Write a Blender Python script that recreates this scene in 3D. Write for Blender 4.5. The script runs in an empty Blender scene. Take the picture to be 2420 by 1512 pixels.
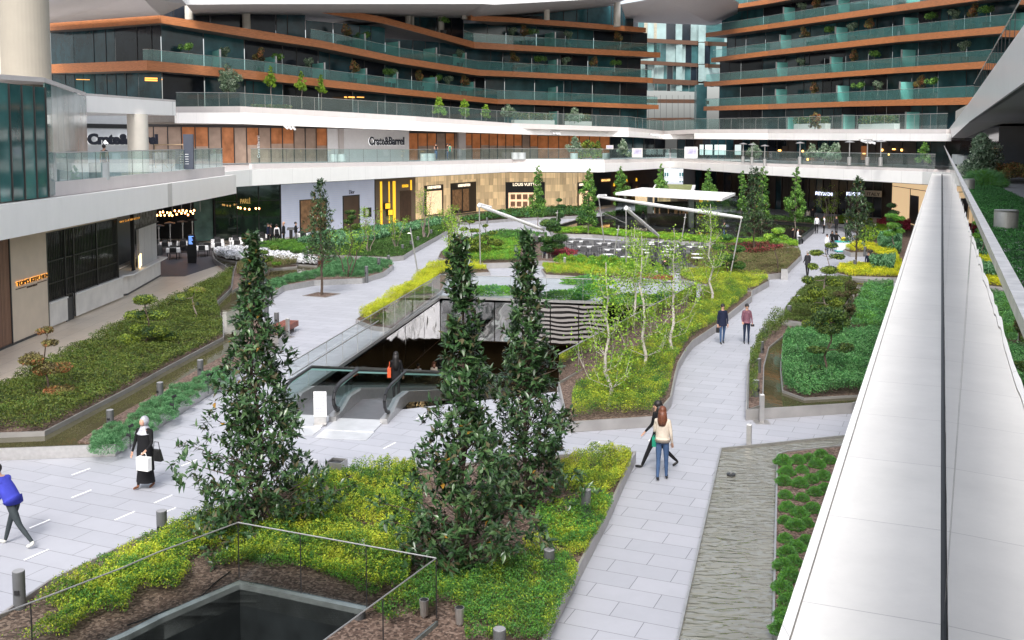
import bpy, bmesh, math, random
import numpy as np
from mathutils import Vector, Matrix
from mathutils.geometry import tessellate_polygon
random.seed(7); RNG = np.random.default_rng(11)
SC = bpy.context.scene; COL = SC.collection
PI = math.pi
# ------------------------------------------------------------------ camera model (surveyed from the paving joints)
F, TH, CY, H = 2425., .0776, 522., 8.4
def ray(u, v):
    x = (u-1209.5)/F; y = (v-CY)/F
    return x, math.cos(TH)-y*math.sin(TH), -math.sin(TH)-y*math.cos(TH)
def G(u, v, z=0.):
    x, y, d = ray(u, v); t = (z-H)/d
    return (x*t, y*t)
def E(u, v, Y):
    x, y, d = ray(u, v); t = Y/y
    return (x*t, Y, H+d*t)
def GG(l, z=0.): return [G(u, v, z) for u, v in l]
# ------------------------------------------------------------------ tagging
def tag(o, label=None, cat=None, group=None, kind=None):
    if label: o['label'] = label
    if cat: o['category'] = cat
    if group: o['group'] = group
    if kind: o['kind'] = kind
    return o
def link(o, parent=None):
    COL.objects.link(o)
    if parent is not None: o.parent = parent
    return o
def thing(name, label, cat, loc=(0,0,0), rz=0, group=None, kind=None):
    o = bpy.data.objects.new(name, None); o.empty_display_size = .2
    o.location = (loc[0], loc[1], loc[2] if len(loc) > 2 else 0); o.rotation_euler = (0, 0, rz)
    link(o); return tag(o, label, cat, group, kind)
def kids(o): return [c for c in bpy.data.objects if c.parent == o]
KC = {}
def dup(root, loc, rz=0., label=None, group=None, scale=None):
    if root.name not in KC:
        KC[root.name] = [(c, kids(c)) for c in kids(root)]
    r = root.copy(); link(r); r.location = (loc[0], loc[1], loc[2] if len(loc) > 2 else 0); r.rotation_euler = (0, 0, rz)
    if scale: r.scale = (scale,)*3 if not isinstance(scale, tuple) else scale
    if label: r['label'] = label
    if group: r['group'] = group
    for c, gk in KC[root.name]:
        cc = c.copy(); link(cc, r)
        for g in gk:
            gg = g.copy(); link(gg, cc)
    return r
def off(o):   # world offset of an unrotated thing and its parents
    x = Vector((0,0,0))
    while o is not None: x += o.location; o = o.parent
    return x
# ------------------------------------------------------------------ mesh builder
class MB:
    def __init__(s): s.v = []; s.f = []; s.m = []; s.cur = 0
    def add(s, vs, fs):
        n = len(s.v); s.v += [tuple(p) for p in vs]; s.f += [tuple(i+n for i in f) for f in fs]; s.m += [s.cur]*len(fs)
    def box(s, x0, x1, y0, y1, z0, z1):
        s.add([(x0,y0,z0),(x1,y0,z0),(x1,y1,z0),(x0,y1,z0),(x0,y0,z1),(x1,y0,z1),(x1,y1,z1),(x0,y1,z1)],
              [(0,3,2,1),(4,5,6,7),(0,1,5,4),(1,2,6,5),(2,3,7,6),(3,0,4,7)])
    def obox(s, c, dx, hx, hy, z0, z1):   # box about c, x axis along angle dx
        ca, sa = math.cos(dx), math.sin(dx)
        p = [(c[0]+ca*a-sa*b, c[1]+sa*a+ca*b) for a, b in ((-hx,-hy),(hx,-hy),(hx,hy),(-hx,hy))]
        s.prism(p, z0, z1)
    def prism(s, p, z0, z1, cap=True):
        n = len(p); A = sum(p[i][0]*p[(i+1)%n][1]-p[(i+1)%n][0]*p[i][1] for i in range(n))
        if A < 0: p = p[::-1]
        vs = [(q[0],q[1],z0) for q in p]+[(q[0],q[1],z1) for q in p]
        fs = [(i,(i+1)%n,n+(i+1)%n,n+i) for i in range(n)]
        if cap:
            tr = tessellate_polygon([[Vector((q[0],q[1],0)) for q in p]])
            for t in tr:
                a, b, c = t
                if (p[b][0]-p[a][0])*(p[c][1]-p[a][1])-(p[b][1]-p[a][1])*(p[c][0]-p[a][0]) < 0: a, b, c = a, c, b
                fs += [(a+n,b+n,c+n),(c,b,a)]
        s.add(vs, fs)
    def tube(s, p0, p1, r0, r1=None, n=10, caps=True):
        r1 = r0 if r1 is None else r1
        p0 = Vector(p0); p1 = Vector(p1); d = p1-p0
        if d.length < 1e-6: return
        d.normalize(); a = d.orthogonal().normalized(); b = d.cross(a)
        vs = []
        for p, r in ((p0,r0),(p1,r1)):
            for i in range(n):
                t = 2*PI*i/n; vs.append(p+(a*math.cos(t)+b*math.sin(t))*r)
        fs = [(i,(i+1)%n,n+(i+1)%n,n+i) for i in range(n)]
        if caps: fs += [tuple(range(n))[::-1], tuple(range(n,2*n))]
        s.add(vs, fs)
    def path(s, pts, r, n=8):
        for i in range(len(pts)-1):
            ra = r[i] if isinstance(r, (list, tuple)) else r; rb = r[i+1] if isinstance(r, (list, tuple)) else r
            s.tube(pts[i], pts[i+1], ra, rb, n)
    def lathe(s, prof, c=(0,0,0), n=20, caps=True):
        vs = []; k = len(prof)
        for r, z in prof:
            for i in range(n):
                t = 2*PI*i/n; vs.append((c[0]+r*math.cos(t), c[1]+r*math.sin(t), c[2]+z))
        fs = [(j*n+i, j*n+(i+1)%n, (j+1)*n+(i+1)%n, (j+1)*n+i) for j in range(k-1) for i in range(n)]
        if caps: fs += [tuple(range(n))[::-1], tuple(range((k-1)*n, k*n))]
        s.add(vs, fs)
    def ball(s, c, rx, ry, rz, n=10, m=7):
        s.lathe_e(c, rx, ry, rz, n, m)
    def lathe_e(s, c, rx, ry, rz, n, m):
        vs = []
        for j in range(m+1):
            ph = -PI/2+PI*j/m
            for i in range(n):
                t = 2*PI*i/n; vs.append((c[0]+rx*math.cos(ph)*math.cos(t), c[1]+ry*math.cos(ph)*math.sin(t), c[2]+rz*math.sin(ph)))
        s.add(vs, [(j*n+i, j*n+(i+1)%n, (j+1)*n+(i+1)%n, (j+1)*n+i) for j in range(m) for i in range(n)])
    def quad(s, a, b, c, d): s.add([a,b,c,d], [(0,1,2,3)])
    def build(s, name, mats, parent=None, world=False, smooth=False, bevel=0):
        me = bpy.data.meshes.new(name)
        vs = s.v
        if world and parent is not None:
            o = off(parent); vs = [(p[0]-o.x, p[1]-o.y, p[2]-o.z) for p in vs]
        me.from_pydata(vs, [], s.f); me.validate(verbose=False)
        if not isinstance(mats, (list, tuple)): mats = [mats]
        for m in mats: me.materials.append(m)
        if len(mats) > 1 and len(me.polygons) == len(s.m): me.polygons.foreach_set('material_index', s.m)
        if smooth: me.polygons.foreach_set('use_smooth', [True]*len(me.polygons))
        me.update()
        ob = bpy.data.objects.new(name, me); link(ob, parent)
        if bevel:
            b = ob.modifiers.new('b', 'BEVEL'); b.width = bevel; b.segments = 2; b.limit_method = 'ANGLE'
        return ob
def npmesh(name, V, Fc, mats, midx=None, parent=None, world=False, smooth=False):
    V = np.asarray(V, dtype=np.float32)
    if world and parent is not None:
        o = off(parent); V = V-np.array((o.x,o.y,o.z), dtype=np.float32)
    k = Fc.shape[1]; nf = len(Fc)
    me = bpy.data.meshes.new(name)
    me.vertices.add(len(V)); me.vertices.foreach_set('co', V.ravel())
    me.loops.add(nf*k); me.loops.foreach_set('vertex_index', Fc.astype(np.int32).ravel())
    me.polygons.add(nf); me.polygons.foreach_set('loop_start', np.arange(0, nf*k, k, dtype=np.int32))
    me.polygons.foreach_set('loop_total', np.full(nf, k, dtype=np.int32))
    if not isinstance(mats, (list, tuple)): mats = [mats]
    for m in mats: me.materials.append(m)
    if midx is not None: me.polygons.foreach_set('material_index', midx.astype(np.int32))
    if smooth: me.polygons.foreach_set('use_smooth', np.ones(nf, dtype=bool))
    me.update(calc_edges=True)
    ob = bpy.data.objects.new(name, me); return link(ob, parent)
# ------------------------------------------------------------------ materials
MATS = {}
def nodes(name):
    m = bpy.data.materials.new(name); m.use_nodes = True; nt = m.node_tree
    for n in list(nt.nodes): nt.nodes.remove(n)
    out = nt.nodes.new('ShaderNodeOutputMaterial'); MATS[name] = m
    return m, nt, out
def N(nt, t, **k):
    n = nt.nodes.new(t)
    for a, b in k.items():
        if a.startswith('i_'): n.inputs[a[2:].replace('_', ' ')].default_value = b
        else: setattr(n, a, b)
    return n
def c4(c): return (c[0], c[1], c[2], 1)
def pbr(name, col, rough=.6, metal=0., var=.12, scale=3., bump=0., bscale=40., col2=None, spec=.5, emit=None, es=1., coat=0):
    m, nt, out = nodes(name); L = nt.links.new
    b = N(nt, 'ShaderNodeBsdfPrincipled'); b.inputs['Roughness'].default_value = rough; b.inputs['Metallic'].default_value = metal
    b.inputs['Specular IOR Level'].default_value = spec; b.inputs['Coat Weight'].default_value = coat
    if var or col2:
        tc = N(nt, 'ShaderNodeTexCoord'); no = N(nt, 'ShaderNodeTexNoise'); no.inputs['Scale'].default_value = scale; no.inputs['Detail'].default_value = 6
        L(tc.outputs['Object'], no.inputs['Vector'])
        cr = N(nt, 'ShaderNodeValToRGB'); cr.color_ramp.elements[0].position = .3; cr.color_ramp.elements[1].position = .7
        a = col if col2 else tuple(x*(1-var) for x in col); c = col2 if col2 else tuple(min(1, x*(1+var)) for x in col)
        cr.color_ramp.elements[0].color = c4(a); cr.color_ramp.elements[1].color = c4(c)
        L(no.outputs['Fac'], cr.inputs['Fac']); L(cr.outputs['Color'], b.inputs['Base Color'])
    else: b.inputs['Base Color'].default_value = c4(col)
    if bump:
        tc = N(nt, 'ShaderNodeTexCoord'); no = N(nt, 'ShaderNodeTexNoise'); no.inputs['Scale'].default_value = bscale
        L(tc.outputs['Object'], no.inputs['Vector']); bp = N(nt, 'ShaderNodeBump'); bp.inputs['Strength'].default_value = bump; bp.inputs['Distance'].default_value = .02
        L(no.outputs['Fac'], bp.inputs['Height']); L(bp.outputs['Normal'], b.inputs['Normal'])
    if emit:
        b.inputs['Emission Color'].default_value = c4(emit); b.inputs['Emission Strength'].default_value = es
    L(b.outputs['BSDF'], out.inputs['Surface']); return m
def glass(name, tint, rough=.0, ior=1.5, fmul=1., wob=0., refl_tint=None, hz=.2):
    m, nt, out = nodes(name); L = nt.links.new
    t = N(nt, 'ShaderNodeBsdfTransparent'); t.inputs['Color'].default_value = c4(tint)
    g = N(nt, 'ShaderNodeBsdfGlossy'); g.inputs['Roughness'].default_value = rough
    fr = N(nt, 'ShaderNodeFresnel'); fr.inputs['IOR'].default_value = ior
    mx = N(nt, 'ShaderNodeMixShader')
    if fmul != 1.:
        mm = N(nt, 'ShaderNodeMath', operation='MULTIPLY'); mm.inputs[1].default_value = fmul; mm.use_clamp = True
        L(fr.outputs[0], mm.inputs[0]); L(mm.outputs[0], mx.inputs[0])
    else: L(fr.outputs[0], mx.inputs[0])
    if wob:
        tc = N(nt, 'ShaderNodeTexCoord'); no = N(nt, 'ShaderNodeTexNoise'); no.inputs['Scale'].default_value = 1.3
        L(tc.outputs['Object'], no.inputs['Vector']); bp = N(nt, 'ShaderNodeBump'); bp.inputs['Strength'].default_value = wob; bp.inputs['Distance'].default_value = .01
        L(no.outputs['Fac'], bp.inputs['Height']); L(bp.outputs['Normal'], g.inputs['Normal'])
    L(t.outputs[0], mx.inputs[1]); L(g.outputs[0], mx.inputs[2])
    if refl_tint:
        d = N(nt, 'ShaderNodeBsdfDiffuse'); d.inputs['Color'].default_value = c4(refl_tint); m2 = N(nt, 'ShaderNodeMixShader'); m2.inputs[0].default_value = hz  # diffuse teal for the glass tint and a painted sky reflection
        L(mx.outputs[0], m2.inputs[1]); L(d.outputs[0], m2.inputs[2]); L(m2.outputs[0], out.inputs['Surface']); return m
    L(mx.outputs[0], out.inputs['Surface']); return m
def leafm(name, col, rough=.5, tr=.25, spec=.4, var=.25, scale=1.2):
    m, nt, out = nodes(name); L = nt.links.new
    tc = N(nt, 'ShaderNodeTexCoord'); no = N(nt, 'ShaderNodeTexNoise'); no.inputs['Scale'].default_value = scale; no.inputs['Detail'].default_value = 3
    L(tc.outputs['Object'], no.inputs['Vector'])
    cr = N(nt, 'ShaderNodeValToRGB'); cr.color_ramp.elements[0].position = .32; cr.color_ramp.elements[1].position = .68
    cr.color_ramp.elements[0].color = c4([x*(1-var) for x in col]); cr.color_ramp.elements[1].color = c4([min(1,x*(1+var)) for x in col])
    b = N(nt, 'ShaderNodeBsdfPrincipled'); b.inputs['Roughness'].default_value = rough; b.inputs['Specular IOR Level'].default_value = spec
    L(no.outputs['Fac'], cr.inputs['Fac']); L(cr.outputs['Color'], b.inputs['Base Color'])
    t = N(nt, 'ShaderNodeBsdfTranslucent'); L(cr.outputs['Color'], t.inputs['Color'])
    mx = N(nt, 'ShaderNodeMixShader'); mx.inputs[0].default_value = tr
    L(b.outputs[0], mx.inputs[1]); L(t.outputs[0], mx.inputs[2]); L(mx.outputs[0], out.inputs['Surface']); return m
def bricks(name, ca, cb, mortar, L_, W_, ang, msize=.006, rough=.55, offs=.5, off2=(0,0), bump=.3, stain=.06, vert=False):
    m, nt, out = nodes(name); K = nt.links.new
    tc = N(nt, 'ShaderNodeTexCoord'); mp = N(nt, 'ShaderNodeMapping'); mp.vector_type = 'POINT'
    mp.inputs['Rotation'].default_value = (0, 0, -ang); mp.inputs['Location'].default_value = (off2[0], off2[1], 0)
    K(tc.outputs['Object'], mp.inputs['Vector'])
    br = N(nt, 'ShaderNodeTexBrick'); br.offset = offs; br.inputs['Scale'].default_value = 1.
    br.inputs['Brick Width'].default_value = L_; br.inputs['Row Height'].default_value = W_; br.inputs['Mortar Size'].default_value = msize
    br.inputs['Mortar Smooth'].default_value = .1; br.inputs['Bias'].default_value = 0
    br.inputs['Color1'].default_value = c4(ca); br.inputs['Color2'].default_value = c4(cb); br.inputs['Mortar'].default_value = c4(mortar)
    K(mp.outputs[0], br.inputs['Vector'])
    no = N(nt, 'ShaderNodeTexNoise'); no.inputs['Scale'].default_value = .35; no.inputs['Detail'].default_value = 8; no.inputs['Roughness'].default_value = .65
    K(tc.outputs['Object'], no.inputs['Vector'])
    mr = N(nt, 'ShaderNodeMapRange'); mr.inputs['From Min'].default_value = .3; mr.inputs['From Max'].default_value = .7
    mr.inputs['To Min'].default_value = 1-stain; mr.inputs['To Max'].default_value = 1+stain
    K(no.outputs['Fac'], mr.inputs['Value'])
    n3 = N(nt, 'ShaderNodeTexNoise'); n3.inputs['Scale'].default_value = 2.3; n3.inputs['Detail'].default_value = 10; n3.inputs['Roughness'].default_value = .75; K(tc.outputs['Object'], n3.inputs['Vector'])
    m3 = N(nt, 'ShaderNodeMapRange'); m3.inputs['From Min'].default_value = .35; m3.inputs['From Max'].default_value = .7; m3.inputs['To Min'].default_value = 1-stain*.7; m3.inputs['To Max'].default_value = 1+stain*.4; K(n3.outputs['Fac'], m3.inputs['Value'])
    mq = N(nt, 'ShaderNodeMath', operation='MULTIPLY'); K(mr.outputs[0], mq.inputs[0]); K(m3.outputs[0], mq.inputs[1]); mr = mq
    mu = N(nt, 'ShaderNodeVectorMath', operation='SCALE'); K(br.outputs['Color'], mu.inputs[0]); K(mr.outputs[0], mu.inputs['Scale'])
    b = N(nt, 'ShaderNodeBsdfPrincipled'); b.inputs['Roughness'].default_value = rough; K(mu.outputs[0], b.inputs['Base Color'])
    bp = N(nt, 'ShaderNodeBump'); bp.inputs['Strength'].default_value = bump; bp.inputs['Distance'].default_value = .004; bp.invert = True
    K(br.outputs['Fac'], bp.inputs['Height']); K(bp.outputs[0], b.inputs['Normal'])
    K(b.outputs[0], out.inputs['Surface']); return m
def mirrorpanel(name):
    m, nt, out = nodes(name); K = nt.links.new
    tc = N(nt, 'ShaderNodeTexCoord'); no = N(nt, 'ShaderNodeTexNoise'); no.inputs['Scale'].default_value = .8; no.inputs['Detail'].default_value = 1.5
    K(tc.outputs['Object'], no.inputs['Vector']); bp = N(nt, 'ShaderNodeBump'); bp.inputs['Strength'].default_value = .5; bp.inputs['Distance'].default_value = .12
    K(no.outputs['Fac'], bp.inputs['Height'])
    b = N(nt, 'ShaderNodeBsdfPrincipled'); b.inputs['Base Color'].default_value = (.62,.62,.63,1); b.inputs['Metallic'].default_value = 1; b.inputs['Roughness'].default_value = .08
    K(bp.outputs[0], b.inputs['Normal']); K(b.outputs[0], out.inputs['Surface']); return m
def waterm(name, col, ripple=.2, rs=9., alpha=None, rough=.03, dist=.03, spec=.5, ior=1.33, det=3, asp=(1,.45,1)):
    m, nt, out = nodes(name); K = nt.links.new
    tc = N(nt, 'ShaderNodeTexCoord'); mp = N(nt, 'ShaderNodeMapping'); mp.inputs['Scale'].default_value = asp; mp.inputs['Rotation'].default_value = (0,0,.5 if asp[1] < 1 else .2)
    no = N(nt, 'ShaderNodeTexNoise'); no.inputs['Scale'].default_value = rs; no.inputs['Detail'].default_value = det; no.inputs['Distortion'].default_value = .6 if asp[1] > 1 else 0
    K(tc.outputs['Object'], mp.inputs[0]); K(mp.outputs[0], no.inputs['Vector'])
    bp = N(nt, 'ShaderNodeBump'); bp.inputs['Strength'].default_value = ripple; bp.inputs['Distance'].default_value = dist
    K(no.outputs['Fac'], bp.inputs['Height'])
    n2 = N(nt, 'ShaderNodeTexNoise'); n2.inputs['Scale'].default_value = .9; n2.inputs['Detail'].default_value = 5
    K(tc.outputs['Object'], n2.inputs['Vector'])
    cr = N(nt, 'ShaderNodeValToRGB'); cr.color_ramp.elements[0].color = c4([x*.7 for x in col]); cr.color_ramp.elements[1].color = c4([x*1.25 for x in col])
    K(n2.outputs['Fac'], cr.inputs['Fac'])
    b = N(nt, 'ShaderNodeBsdfPrincipled'); b.inputs['Roughness'].default_value = rough; b.inputs['IOR'].default_value = ior
    b.inputs['Specular IOR Level'].default_value = spec
    K(cr.outputs[0], b.inputs['Base Color']); K(bp.outputs[0], b.inputs['Normal']); K(b.outputs[0], out.inputs['Surface']); return m
def mulchm(name, a, b_, c_):
    m, nt, out = nodes(name); K = nt.links.new
    tc = N(nt, 'ShaderNodeTexCoord'); vo = N(nt, 'ShaderNodeTexVoronoi'); vo.inputs['Scale'].default_value = 22
    K(tc.outputs['Object'], vo.inputs['Vector'])
    cr = N(nt, 'ShaderNodeValToRGB'); cr.color_ramp.elements[0].color = c4(a); cr.color_ramp.elements[1].color = c4(c_)
    e = cr.color_ramp.elements.new(.5); e.color = c4(b_)
    sp = N(nt, 'ShaderNodeSeparateColor'); K(vo.outputs['Color'], sp.inputs[0]); K(sp.outputs[0], cr.inputs['Fac'])
    b = N(nt, 'ShaderNodeBsdfPrincipled'); b.inputs['Roughness'].default_value = .9; K(cr.outputs[0], b.inputs['Base Color'])
    bp = N(nt, 'ShaderNodeBump'); bp.inputs['Strength'].default_value = .9; bp.inputs['Distance'].default_value = .03
    K(sp.outputs[1], bp.inputs['Height']); K(bp.outputs[0], b.inputs['Normal']); K(b.outputs[0], out.inputs['Surface']); return m
def stonem(name, col, rough=.45, jx=1.2, joint=True, ang=0, stain=.05):
    # stone panels: thin joints every jx metres measured along a horizontal direction
    m, nt, out = nodes(name); K = nt.links.new
    tc = N(nt, 'ShaderNodeTexCoord')
    no = N(nt, 'ShaderNodeTexNoise'); no.inputs['Scale'].default_value = 1.6; no.inputs['Detail'].default_value = 9; no.inputs['Roughness'].default_value = .7
    mp = N(nt, 'ShaderNodeMapping'); mp.inputs['Scale'].default_value = (1.,1.,.35); K(tc.outputs['Object'], mp.inputs[0]); K(mp.outputs[0], no.inputs['Vector'])
    mr = N(nt, 'ShaderNodeMapRange'); mr.inputs['From Min'].default_value = .3; mr.inputs['From Max'].default_value = .75
    mr.inputs['To Min'].default_value = 1-stain; mr.inputs['To Max'].default_value = 1+stain*.6; K(no.outputs['Fac'], mr.inputs['Value'])
    m2 = N(nt, 'ShaderNodeMapping'); m2.inputs['Rotation'].default_value = (0,0,-ang); K(tc.outputs['Object'], m2.inputs[0])
    sx = N(nt, 'ShaderNodeSeparateXYZ'); K(m2.outputs[0], sx.inputs[0])
    md = N(nt, 'ShaderNodeMath', operation='PINGPONG'); md.inputs[1].default_value = jx/2; K(sx.outputs[0], md.inputs[0])
    lt = N(nt, 'ShaderNodeMath', operation='LESS_THAN'); lt.inputs[1].default_value = .004 if joint else -1; K(md.outputs[0], lt.inputs[0])
    f2 = N(nt, 'ShaderNodeMath', operation='MULTIPLY_ADD'); f2.inputs[1].default_value = -.35; f2.inputs[2].default_value = 1; K(lt.outputs[0], f2.inputs[0])
    mm = N(nt, 'ShaderNodeMath', operation='MULTIPLY'); K(mr.outputs[0], mm.inputs[0]); K(f2.outputs[0], mm.inputs[1])
    rgb = N(nt, 'ShaderNodeRGB'); rgb.outputs[0].default_value = c4(col)
    sc = N(nt, 'ShaderNodeVectorMath', operation='SCALE'); K(rgb.outputs[0], sc.inputs[0]); K(mm.outputs[0], sc.inputs['Scale'])
    b = N(nt, 'ShaderNodeBsdfPrincipled'); b.inputs['Roughness'].default_value = rough; K(sc.outputs[0], b.inputs['Base Color'])
    K(b.outputs[0], out.inputs['Surface']); return m
def woodm(name, col, rough=.45, sc=(2,2,30)):
    m, nt, out = nodes(name); K = nt.links.new
    tc = N(nt, 'ShaderNodeTexCoord'); mp = N(nt, 'ShaderNodeMapping'); mp.inputs['Scale'].default_value = sc; K(tc.outputs['Object'], mp.inputs[0])
    no = N(nt, 'ShaderNodeTexNoise'); no.inputs['Scale'].default_value = 1.; no.inputs['Detail'].default_value = 7; K(mp.outputs[0], no.inputs['Vector'])
    cr = N(nt, 'ShaderNodeValToRGB'); cr.color_ramp.elements[0].position = .35; cr.color_ramp.elements[1].position = .65
    cr.color_ramp.elements[0].color = c4([x*.72 for x in col]); cr.color_ramp.elements[1].color = c4([x*1.2 for x in col]); K(no.outputs['Fac'], cr.inputs['Fac'])
    b = N(nt, 'ShaderNodeBsdfPrincipled'); b.inputs['Roughness'].default_value = rough; K(cr.outputs[0], b.inputs['Base Color']); K(b.outputs[0], out.inputs['Surface']); return m
def onyx(name):   # shop wall of stacked ribbed tiles lit from inside
    m, nt, out = nodes(name); K = nt.links.new
    tc = N(nt, 'ShaderNodeTexCoord'); mp = N(nt, 'ShaderNodeMapping'); mp.inputs['Rotation'].default_value = (PI/2,0,0); mp.inputs['Scale'].default_value = (1,1,1)
    K(tc.outputs['Object'], mp.inputs[0])
    br = N(nt, 'ShaderNodeTexBrick'); br.offset = .0; br.inputs['Scale'].default_value = 1; br.inputs['Brick Width'].default_value = .55; br.inputs['Row Height'].default_value = .8
    br.inputs['Mortar Size'].default_value = .004; br.inputs['Color1'].default_value = (.62,.45,.25,1); br.inputs['Color2'].default_value = (.33,.24,.14,1); br.inputs['Mortar'].default_value = (.3,.2,.1,1)
    K(mp.outputs[0], br.inputs['Vector'])
    m2 = N(nt, 'ShaderNodeMapping'); m2.inputs['Scale'].default_value = (14,14,.4); K(tc.outputs['Object'], m2.inputs[0])
    no = N(nt, 'ShaderNodeTexNoise'); no.inputs['Scale'].default_value = 1; no.inputs['Detail'].default_value = 3; K(m2.outputs[0], no.inputs['Vector'])
    mr = N(nt, 'ShaderNodeMapRange'); mr.inputs['From Min'].default_value = .3; mr.inputs['From Max'].default_value = .7; mr.inputs['To Min'].default_value = .72; mr.inputs['To Max'].default_value = 1.2
    K(no.outputs['Fac'], mr.inputs['Value'])
    sc = N(nt, 'ShaderNodeVectorMath', operation='SCALE'); K(br.outputs['Color'], sc.inputs[0]); K(mr.outputs[0], sc.inputs['Scale'])
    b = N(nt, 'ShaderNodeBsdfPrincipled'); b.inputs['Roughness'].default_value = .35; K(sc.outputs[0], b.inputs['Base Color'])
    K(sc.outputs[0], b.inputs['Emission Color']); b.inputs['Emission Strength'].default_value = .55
    K(b.outputs[0], out.inputs['Surface']); return m
def plaidm(name):
    m, nt, out = nodes(name); K = nt.links.new
    tc = N(nt, 'ShaderNodeTexCoord')
    w1 = N(nt, 'ShaderNodeTexWave'); w1.bands_direction = 'X'; w1.inputs['Scale'].default_value = 9; w2 = N(nt, 'ShaderNodeTexWave'); w2.bands_direction = 'Z'; w2.inputs['Scale'].default_value = 7
    K(tc.outputs['Object'], w1.inputs[0]); K(tc.outputs['Object'], w2.inputs[0])
    mu = N(nt, 'ShaderNodeMath', operation='MULTIPLY'); K(w1.outputs['Fac'], mu.inputs[0]); K(w2.outputs['Fac'], mu.inputs[1])
    cr = N(nt, 'ShaderNodeValToRGB'); cr.color_ramp.elements[0].color = (.02,.02,.06,1); cr.color_ramp.elements[1].color = (.6,.5,.52,1); e = cr.color_ramp.elements.new(.45); e.color = (.3,.03,.04,1)
    K(mu.outputs[0], cr.inputs[0]); b = N(nt, 'ShaderNodeBsdfPrincipled'); b.inputs['Roughness'].default_value = .9; K(cr.outputs[0], b.inputs['Base Color']); K(b.outputs[0], out.inputs['Surface']); return m
PHI = -.408
M_pave = bricks('light_paving', (.43,.437,.48), (.385,.393,.435), (.15,.15,.17), 1.278, .596, PHI, .007, .5, .5, (13.733*1.278,-24.305*.596), stain=.05)
M_beige = bricks('beige_paving', (.82,.72,.60), (.78,.68,.56), (.36,.31,.26), 1.6, .8, PI/2, .006, .4, .5, stain=.05)
M_white = stonem('white_stone', (.94,.925,.905), .28, 1.2, True, .0, .045)
M_cap = bricks('cap_stone', (.84,.82,.785), (.81,.79,.76), (.55,.53,.52), 1.2, 3.0, math.radians(90-22.66), .0035, .42, 0., (0,1.2), stain=.075)
M_curb = stonem('curb_stone', (.60,.56,.545), .5, 2.4, True, .0, .07)
M_steel = pbr('brushed_steel', (.50,.49,.48), .38, .75, .1, 8)
M_kerb = pbr('steel_kerb', (.40,.385,.375), .42, .45, .12, 2)
M_dksteel = pbr('grey_post', (.13,.135,.14), .5, .3, .1, 6)
M_black = pbr('black_metal', (.02,.02,.022), .45, .2, .1)
M_dkmet = pbr('dark_metal', (.06,.062,.065), .45, .4, .1)
M_wood = woodm('cedar_band', (.44,.165,.06))
M_woodd = woodm('dark_cedar', (.11,.055,.032))
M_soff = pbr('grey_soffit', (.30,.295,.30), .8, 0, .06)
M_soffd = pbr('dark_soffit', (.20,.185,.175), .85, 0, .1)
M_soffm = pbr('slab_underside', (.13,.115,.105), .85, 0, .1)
M_roofs = pbr('roof_soffit', (.50,.49,.51), .8, 0, .04)
M_conc = pbr('pale_column', (.60,.565,.50), .6, 0, .06, 2)
M_win = [pbr('dark_teal_glass', (.016,.052,.066), .12, 0, .5, .6, spec=.5), pbr('teal_glass', (.03,.105,.12), .15, 0, .5, .5, spec=.25), pbr('black_glass', (.016,.020,.028), .1, 0, .4, .5, spec=.3)]
M_lit = pbr('lit_ceiling', (.6,.3,.1), .6, 0, 0, emit=(1,.42,.08), es=1.2)
M_glr = glass('teal_balustrade_glass', (.62,.84,.83), 0., 1.5, 1.6, refl_tint=(.26,.60,.55), hz=.17)
M_glt = glass('pale_teal_terrace_glass', (.62,.84,.83), 0., 1.5, 1.8, refl_tint=(.62,.80,.79), hz=.20)
M_glf = glass('clear_teal_terrace_glass', (.70,.88,.86), 0., 1.5, 1.3, refl_tint=(.5,.66,.62), hz=.07)
M_glc = glass('clear_glass', (.90,.955,.945), 0., 1.5)
M_gle = glass('parapet_glass', (.93,.965,.96), 0., 1.55, wob=.08)
M_div = pbr('frosted_teal_divider', (.20,.56,.50), .35, 0, .15, .8)
M_soil = mulchm('bark_mulch', (.045,.030,.024), (.13,.082,.062), (.27,.195,.155))
M_water = waterm('olive_water', (.075,.068,.035), .12, 6, dist=.01)
M_waterp = waterm('rippled_water', (.21,.205,.165), 1., 5.6, rough=.01, dist=.065, spec=.5, ior=2.1, det=.6, asp=(.6,1.5,1))
M_waterd = waterm('dark_pool_water', (.035,.030,.026), .05, 3, dist=.005, spec=1.0)
M_bench = woodm('red_wood', (.22,.055,.03), .4, (3,3,20))
M_mark = pbr('white_strip', (.9,.9,.9), .4, 0, 0, emit=(1,1,1), es=.15)
M_wht = pbr('white_paint', (.78,.78,.78), .45, 0, .04)
M_trunk = pbr('brown_bark', (.085,.06,.045), .9, 0, .3, 12, .4, 30)
M_trunkg = pbr('grey_bark', (.22,.18,.155), .9, 0, .25, 12, .4, 30)
M_birch = pbr('white_bark', (.62,.58,.52), .8, 0, 0, 9, col2=(.34,.30,.27))
L_mag = [leafm('magnolia_leaf', (.028,.070,.022), .28, .06, .45), leafm('magnolia_leaf_pale', (.070,.13,.045), .28, .08, .6), leafm('magnolia_leaf_under', (.085,.075,.035), .6, .1), leafm('magnolia_leaf_old', (.30,.16,.02), .5, .1)]
L_yel = [leafm('yellow_green_leaf', (.55,.58,.05), .6, .3), leafm('lime_leaf', (.34,.45,.04), .6, .3), leafm('mid_green_leaf', (.12,.25,.03), .6, .3)]
L_grn = [leafm('bright_green_leaf', (.22,.48,.04), .6, .3), leafm('fresh_green_leaf', (.13,.34,.045), .6, .3), leafm('deep_green_leaf', (.06,.18,.04), .6, .25)]
L_dkg = [leafm('hedge_leaf', (.085,.15,.025), .55, .2), leafm('hedge_leaf_olive', (.14,.18,.03), .55, .2), leafm('hedge_leaf_dark', (.045,.08,.018), .55, .2)]
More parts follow.
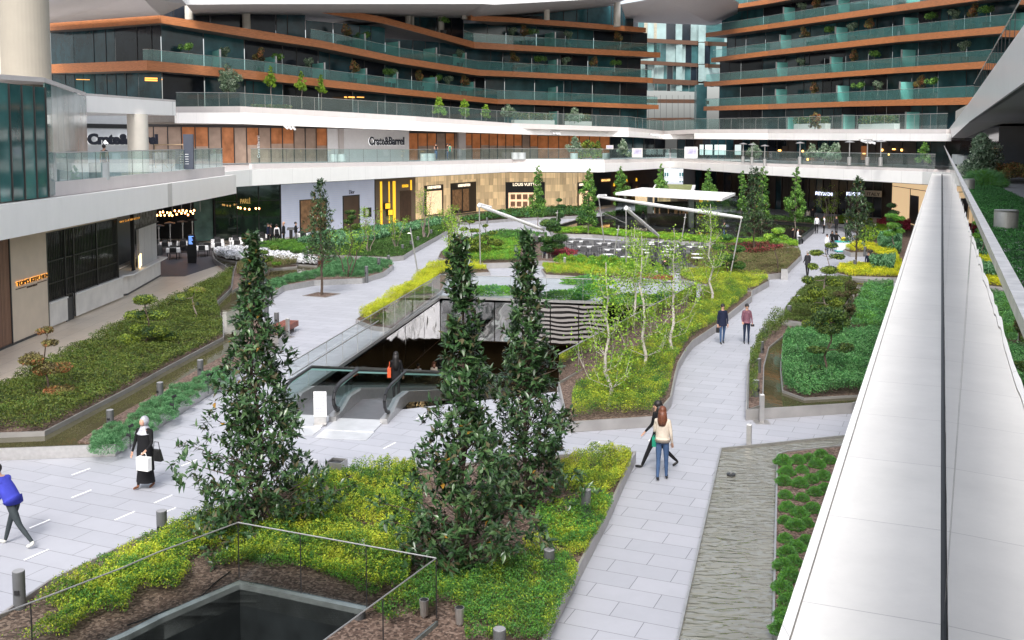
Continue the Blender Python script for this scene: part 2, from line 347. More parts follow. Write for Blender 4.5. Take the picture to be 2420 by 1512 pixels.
L_ivy = [leafm('ivy_leaf', (.06,.21,.06), .4, .2), leafm('ivy_leaf_pale', (.14,.34,.11), .45, .2), leafm('ivy_leaf_dark', (.03,.11,.035), .4, .2)]
L_heath = [leafm('heath_leaf', (.17,.18,.06), .8, .2), leafm('heath_leaf_brown', (.20,.16,.08), .8, .2), leafm('heath_leaf_green', (.10,.15,.035), .8, .2)]
L_gold = [leafm('golden_leaf', (.80,.74,.03), .6, .3), leafm('golden_lime_leaf', (.60,.63,.03), .6, .3), leafm('lime_leaf_b', (.38,.50,.03), .6, .3)]
L_blu = [leafm('blue_green_needles', (.10,.27,.11), .7, .2), leafm('soft_green_needles', (.16,.36,.16), .7, .25), leafm('dark_needles', (.04,.15,.05), .7, .2)]
L_red = [leafm('red_flower', (.50,.06,.11), .6, .2), leafm('dark_red_leaf', (.28,.035,.05), .6, .2), L_dkg[2]]
L_wfl = [pbr('white_petal', (.93,.93,.96), .6, 0, .03), pbr('pale_petal', (.85,.86,.9), .6, 0, .03), L_dkg[2]]
L_olv = [leafm('olive_leaf', (.24,.33,.21), .6, .2), leafm('olive_leaf_dark', (.10,.17,.10), .6, .2), leafm('olive_leaf_pale', (.40,.48,.36), .6, .2)]
L_pin = [leafm('pine_needles', (.10,.17,.03), .6, .15), leafm('pine_needles_light', (.22,.29,.035), .6, .15), leafm('pine_needles_dark', (.03,.07,.02), .6, .15)]
L_tre = [leafm('tree_leaf', (.11,.26,.05), .5, .3), leafm('tree_leaf_light', (.20,.38,.07), .5, .3), leafm('tree_leaf_dark', (.045,.13,.03), .5, .25)]
L_bir = [leafm('birch_leaf', (.24,.42,.04), .5, .35), leafm('birch_leaf_light', (.36,.54,.06), .5, .35), leafm('birch_leaf_dark', (.12,.24,.03), .5, .3)]
L_orn = [leafm('orange_leaf', (.42,.17,.07), .6, .2), leafm('olive_brown_leaf', (.22,.20,.06), .6, .2), leafm('dark_brown_leaf', (.10,.08,.035), .6, .2)]
L_ros = [leafm('strap_leaf', (.08,.24,.09), .45, .2), leafm('strap_leaf_pale', (.20,.40,.20), .45, .2), leafm('strap_leaf_dark', (.035,.12,.05), .45, .2)]
# ------------------------------------------------------------------ foliage (numpy)
def inpoly(P, x, y):
    r = np.zeros(len(x), bool); n = len(P)
    for i in range(n):
        x1, y1 = P[i][:2]; x2, y2 = P[(i+1)%n][:2]
        if y1 == y2: continue
        c = ((y1 > y) != (y2 > y)) & (x < (x2-x1)*(y-y1)/(y2-y1)+x1); r ^= c
    return r
def nz(x, y, s, seed=0):
    g = np.random.default_rng(seed); r = np.zeros_like(x)
    for k in range(7):
        a = g.uniform(0, 2*PI); f = s*g.uniform(.6, 2.2); r += np.sin((x*math.cos(a)+y*math.sin(a))*f+g.uniform(0, 9))/(1+k*.25)
    return r/3.2
def unit(n, g):
    v = g.normal(size=(n,3)); return v/np.linalg.norm(v, axis=1)[:,None]
def leaves(C, D, Nn, ln, wd, g, shape=4, fold=.25, jit=.3):
    """C centres, D leaf direction, Nn leaf normal -> V, F.  shape 4: diamond of one folded quad, 6: two quads folded along the rib"""
    n = len(C); ln = ln*(1+g.uniform(-jit, jit, n)); wd = wd*(1+g.uniform(-jit, jit, n))
    S = np.cross(D, Nn); S /= (np.linalg.norm(S, axis=1)[:,None]+1e-9); U = np.cross(S, D)
    L_ = ln[:,None]; W = wd[:,None]
    if shape == 4:
        V = np.stack([C-D*L_*.5, C+S*W*.5+U*W*fold, C+D*L_*.5, C-S*W*.5+U*W*fold], 1).reshape(-1, 3)
        Fc = np.arange(4*n).reshape(n, 4); return V, Fc
    V = np.stack([C, C+D*L_*.42+S*W*.5+U*W*fold, C+D*L_-U*L_*.08, C+D*L_*.42-S*W*.5+U*W*fold, C+D*L_*.5-U*W*.06], 1).reshape(-1, 3)
    b = (np.arange(n)*5)[:,None]
    Fc = np.concatenate([b+np.array([[0,1,2,4]]), b+np.array([[0,4,2,3]])], 1).reshape(-1, 4); return V, Fc
def foliage(name, C, D, Nn, ln, wd, mats, parent=None, g=None, probs=None, clump=None, shape=4, world=False, fold=.25, jit=.3):
    g = g or RNG; V, Fc = leaves(C, D, Nn, ln, wd, g, shape, fold, jit); n = len(C)
    if clump is not None:
        k = np.clip(((clump+g.normal(0, .33, n))*.5+.5)*len(mats), 0, len(mats)-1).astype(int)
    else: k = g.choice(len(mats), n, p=probs)
    if shape == 6: k = np.repeat(k, 2)
    return npmesh(name, V, Fc, mats, k, parent, world)
NG = [0]
def groundcover(name, label, cat, poly, hz, dens, ln, mats, seed, wd=None, gap=.0, z0=.22, hvar=.5, up=.5, cs=1.6, holes=(), probs=None, clumps=True):
    g = np.random.default_rng(seed); P = np.array(poly); x0, y0 = P[:,:2].min(0); x1, y1 = P[:,:2].max(0)
    n = int(dens*(x1-x0)*(y1-y0)); x = g.uniform(x0, x1, n); y = g.uniform(y0, y1, n)
    k = inpoly(poly, x, y)
    for h in holes: k &= ~inpoly(h, x, y)
    x, y = x[k], y[k]; h = nz(x, y, cs, seed)
    if gap > 0:
        k = h+g.normal(0, .12, len(h)) > (gap*2-1)*.9; x, y, h = x[k], y[k], h[k]
    n = len(x); fine = nz(x, y, cs*3.3, seed+1)
    lump = nz(x, y, cs*7.5, seed+2); top = hz*(1-hvar+hvar*(h*.5+.5)*1.3+.40*fine*hvar+.42*lump*hvar); z = z0+np.maximum(.02, top)*np.sqrt(g.uniform(.12, 1, n))
    C = np.stack([x, y, z], 1); D = unit(n, g); D[:,2] = np.abs(D[:,2])*.6+up*.4; D /= np.linalg.norm(D, axis=1)[:,None]
    Nn = unit(n, g); Nn[:,2] += 1.5
    cl = nz(x, y, cs*1.9, seed+5)*.62+fine*.3-lump*.38 if clumps else None  # lump term puts shade into leaf colour, darker tones in the hollows
    o = foliage(name, C, D, Nn, ln, wd or ln*.55, mats, None, g, probs, cl)
    return tag(o, label, cat, kind='stuff')
def bed(label, poly, kh=.30, kw=.05, kmat=None, soil=.20, cat='planting bed', soilmat=None, kerb=True, top=None):
    cx = sum(p[0] for p in poly)/len(poly); cy = sum(p[1] for p in poly)/len(poly)
    t = thing('planting_bed', label, cat, (cx, cy, 0))
    b = MB(); b.prism(poly, .008, soil); b.build('mulch', soilmat or M_soil, t, True)
    if kerb:
        b = MB(); ring(b, poly, kw, .004, kh); b.build('kerb', kmat or M_kerb, t, True)
    return t
def offs(pts, d, closed=False):
    """offset a polyline sideways (positive = left of travel), keeps z"""
    n = len(pts); out = []
    for i in range(n):
        a = pts[i-1] if (i > 0 or closed) else None; c = pts[(i+1)%n] if (i < n-1 or closed) else None; p = pts[i]
        ns = []
        for q, r in ((a, p), (p, c)):
            if q is None or r is None: continue
            dx, dy = r[0]-q[0], r[1]-q[1]; l = math.hypot(dx, dy) or 1; ns.append((-dy/l, dx/l))
        nx = sum(a_[0] for a_ in ns)/len(ns); ny = sum(a_[1] for a_ in ns)/len(ns); l = math.hypot(nx, ny) or 1; nx /= l; ny /= l
        co = max(.45, nx*ns[0][0]+ny*ns[0][1]); out.append((p[0]+nx*d/co, p[1]+ny*d/co)+tuple(p[2:]))
    return out
def ring(b, poly, w, z0, z1):
    A = sum(poly[i][0]*poly[(i+1)%len(poly)][1]-poly[(i+1)%len(poly)][0]*poly[i][1] for i in range(len(poly)))
    o = offs(poly, -w if A > 0 else w, True); n = len(poly)
    vs = [(p[0],p[1],z) for z in (z0, z1) for p in poly]+[(p[0],p[1],z) for z in (z0, z1) for p in o]
    fs = []
    for i in range(n):
        j = (i+1)%n; fs += [(2*n+i,2*n+j,3*n+j,3*n+i), (n+i,3*n+i,3*n+j,n+j), (i,n+i,n+j,j), (i,j,2*n+j,2*n+i)]
    b.add(vs, fs)
def strip(b, pts, w, z0, z1):   # a wall along an open polyline, thickness w to its left
    o = offs(pts, w)
    for i in range(len(pts)-1): b.prism([pts[i][:2], pts[i+1][:2], o[i+1][:2], o[i][:2]], z0, z1)
# ---- trees
def limb(b, p0, p1, r0, r1, g, k=4, wob=.06):
    p0 = np.array(p0, float); p1 = np.array(p1, float); L_ = np.linalg.norm(p1-p0); pts = []
    for i in range(k+1):
        t = i/k; q = p0+(p1-p0)*t
        if 0 < i < k: q = q+g.normal(0, wob*L_, 3)*np.array([1,1,.4])
        pts.append(tuple(q))
    b.path(pts, [r0+(r1-r0)*i/k for i in range(k+1)], 7); return pts
def magnolia(x, y, h, rfun, nr, label, seed, lean=0, leaf=.17, grp='young magnolia trees', clear=.25, tr=.06, z0=0., per=9):
    g = np.random.default_rng(seed); t = thing('magnolia_tree', label, 'tree', (x, y, z0), group=grp)
    b = MB(); limb(b, (0,0,0), (lean,0,h*.97), tr, .012, g, 9, .008)
    C = []; Ax = []; RM = max(rfun(q/20) for q in range(20))
    for i in range(nr):
        f = clear/h+(1-clear/h)*g.uniform() if i > 10 else 1-.012*i
        while i > 10 and g.uniform() > (rfun(f)/RM)**1.1+.22: f = clear/h+(1-clear/h)*g.uniform()
        z = f*h; R = rfun(f); a = g.uniform(0, 2*PI); r = R*(g.uniform(.15, 1)**.55)*(1+.30*math.sin(3*a+f*9+seed))*(1+.20*math.sin(z*4.3+seed*1.7+a)); 
        if i <= 10: r *= .4
        C.append((lean*f+r*math.cos(a), r*math.sin(a), z)); Ax.append((math.cos(a)*.8, math.sin(a)*.8, .45+.5*f))
        if i%7 == 0: limb(b, (lean*max(0,f-.1), 0, max(.1, z-R*.55)), C[-1], .018, .005, g, 3, .05)
    C = np.array(C); Ax = np.array(Ax); Ax /= np.linalg.norm(Ax, axis=1)[:,None]
    b.build('trunk', M_trunk, t)
    n = len(C)*per; Cc = np.repeat(C, per, 0)+g.normal(0, .028, (n,3)); A = np.repeat(Ax, per, 0)
    D = A*.35+unit(n, g)*.95; D /= np.linalg.norm(D, axis=1)[:,None]; Nn = A*.8+np.array([0,0,.9])+unit(n, g)*.35
    foliage('crown', Cc, D, Nn, leaf, leaf*.42, L_mag, t, g, [.60,.31,.085,.005], shape=6, fold=.16)
    return t
def blobpts(c, r, n, g, shell=.55, flat=1.):
    d = unit(n, g); rr = g.uniform(shell, 1, n)**.6; P = d*rr[:,None]*np.array(r)*np.array([1,1,flat])+np.array(c)
    return P, d
LB = 3.2
def leafblobs(name, blobs, per, ln, wd, mats, parent, g, up=.3, shape=4, probs=None, shell=.45):
    Cs = []; Ds = []; cl = []
    for c, r in blobs:
        vol = (r[0]*r[1]*r[2])**(2/3); n = max(14, int(per*vol*LB)); P, d = blobpts(c, r, n, g, shell); Cs.append(P); Ds.append(d)
        cl.append(np.full(n, g.normal(0, .35))+d[:,2]*.25)
    C = np.concatenate(Cs); Nn = np.concatenate(Ds); n = len(C); D = unit(n, g)*.9+Nn*.3; D[:,2] += up*.3; D /= np.linalg.norm(D, axis=1)[:,None]
    return foliage(name, C, D, Nn+unit(n, g)*.8+np.array([0,0,.4]), ln, wd, mats, parent, g, probs, np.concatenate(cl) if probs is None else None, shape)
def coltree(x, y, h, R, label, seed, mats=None, tr=.05, clear=.22, per=520, ln=.13, z0=0, bark=None, grp=None, cat='tree', name='street_tree', top=.16, nb=34, low=.75):
    """a narrow upright tree of many small leaf clusters with gaps between them"""
    g = np.random.default_rng(seed); mats = mats or L_tre; t = thing(name, label, cat, (x, y, z0), group=grp)
    b = MB(); limb(b, (0,0,0), (g.normal(0,.05),0,h*.95), tr, .012, g, 6, .006); bl = []
    for i in range(nb):
        f = clear+(1-clear)*(i+.5)/nb; a = i*2.4+g.uniform(-.4,.4); s = (f-clear)/(1-clear)
        prof = (low+(1-low)*min(1, s*4))*(1-s)**.5*(1+.26*math.sin(s*8+seed))+top*(1-s)+.05
        r = R*prof*g.uniform(.25, .85); rb = R*prof*g.uniform(.28, .48)+.05
        c = (r*math.cos(a), r*math.sin(a), h*f); bl.append((c, (rb, rb, rb*.8)))
        if i%2 == 0: limb(b, (0,0,h*f-r*.8 if h*f-r*.8 > 0 else .1), c, .016, .005, g, 3, .04)
    b.build('trunk', bark or M_trunkg, t); leafblobs('crown', bl, per, ln, ln*.6, mats, t, g, shell=.2); return t
def cloudpine(x, y, h, pads, label, seed, mats=None, tr=.06, per=1500, ln=.05, z0=0, bark=None, twist=.12, grp='cloud pruned pines'):
    """pads: (dx, dy, z, r) flat clipped pads on a crooked trunk"""
    g = np.random.default_rng(seed); t = thing('cloud_pruned_pine', label, 'tree', (x, y, z0), group=grp); b = MB()
    tp = [(0,0,0)]
    for i in range(1, 6): tp.append((twist*math.sin(i*1.9+seed), twist*.7*math.cos(i*2.3+seed), h*.93*i/5))
    b.path(tp, [tr, tr*.85, tr*.7, tr*.55, tr*.4, tr*.25], 8); bl = []
    for dx, dy, z, r in pads:
        k = min(4, int(z/(h*.93)*5)); f = z/(h*.93)*5-k; a = tp[k]; c = tp[min(5,k+1)]; q = tuple(a[j]+(c[j]-a[j])*f*.7 for j in range(3))
        limb(b, q, (dx, dy, z-r*.12), tr*.4, tr*.15, g, 3, .05)
        for j in range(4):
            aa = g.uniform(0, 2*PI); bl.append(((dx+r*.42*math.cos(aa), dy+r*.42*math.sin(aa), z+g.normal(0,.03*r)), (r*.62, r*.62, r*.36)))
    b.build('trunk', bark or M_trunk, t); leafblobs('crown', bl, per, ln, ln*.5, mats or L_pin, t, g, up=1.2, shell=.3); return t
def multistem(x, y, h, label, seed, stems=4, spread=.8, mats=None, bark=None, nleaf=900, ln=.09, cz=.55, z0=0, lean=0, rr=.035, cat='tree', name='multi_stem_tree', twigs=9, grp=None, dens=.22):
    g = np.random.default_rng(seed); t = thing(name, label, cat, (x, y, z0), group=grp); b = MB(); tips = []
    for s in range(stems):
        a = 2*PI*s/stems+g.uniform(-.5,.5); top = (lean+spread*math.cos(a)*g.uniform(.5,1), spread*math.sin(a)*g.uniform(.5,1), h*g.uniform(.78,1))
        pts = limb(b, (.06*math.cos(a), .06*math.sin(a), 0), top, rr, rr*.3, g, 5, .03)
        for k in range(twigs):
            f = g.uniform(cz*.8, 1); q = np.array(pts[int(f*4.99)])*(1-(f*5)%1)+np.array(pts[min(5,int(f*4.99)+1)])*((f*5)%1)
            aa = g.uniform(0, 2*PI); l = g.uniform(.25,.6)*h*.22; e = q+np.array([math.cos(aa)*l, math.sin(aa)*l, l*g.uniform(.1,.9)])
            limb(b, q, e, rr*.22, rr*.08, g, 2, .08); tips.append(e); tips.append((q+e)/2)
    b.build('trunk', bark or M_trunkg, t); tips = np.array(tips); k = g.integers(0, len(tips), nleaf)
    C = tips[k]+g.normal(0, dens*h*.16, (nleaf,3)); 
    foliage('crown', C, unit(nleaf, g), unit(nleaf, g)+np.array([0,0,.8]), ln, ln*.6, mats or L_bir, t, g, [.4,.35,.25]); return t
def birch(x, y, h, label, seed, nleaf=1500, z0=.2, side=None):
    g = np.random.default_rng(seed); t = thing('birch_tree', label, 'tree', (x, y, z0), group='thin white birches beside the escalator pit'); b = MB()
    pts = limb(b, (0,0,0), (g.normal(0,.1), 0, h), .065, .012, g, 8, .012); tips = []
    for k in range(22):
        f = g.uniform(.10, .97); i = int(f*7.99); q = np.array(pts[i]); a = g.uniform(0, 2*PI); l = h*(.24*(1-f)+.05)*g.uniform(.6,1.15)
        m = q+np.array([math.cos(a)*l*.55, math.sin(a)*l*.55, l*.25]); e = m+np.array([math.cos(a)*l*.35, math.sin(a)*l*.35, l*.75])
        b.path([tuple(q), tuple(m), tuple(e)], [.015*(1.1-f), .007, .003], 6)
        for _ in range(3):
            e2 = m+(e-m)*g.uniform(.2,1)+g.normal(0,.07*h*.3,3); b.path([tuple(m+(e-m)*.3), tuple(e2)], [.006,.003], 4); tips.append(e2)
        tips += [m, e, (m+e)/2, (q+m)/2]
    b.build('trunk', M_birch, t); tips = np.array(tips); k = g.integers(0, len(tips), nleaf); C = tips[k]+g.normal(0, .19, (nleaf,3)); C[:,2] = np.maximum(C[:,2], .25)
    foliage('crown', C, unit(nleaf, g), unit(nleaf, g)+np.array([0,0,.8]), .085, .06, L_bir, t, g, [.4,.35,.25]); return t
def moundproto(name, label, cat, r, mats, seed, n=1500, ln=.10, wd=.018, flat=.75, group=None, lump=0.12):
    g = np.random.default_rng(seed); d = unit(n, g); d[:,2] = np.abs(d[:,2]); 
    q = 1+lump*np.sin(d[:,0]*7+1)*np.cos(d[:,1]*6)+lump*np.sin(d[:,2]*11+seed)*.6
    P = d*np.array([r, r, r*flat])*(g.uniform(.72, 1, n)*q)[:,None]; D = d+unit(n, g)*.75; D /= np.linalg.norm(D, axis=1)[:,None]
    o = foliage(name, P, D, unit(n, g)+d*.3, ln, wd, mats, None, g, None, np.sin(d[:,0]*5+seed)*.3+d[:,2]*.3-.1)
    return tag(o, label, cat, group)
def copyone(o, loc, s=1., rz=0., label=None):
    c = o.copy(); link(c); c.location = loc; c.scale = (s,s,s) if not isinstance(s, tuple) else s; c.rotation_euler = (0,0,rz)
    if label: c['label'] = label
    return c
ORD = ['first','second','third','fourth','fifth','sixth','seventh','eighth','ninth','tenth','eleventh','twelfth','thirteenth','fourteenth','fifteenth','sixteenth','seventeenth','eighteenth','nineteenth','twentieth','twenty-first','twenty-second','twenty-third','twenty-fourth','twenty-fifth','twenty-sixth','twenty-seventh','twenty-eighth','twenty-ninth','thirtieth']
def text(name, s, mat, p, ux, size, parent=None, ext=.03, squash=1., bold=0., vertical=False, align='LEFT'):
    """lettering standing upright; p lower-left corner, ux horizontal reading direction (x, y)"""
    cu = bpy.data.curves.new('t', 'FONT'); cu.body = s; cu.size = size; cu.extrude = ext/2; cu.offset = bold; cu.align_x = align
    ob = bpy.data.objects.new('t', cu); COL.objects.link(ob); bpy.context.view_layer.update()
    me = bpy.data.meshes.new_from_object(ob.evaluated_get(bpy.context.evaluated_depsgraph_get())); bpy.data.objects.remove(ob)
    l = math.hypot(*ux); ux = (ux[0]/l, ux[1]/l); o = off(parent) if parent is not None else Vector((0,0,0))
    Mx = Matrix(((ux[0]*squash, 0, ux[1], p[0]-o.x), (ux[1]*squash, 0, -ux[0], p[1]-o.y), (0, 1, 0, p[2]-o.z), (0,0,0,1)))
    if vertical: Mx = Matrix(((0, -ux[0]*squash, ux[1], p[0]-o.x), (0, -ux[1]*squash, -ux[0], p[1]-o.y), (1, 0, 0, p[2]-o.z), (0,0,0,1)))
    me.transform(Mx); me.materials.clear(); me.materials.append(mat)
    r = bpy.data.objects.new(name, me); return link(r, parent)
# ------------------------------------------------------------------ world, sun, camera
W = bpy.data.worlds.new('World'); SC.world = W; W.use_nodes = True; nt = W.node_tree
for n in list(nt.nodes): nt.nodes.remove(n)
sk = nt.nodes.new('ShaderNodeTexSky'); sk.sky_type = 'NISHITA'; sk.sun_disc = False
SUN_EL, SUN_AZ = math.radians(48), math.radians(186)
sk.sun_elevation = SUN_EL; sk.sun_rotation = SUN_AZ; sk.air_density = 1.0; sk.dust_density = 4.0; sk.ozone_density = 1.0
hs = nt.nodes.new('ShaderNodeHueSaturation'); hs.inputs['Saturation'].default_value = .42
bg = nt.nodes.new('ShaderNodeBackground'); bg.inputs['Strength'].default_value = .15; wo = nt.nodes.new('ShaderNodeOutputWorld')
nt.links.new(sk.outputs[0], hs.inputs['Color']); nt.links.new(hs.outputs[0], bg.inputs[0]); nt.links.new(bg.outputs[0], wo.inputs[0])
sl = bpy.data.lights.new('sun', 'SUN'); sl.energy = .95; sl.angle = math.radians(11); sl.color = (1, .97, .93)
so = bpy.data.objects.new('sun', sl); COL.objects.link(so)
sd = Vector((math.sin(SUN_AZ)*math.cos(SUN_EL), math.cos(SUN_AZ)*math.cos(SUN_EL), math.sin(SUN_EL)))
so.rotation_euler = sd.to_track_quat('Z', 'Y').to_euler()
cam = bpy.data.cameras.new('camera'); co = bpy.data.objects.new('camera', cam); COL.objects.link(co); SC.camera = co
co.location = (0, 0, H); co.rotation_euler = (PI/2-TH, 0, 0); cam.sensor_width = 36; cam.lens = F/2419*36; cam.shift_y = -(756-CY)/2419
cam.clip_start = .05; cam.clip_end = 3000
SC.view_settings.view_transform = 'Standard'; SC.view_settings.look = 'None'; SC.view_settings.gamma = 1; SC.view_settings.exposure = .98
SC.cycles.transparent_max_bounces = 24; SC.cycles.max_bounces = 7; SC.cycles.caustics_reflective = False; SC.cycles.caustics_refractive = False
SC.cycles.sample_clamp_indirect = 6
# ------------------------------------------------------------------ ground with two real openings
def struct(name, b, m): return tag(b.build(name, m), kind='structure')
PIT1 = GG([(1040,700),(1645,722),(1320,918),(950,960)], .1)+[(-3.4,32.35),(-6.9,32.95), G(682,946,.1)]
PIT2 = GG([(305,1506),(387,1464),(566,1386),(605,1393),(1006,1479)], .25)+[(-4.2,11.0),(-9.8,11.4)]
POND = GG([(1305,548),(1385,524),(1430,521),(1600,522),(1815,532),(1920,541),(1912,553),(1882,577),(1700,569),(1500,556)])
def sheet(name, outer, holes, z, m):
    loops = [[Vector((p[0],p[1],0)) for p in outer]]+[[Vector((p[0],p[1],0)) for p in h] for h in holes]
    allv = [(p[0],p[1],z) for l in loops for p in l]; tr = tessellate_polygon(loops); fs = []
    for a, b_, c in tr:
        A, B, C_ = allv[a], allv[b_], allv[c]
        fs.append((a,b_,c) if (B[0]-A[0])*(C_[1]-A[1])-(B[1]-A[1])*(C_[0]-A[0]) > 0 else (a,c,b_))
    b = MB(); b.add(allv, fs); return struct(name, b, m)
sheet('plaza_paving', [(-90,-40),(90,-40),(90,230),(-90,230)], [PIT1, PIT2], 0, M_pave)
prom = [(-24,8),(-17,8)]+GG([(0,945),(325,771),(551,653),(505,622),(503,604),(560,597)])+GG([(605,599),(640,588),(690,580),(760,560),(887,545),(980,533),(1075,525),(1130,519),(1210,506),(1390,499),(1455,488),(1470,470)])+[(14,150),(-60,150),(-60,60)]
sheet('promenade_paving', prom, [], .004, M_beige)
rp = GG([(1925,536),(1925,500),(2230,500),(2230,545),(2060,533)]); 
b = MB(); b.box(-1500,1500,-1500,1500,-9,-8.5); struct('ground', b, pbr('far_ground', (.18,.18,.17), .9))
# pit walls and floors
def pitwalls(name, poly, z0, z1, m, skip=()):
    b = MB(); n = len(poly)
    for i in range(n):
        if i in skip: continue
        p, q = poly[i], poly[(i+1)%n]; b.quad((p[0],p[1],z0),(q[0],q[1],z0),(q[0],q[1],z1),(p[0],p[1],z1))
    return struct(name, b, m)
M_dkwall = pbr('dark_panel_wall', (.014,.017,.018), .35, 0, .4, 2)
pitwalls('light_well_wall', PIT2, -7.9, .2, M_dkwall)
b = MB(); b.prism(PIT2, -7.95, -7.9); struct('light_well_floor', b, M_dkmet)
# ------------------------------------------------------------------ escalator pit
LOW = -5.3
M_mirr = mirrorpanel('distorting_mirror_panel')
def slat_reflection(name):  # stripes painted as the reflection of a slatted ceiling in a mirror wall
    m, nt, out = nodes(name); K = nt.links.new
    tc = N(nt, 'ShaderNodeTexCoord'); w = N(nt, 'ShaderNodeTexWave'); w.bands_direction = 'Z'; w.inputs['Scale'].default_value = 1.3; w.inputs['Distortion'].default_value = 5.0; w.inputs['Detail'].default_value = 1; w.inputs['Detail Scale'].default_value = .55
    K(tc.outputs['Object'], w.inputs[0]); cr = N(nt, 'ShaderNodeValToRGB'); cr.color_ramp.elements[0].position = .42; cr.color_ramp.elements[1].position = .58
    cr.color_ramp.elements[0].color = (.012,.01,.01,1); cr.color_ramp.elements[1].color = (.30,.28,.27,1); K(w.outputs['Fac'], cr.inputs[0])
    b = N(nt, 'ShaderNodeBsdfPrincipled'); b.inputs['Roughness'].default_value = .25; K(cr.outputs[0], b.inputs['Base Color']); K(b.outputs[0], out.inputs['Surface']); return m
M_slatrefl = slat_reflection('painted_slat_reflection')
pit = thing('escalator_pit', 'sunken opening with glass balustrade and distorting mirror walls around the moving walkways', 'pit', (PIT1[0][0], PIT1[0][1], 0))
A0, B0 = PIT1[0], PIT1[1]
for i in range(9):
    f0, f1 = i/9+.002, (i+1)/9-.002; p = (A0[0]+(B0[0]-A0[0])*f0, A0[1]+(B0[1]-A0[1])*f0); q = (A0[0]+(B0[0]-A0[0])*f1, A0[1]+(B0[1]-A0[1])*f1)
    b = MB(); b.prism([p, q, (q[0], q[1]+.1), (p[0], p[1]+.1)], -2.2, -.12); b.build('mirror_panel' if i not in (3,4,5) else 'painted_reflection_panel', M_mirr if i not in (3,4,5) else M_slatrefl, pit, True)
C0 = PIT1[-1]
for i in range(6):
    f0, f1 = i/6+.002, (i+1)/6-.002; p = (C0[0]+(A0[0]-C0[0])*f0, C0[1]+(A0[1]-C0[1])*f0); q = (C0[0]+(A0[0]-C0[0])*f1, C0[1]+(A0[1]-C0[1])*f1)
    b = MB(); b.prism([p, q, (q[0]-.1, q[1]), (p[0]-.1, p[1])], -2.2, -.12); b.build('mirror_panel', M_mirr, pit, True)
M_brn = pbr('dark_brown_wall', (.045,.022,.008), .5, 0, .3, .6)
b = MB(); b.box(-16, 18, 30.6, 72, LOW-.2, LOW); b.build('lower_floor', pbr('dark_polished_floor', (.05,.045,.04), .25, 0, .2), pit, True)
b = MB(); b.box(-16, 18, 71, 71.3, LOW, -2.0); b.box(-16, -15.7, 31, 71, LOW, -2.0); b.box(17.7, 18, 31, 71, LOW, -2.0); b.box(-16, 18, 30.4, 30.6, LOW, -.3)
b.build('lower_wall', M_brn, pit, True)
b = MB(); zc = -2.25
o = offs(PIT1, 0, True); OUT = [(-16,30.6),(18,30.6),(18,71.3),(-16,71.3)]
loops = [[Vector((p[0],p[1],0)) for p in OUT], [Vector((p[0],p[1],0)) for p in PIT1]]; av = [(p[0],p[1],zc) for l in loops for p in l]
b.add(av, [tuple(t) for t in tessellate_polygon(loops)]); b.build('lower_ceiling', M_brn, pit, True)
b = MB()
for i, j in ((1,2),(2,3),(3,4)):
    p, q = PIT1[i], PIT1[j]; b.quad((p[0],p[1],LOW),(q[0],q[1],LOW),(q[0],q[1],-.02),(p[0],p[1],-.02))
b.build('side_wall', M_dkwall, pit, True)
b = MB()
for i in range(12):
    q_ = (-9+3.2*(i%6), 57+6*(i//6), -2.3); b.tube(q_, (q_[0], q_[1], -2.34), .16, n=12)
b.build('downlight', pbr('warm_lamp', (1,.8,.3), .5, 0, 0, emit=(1,.72,.35), es=30), pit, True)
def balustrade(parent, pts, zb, zt, gm, rail=True, pw=1.4, bw=.06, gname='glass_panel', joints=True, jm=None, kh=.0, rm=None, rr=.022):
    """upright glass along a polyline with base channel, thin top rail and joints"""
    for i in range(len(pts)-1):
        p, q = pts[i], pts[i+1]; L_ = math.hypot(q[0]-p[0], q[1]-p[1]); n = max(1, round(L_/pw)); b = MB(); j = MB()
        nx, ny = -(q[1]-p[1])/L_*.008, (q[0]-p[0])/L_*.008
        zb0, zb1 = (p[2], q[2]) if len(p) > 2 else (zb, zb); h = zt-zb
        for k in range(n):
            f0, f1 = (k+.004)/n, (k+1-.004)/n
            a = (p[0]+(q[0]-p[0])*f0, p[1]+(q[1]-p[1])*f0); c = (p[0]+(q[0]-p[0])*f1, p[1]+(q[1]-p[1])*f1); za = zb0+(zb1-zb0)*f0; zc_ = zb0+(zb1-zb0)*f1
            b.quad((a[0],a[1],za), (c[0],c[1],zc_), (c[0],c[1],zc_+h), (a[0],a[1],za+h))
            if k and joints:
                f = k/n; a = (p[0]+(q[0]-p[0])*f, p[1]+(q[1]-p[1])*f); za = zb0+(zb1-zb0)*f; j.tube((a[0],a[1],za), (a[0],a[1],za+h), .012, n=4)
        b.build(gname, gm, parent, True)
        if j.v: j.build('glass_joint', jm or M_dkmet, parent, True)
        if rail:
            r = MB(); r.path([(p[0],p[1],zb0+h), (q[0],q[1],zb1+h)], rr, 6); r.build('top_rail', rm or M_steel, parent, True)
        if bw:
            r = MB(); r.prism([(p[0]-nx*bw*90,p[1]-ny*bw*90),(q[0]-nx*bw*90,q[1]-ny*bw*90),(q[0]+nx*bw*90,q[1]+ny*bw*90),(p[0]+nx*bw*90,p[1]+ny*bw*90)], min(zb0,zb1)-.12+.004*i, min(zb0,zb1)+.02+.003*i); r.build('base_channel', M_steel, parent, True)
balustrade(pit, [PIT1[-1], PIT1[0], PIT1[1], PIT1[2]], .12, 1.28, M_glc, True, 1.9, .09, jm=M_steel)
b = MB(); p, q = PIT1[-1], PIT1[0]; d_ = (q[0]-p[0], q[1]-p[1]); 
b.path([(p[0]+.1,p[1],.92),(p[0]+d_[0]*.45+.1,p[1]+d_[1]*.45,.92)], .025, 8)
for k in range(9):
    f = k*.05+.02; b.tube((p[0]+d_[0]*f+.1,p[1]+d_[1]*f,.92), (p[0]+d_[0]*f,p[1]+d_[1]*f,.86), .012, n=5)
b.build('handrail', M_steel, pit, True)
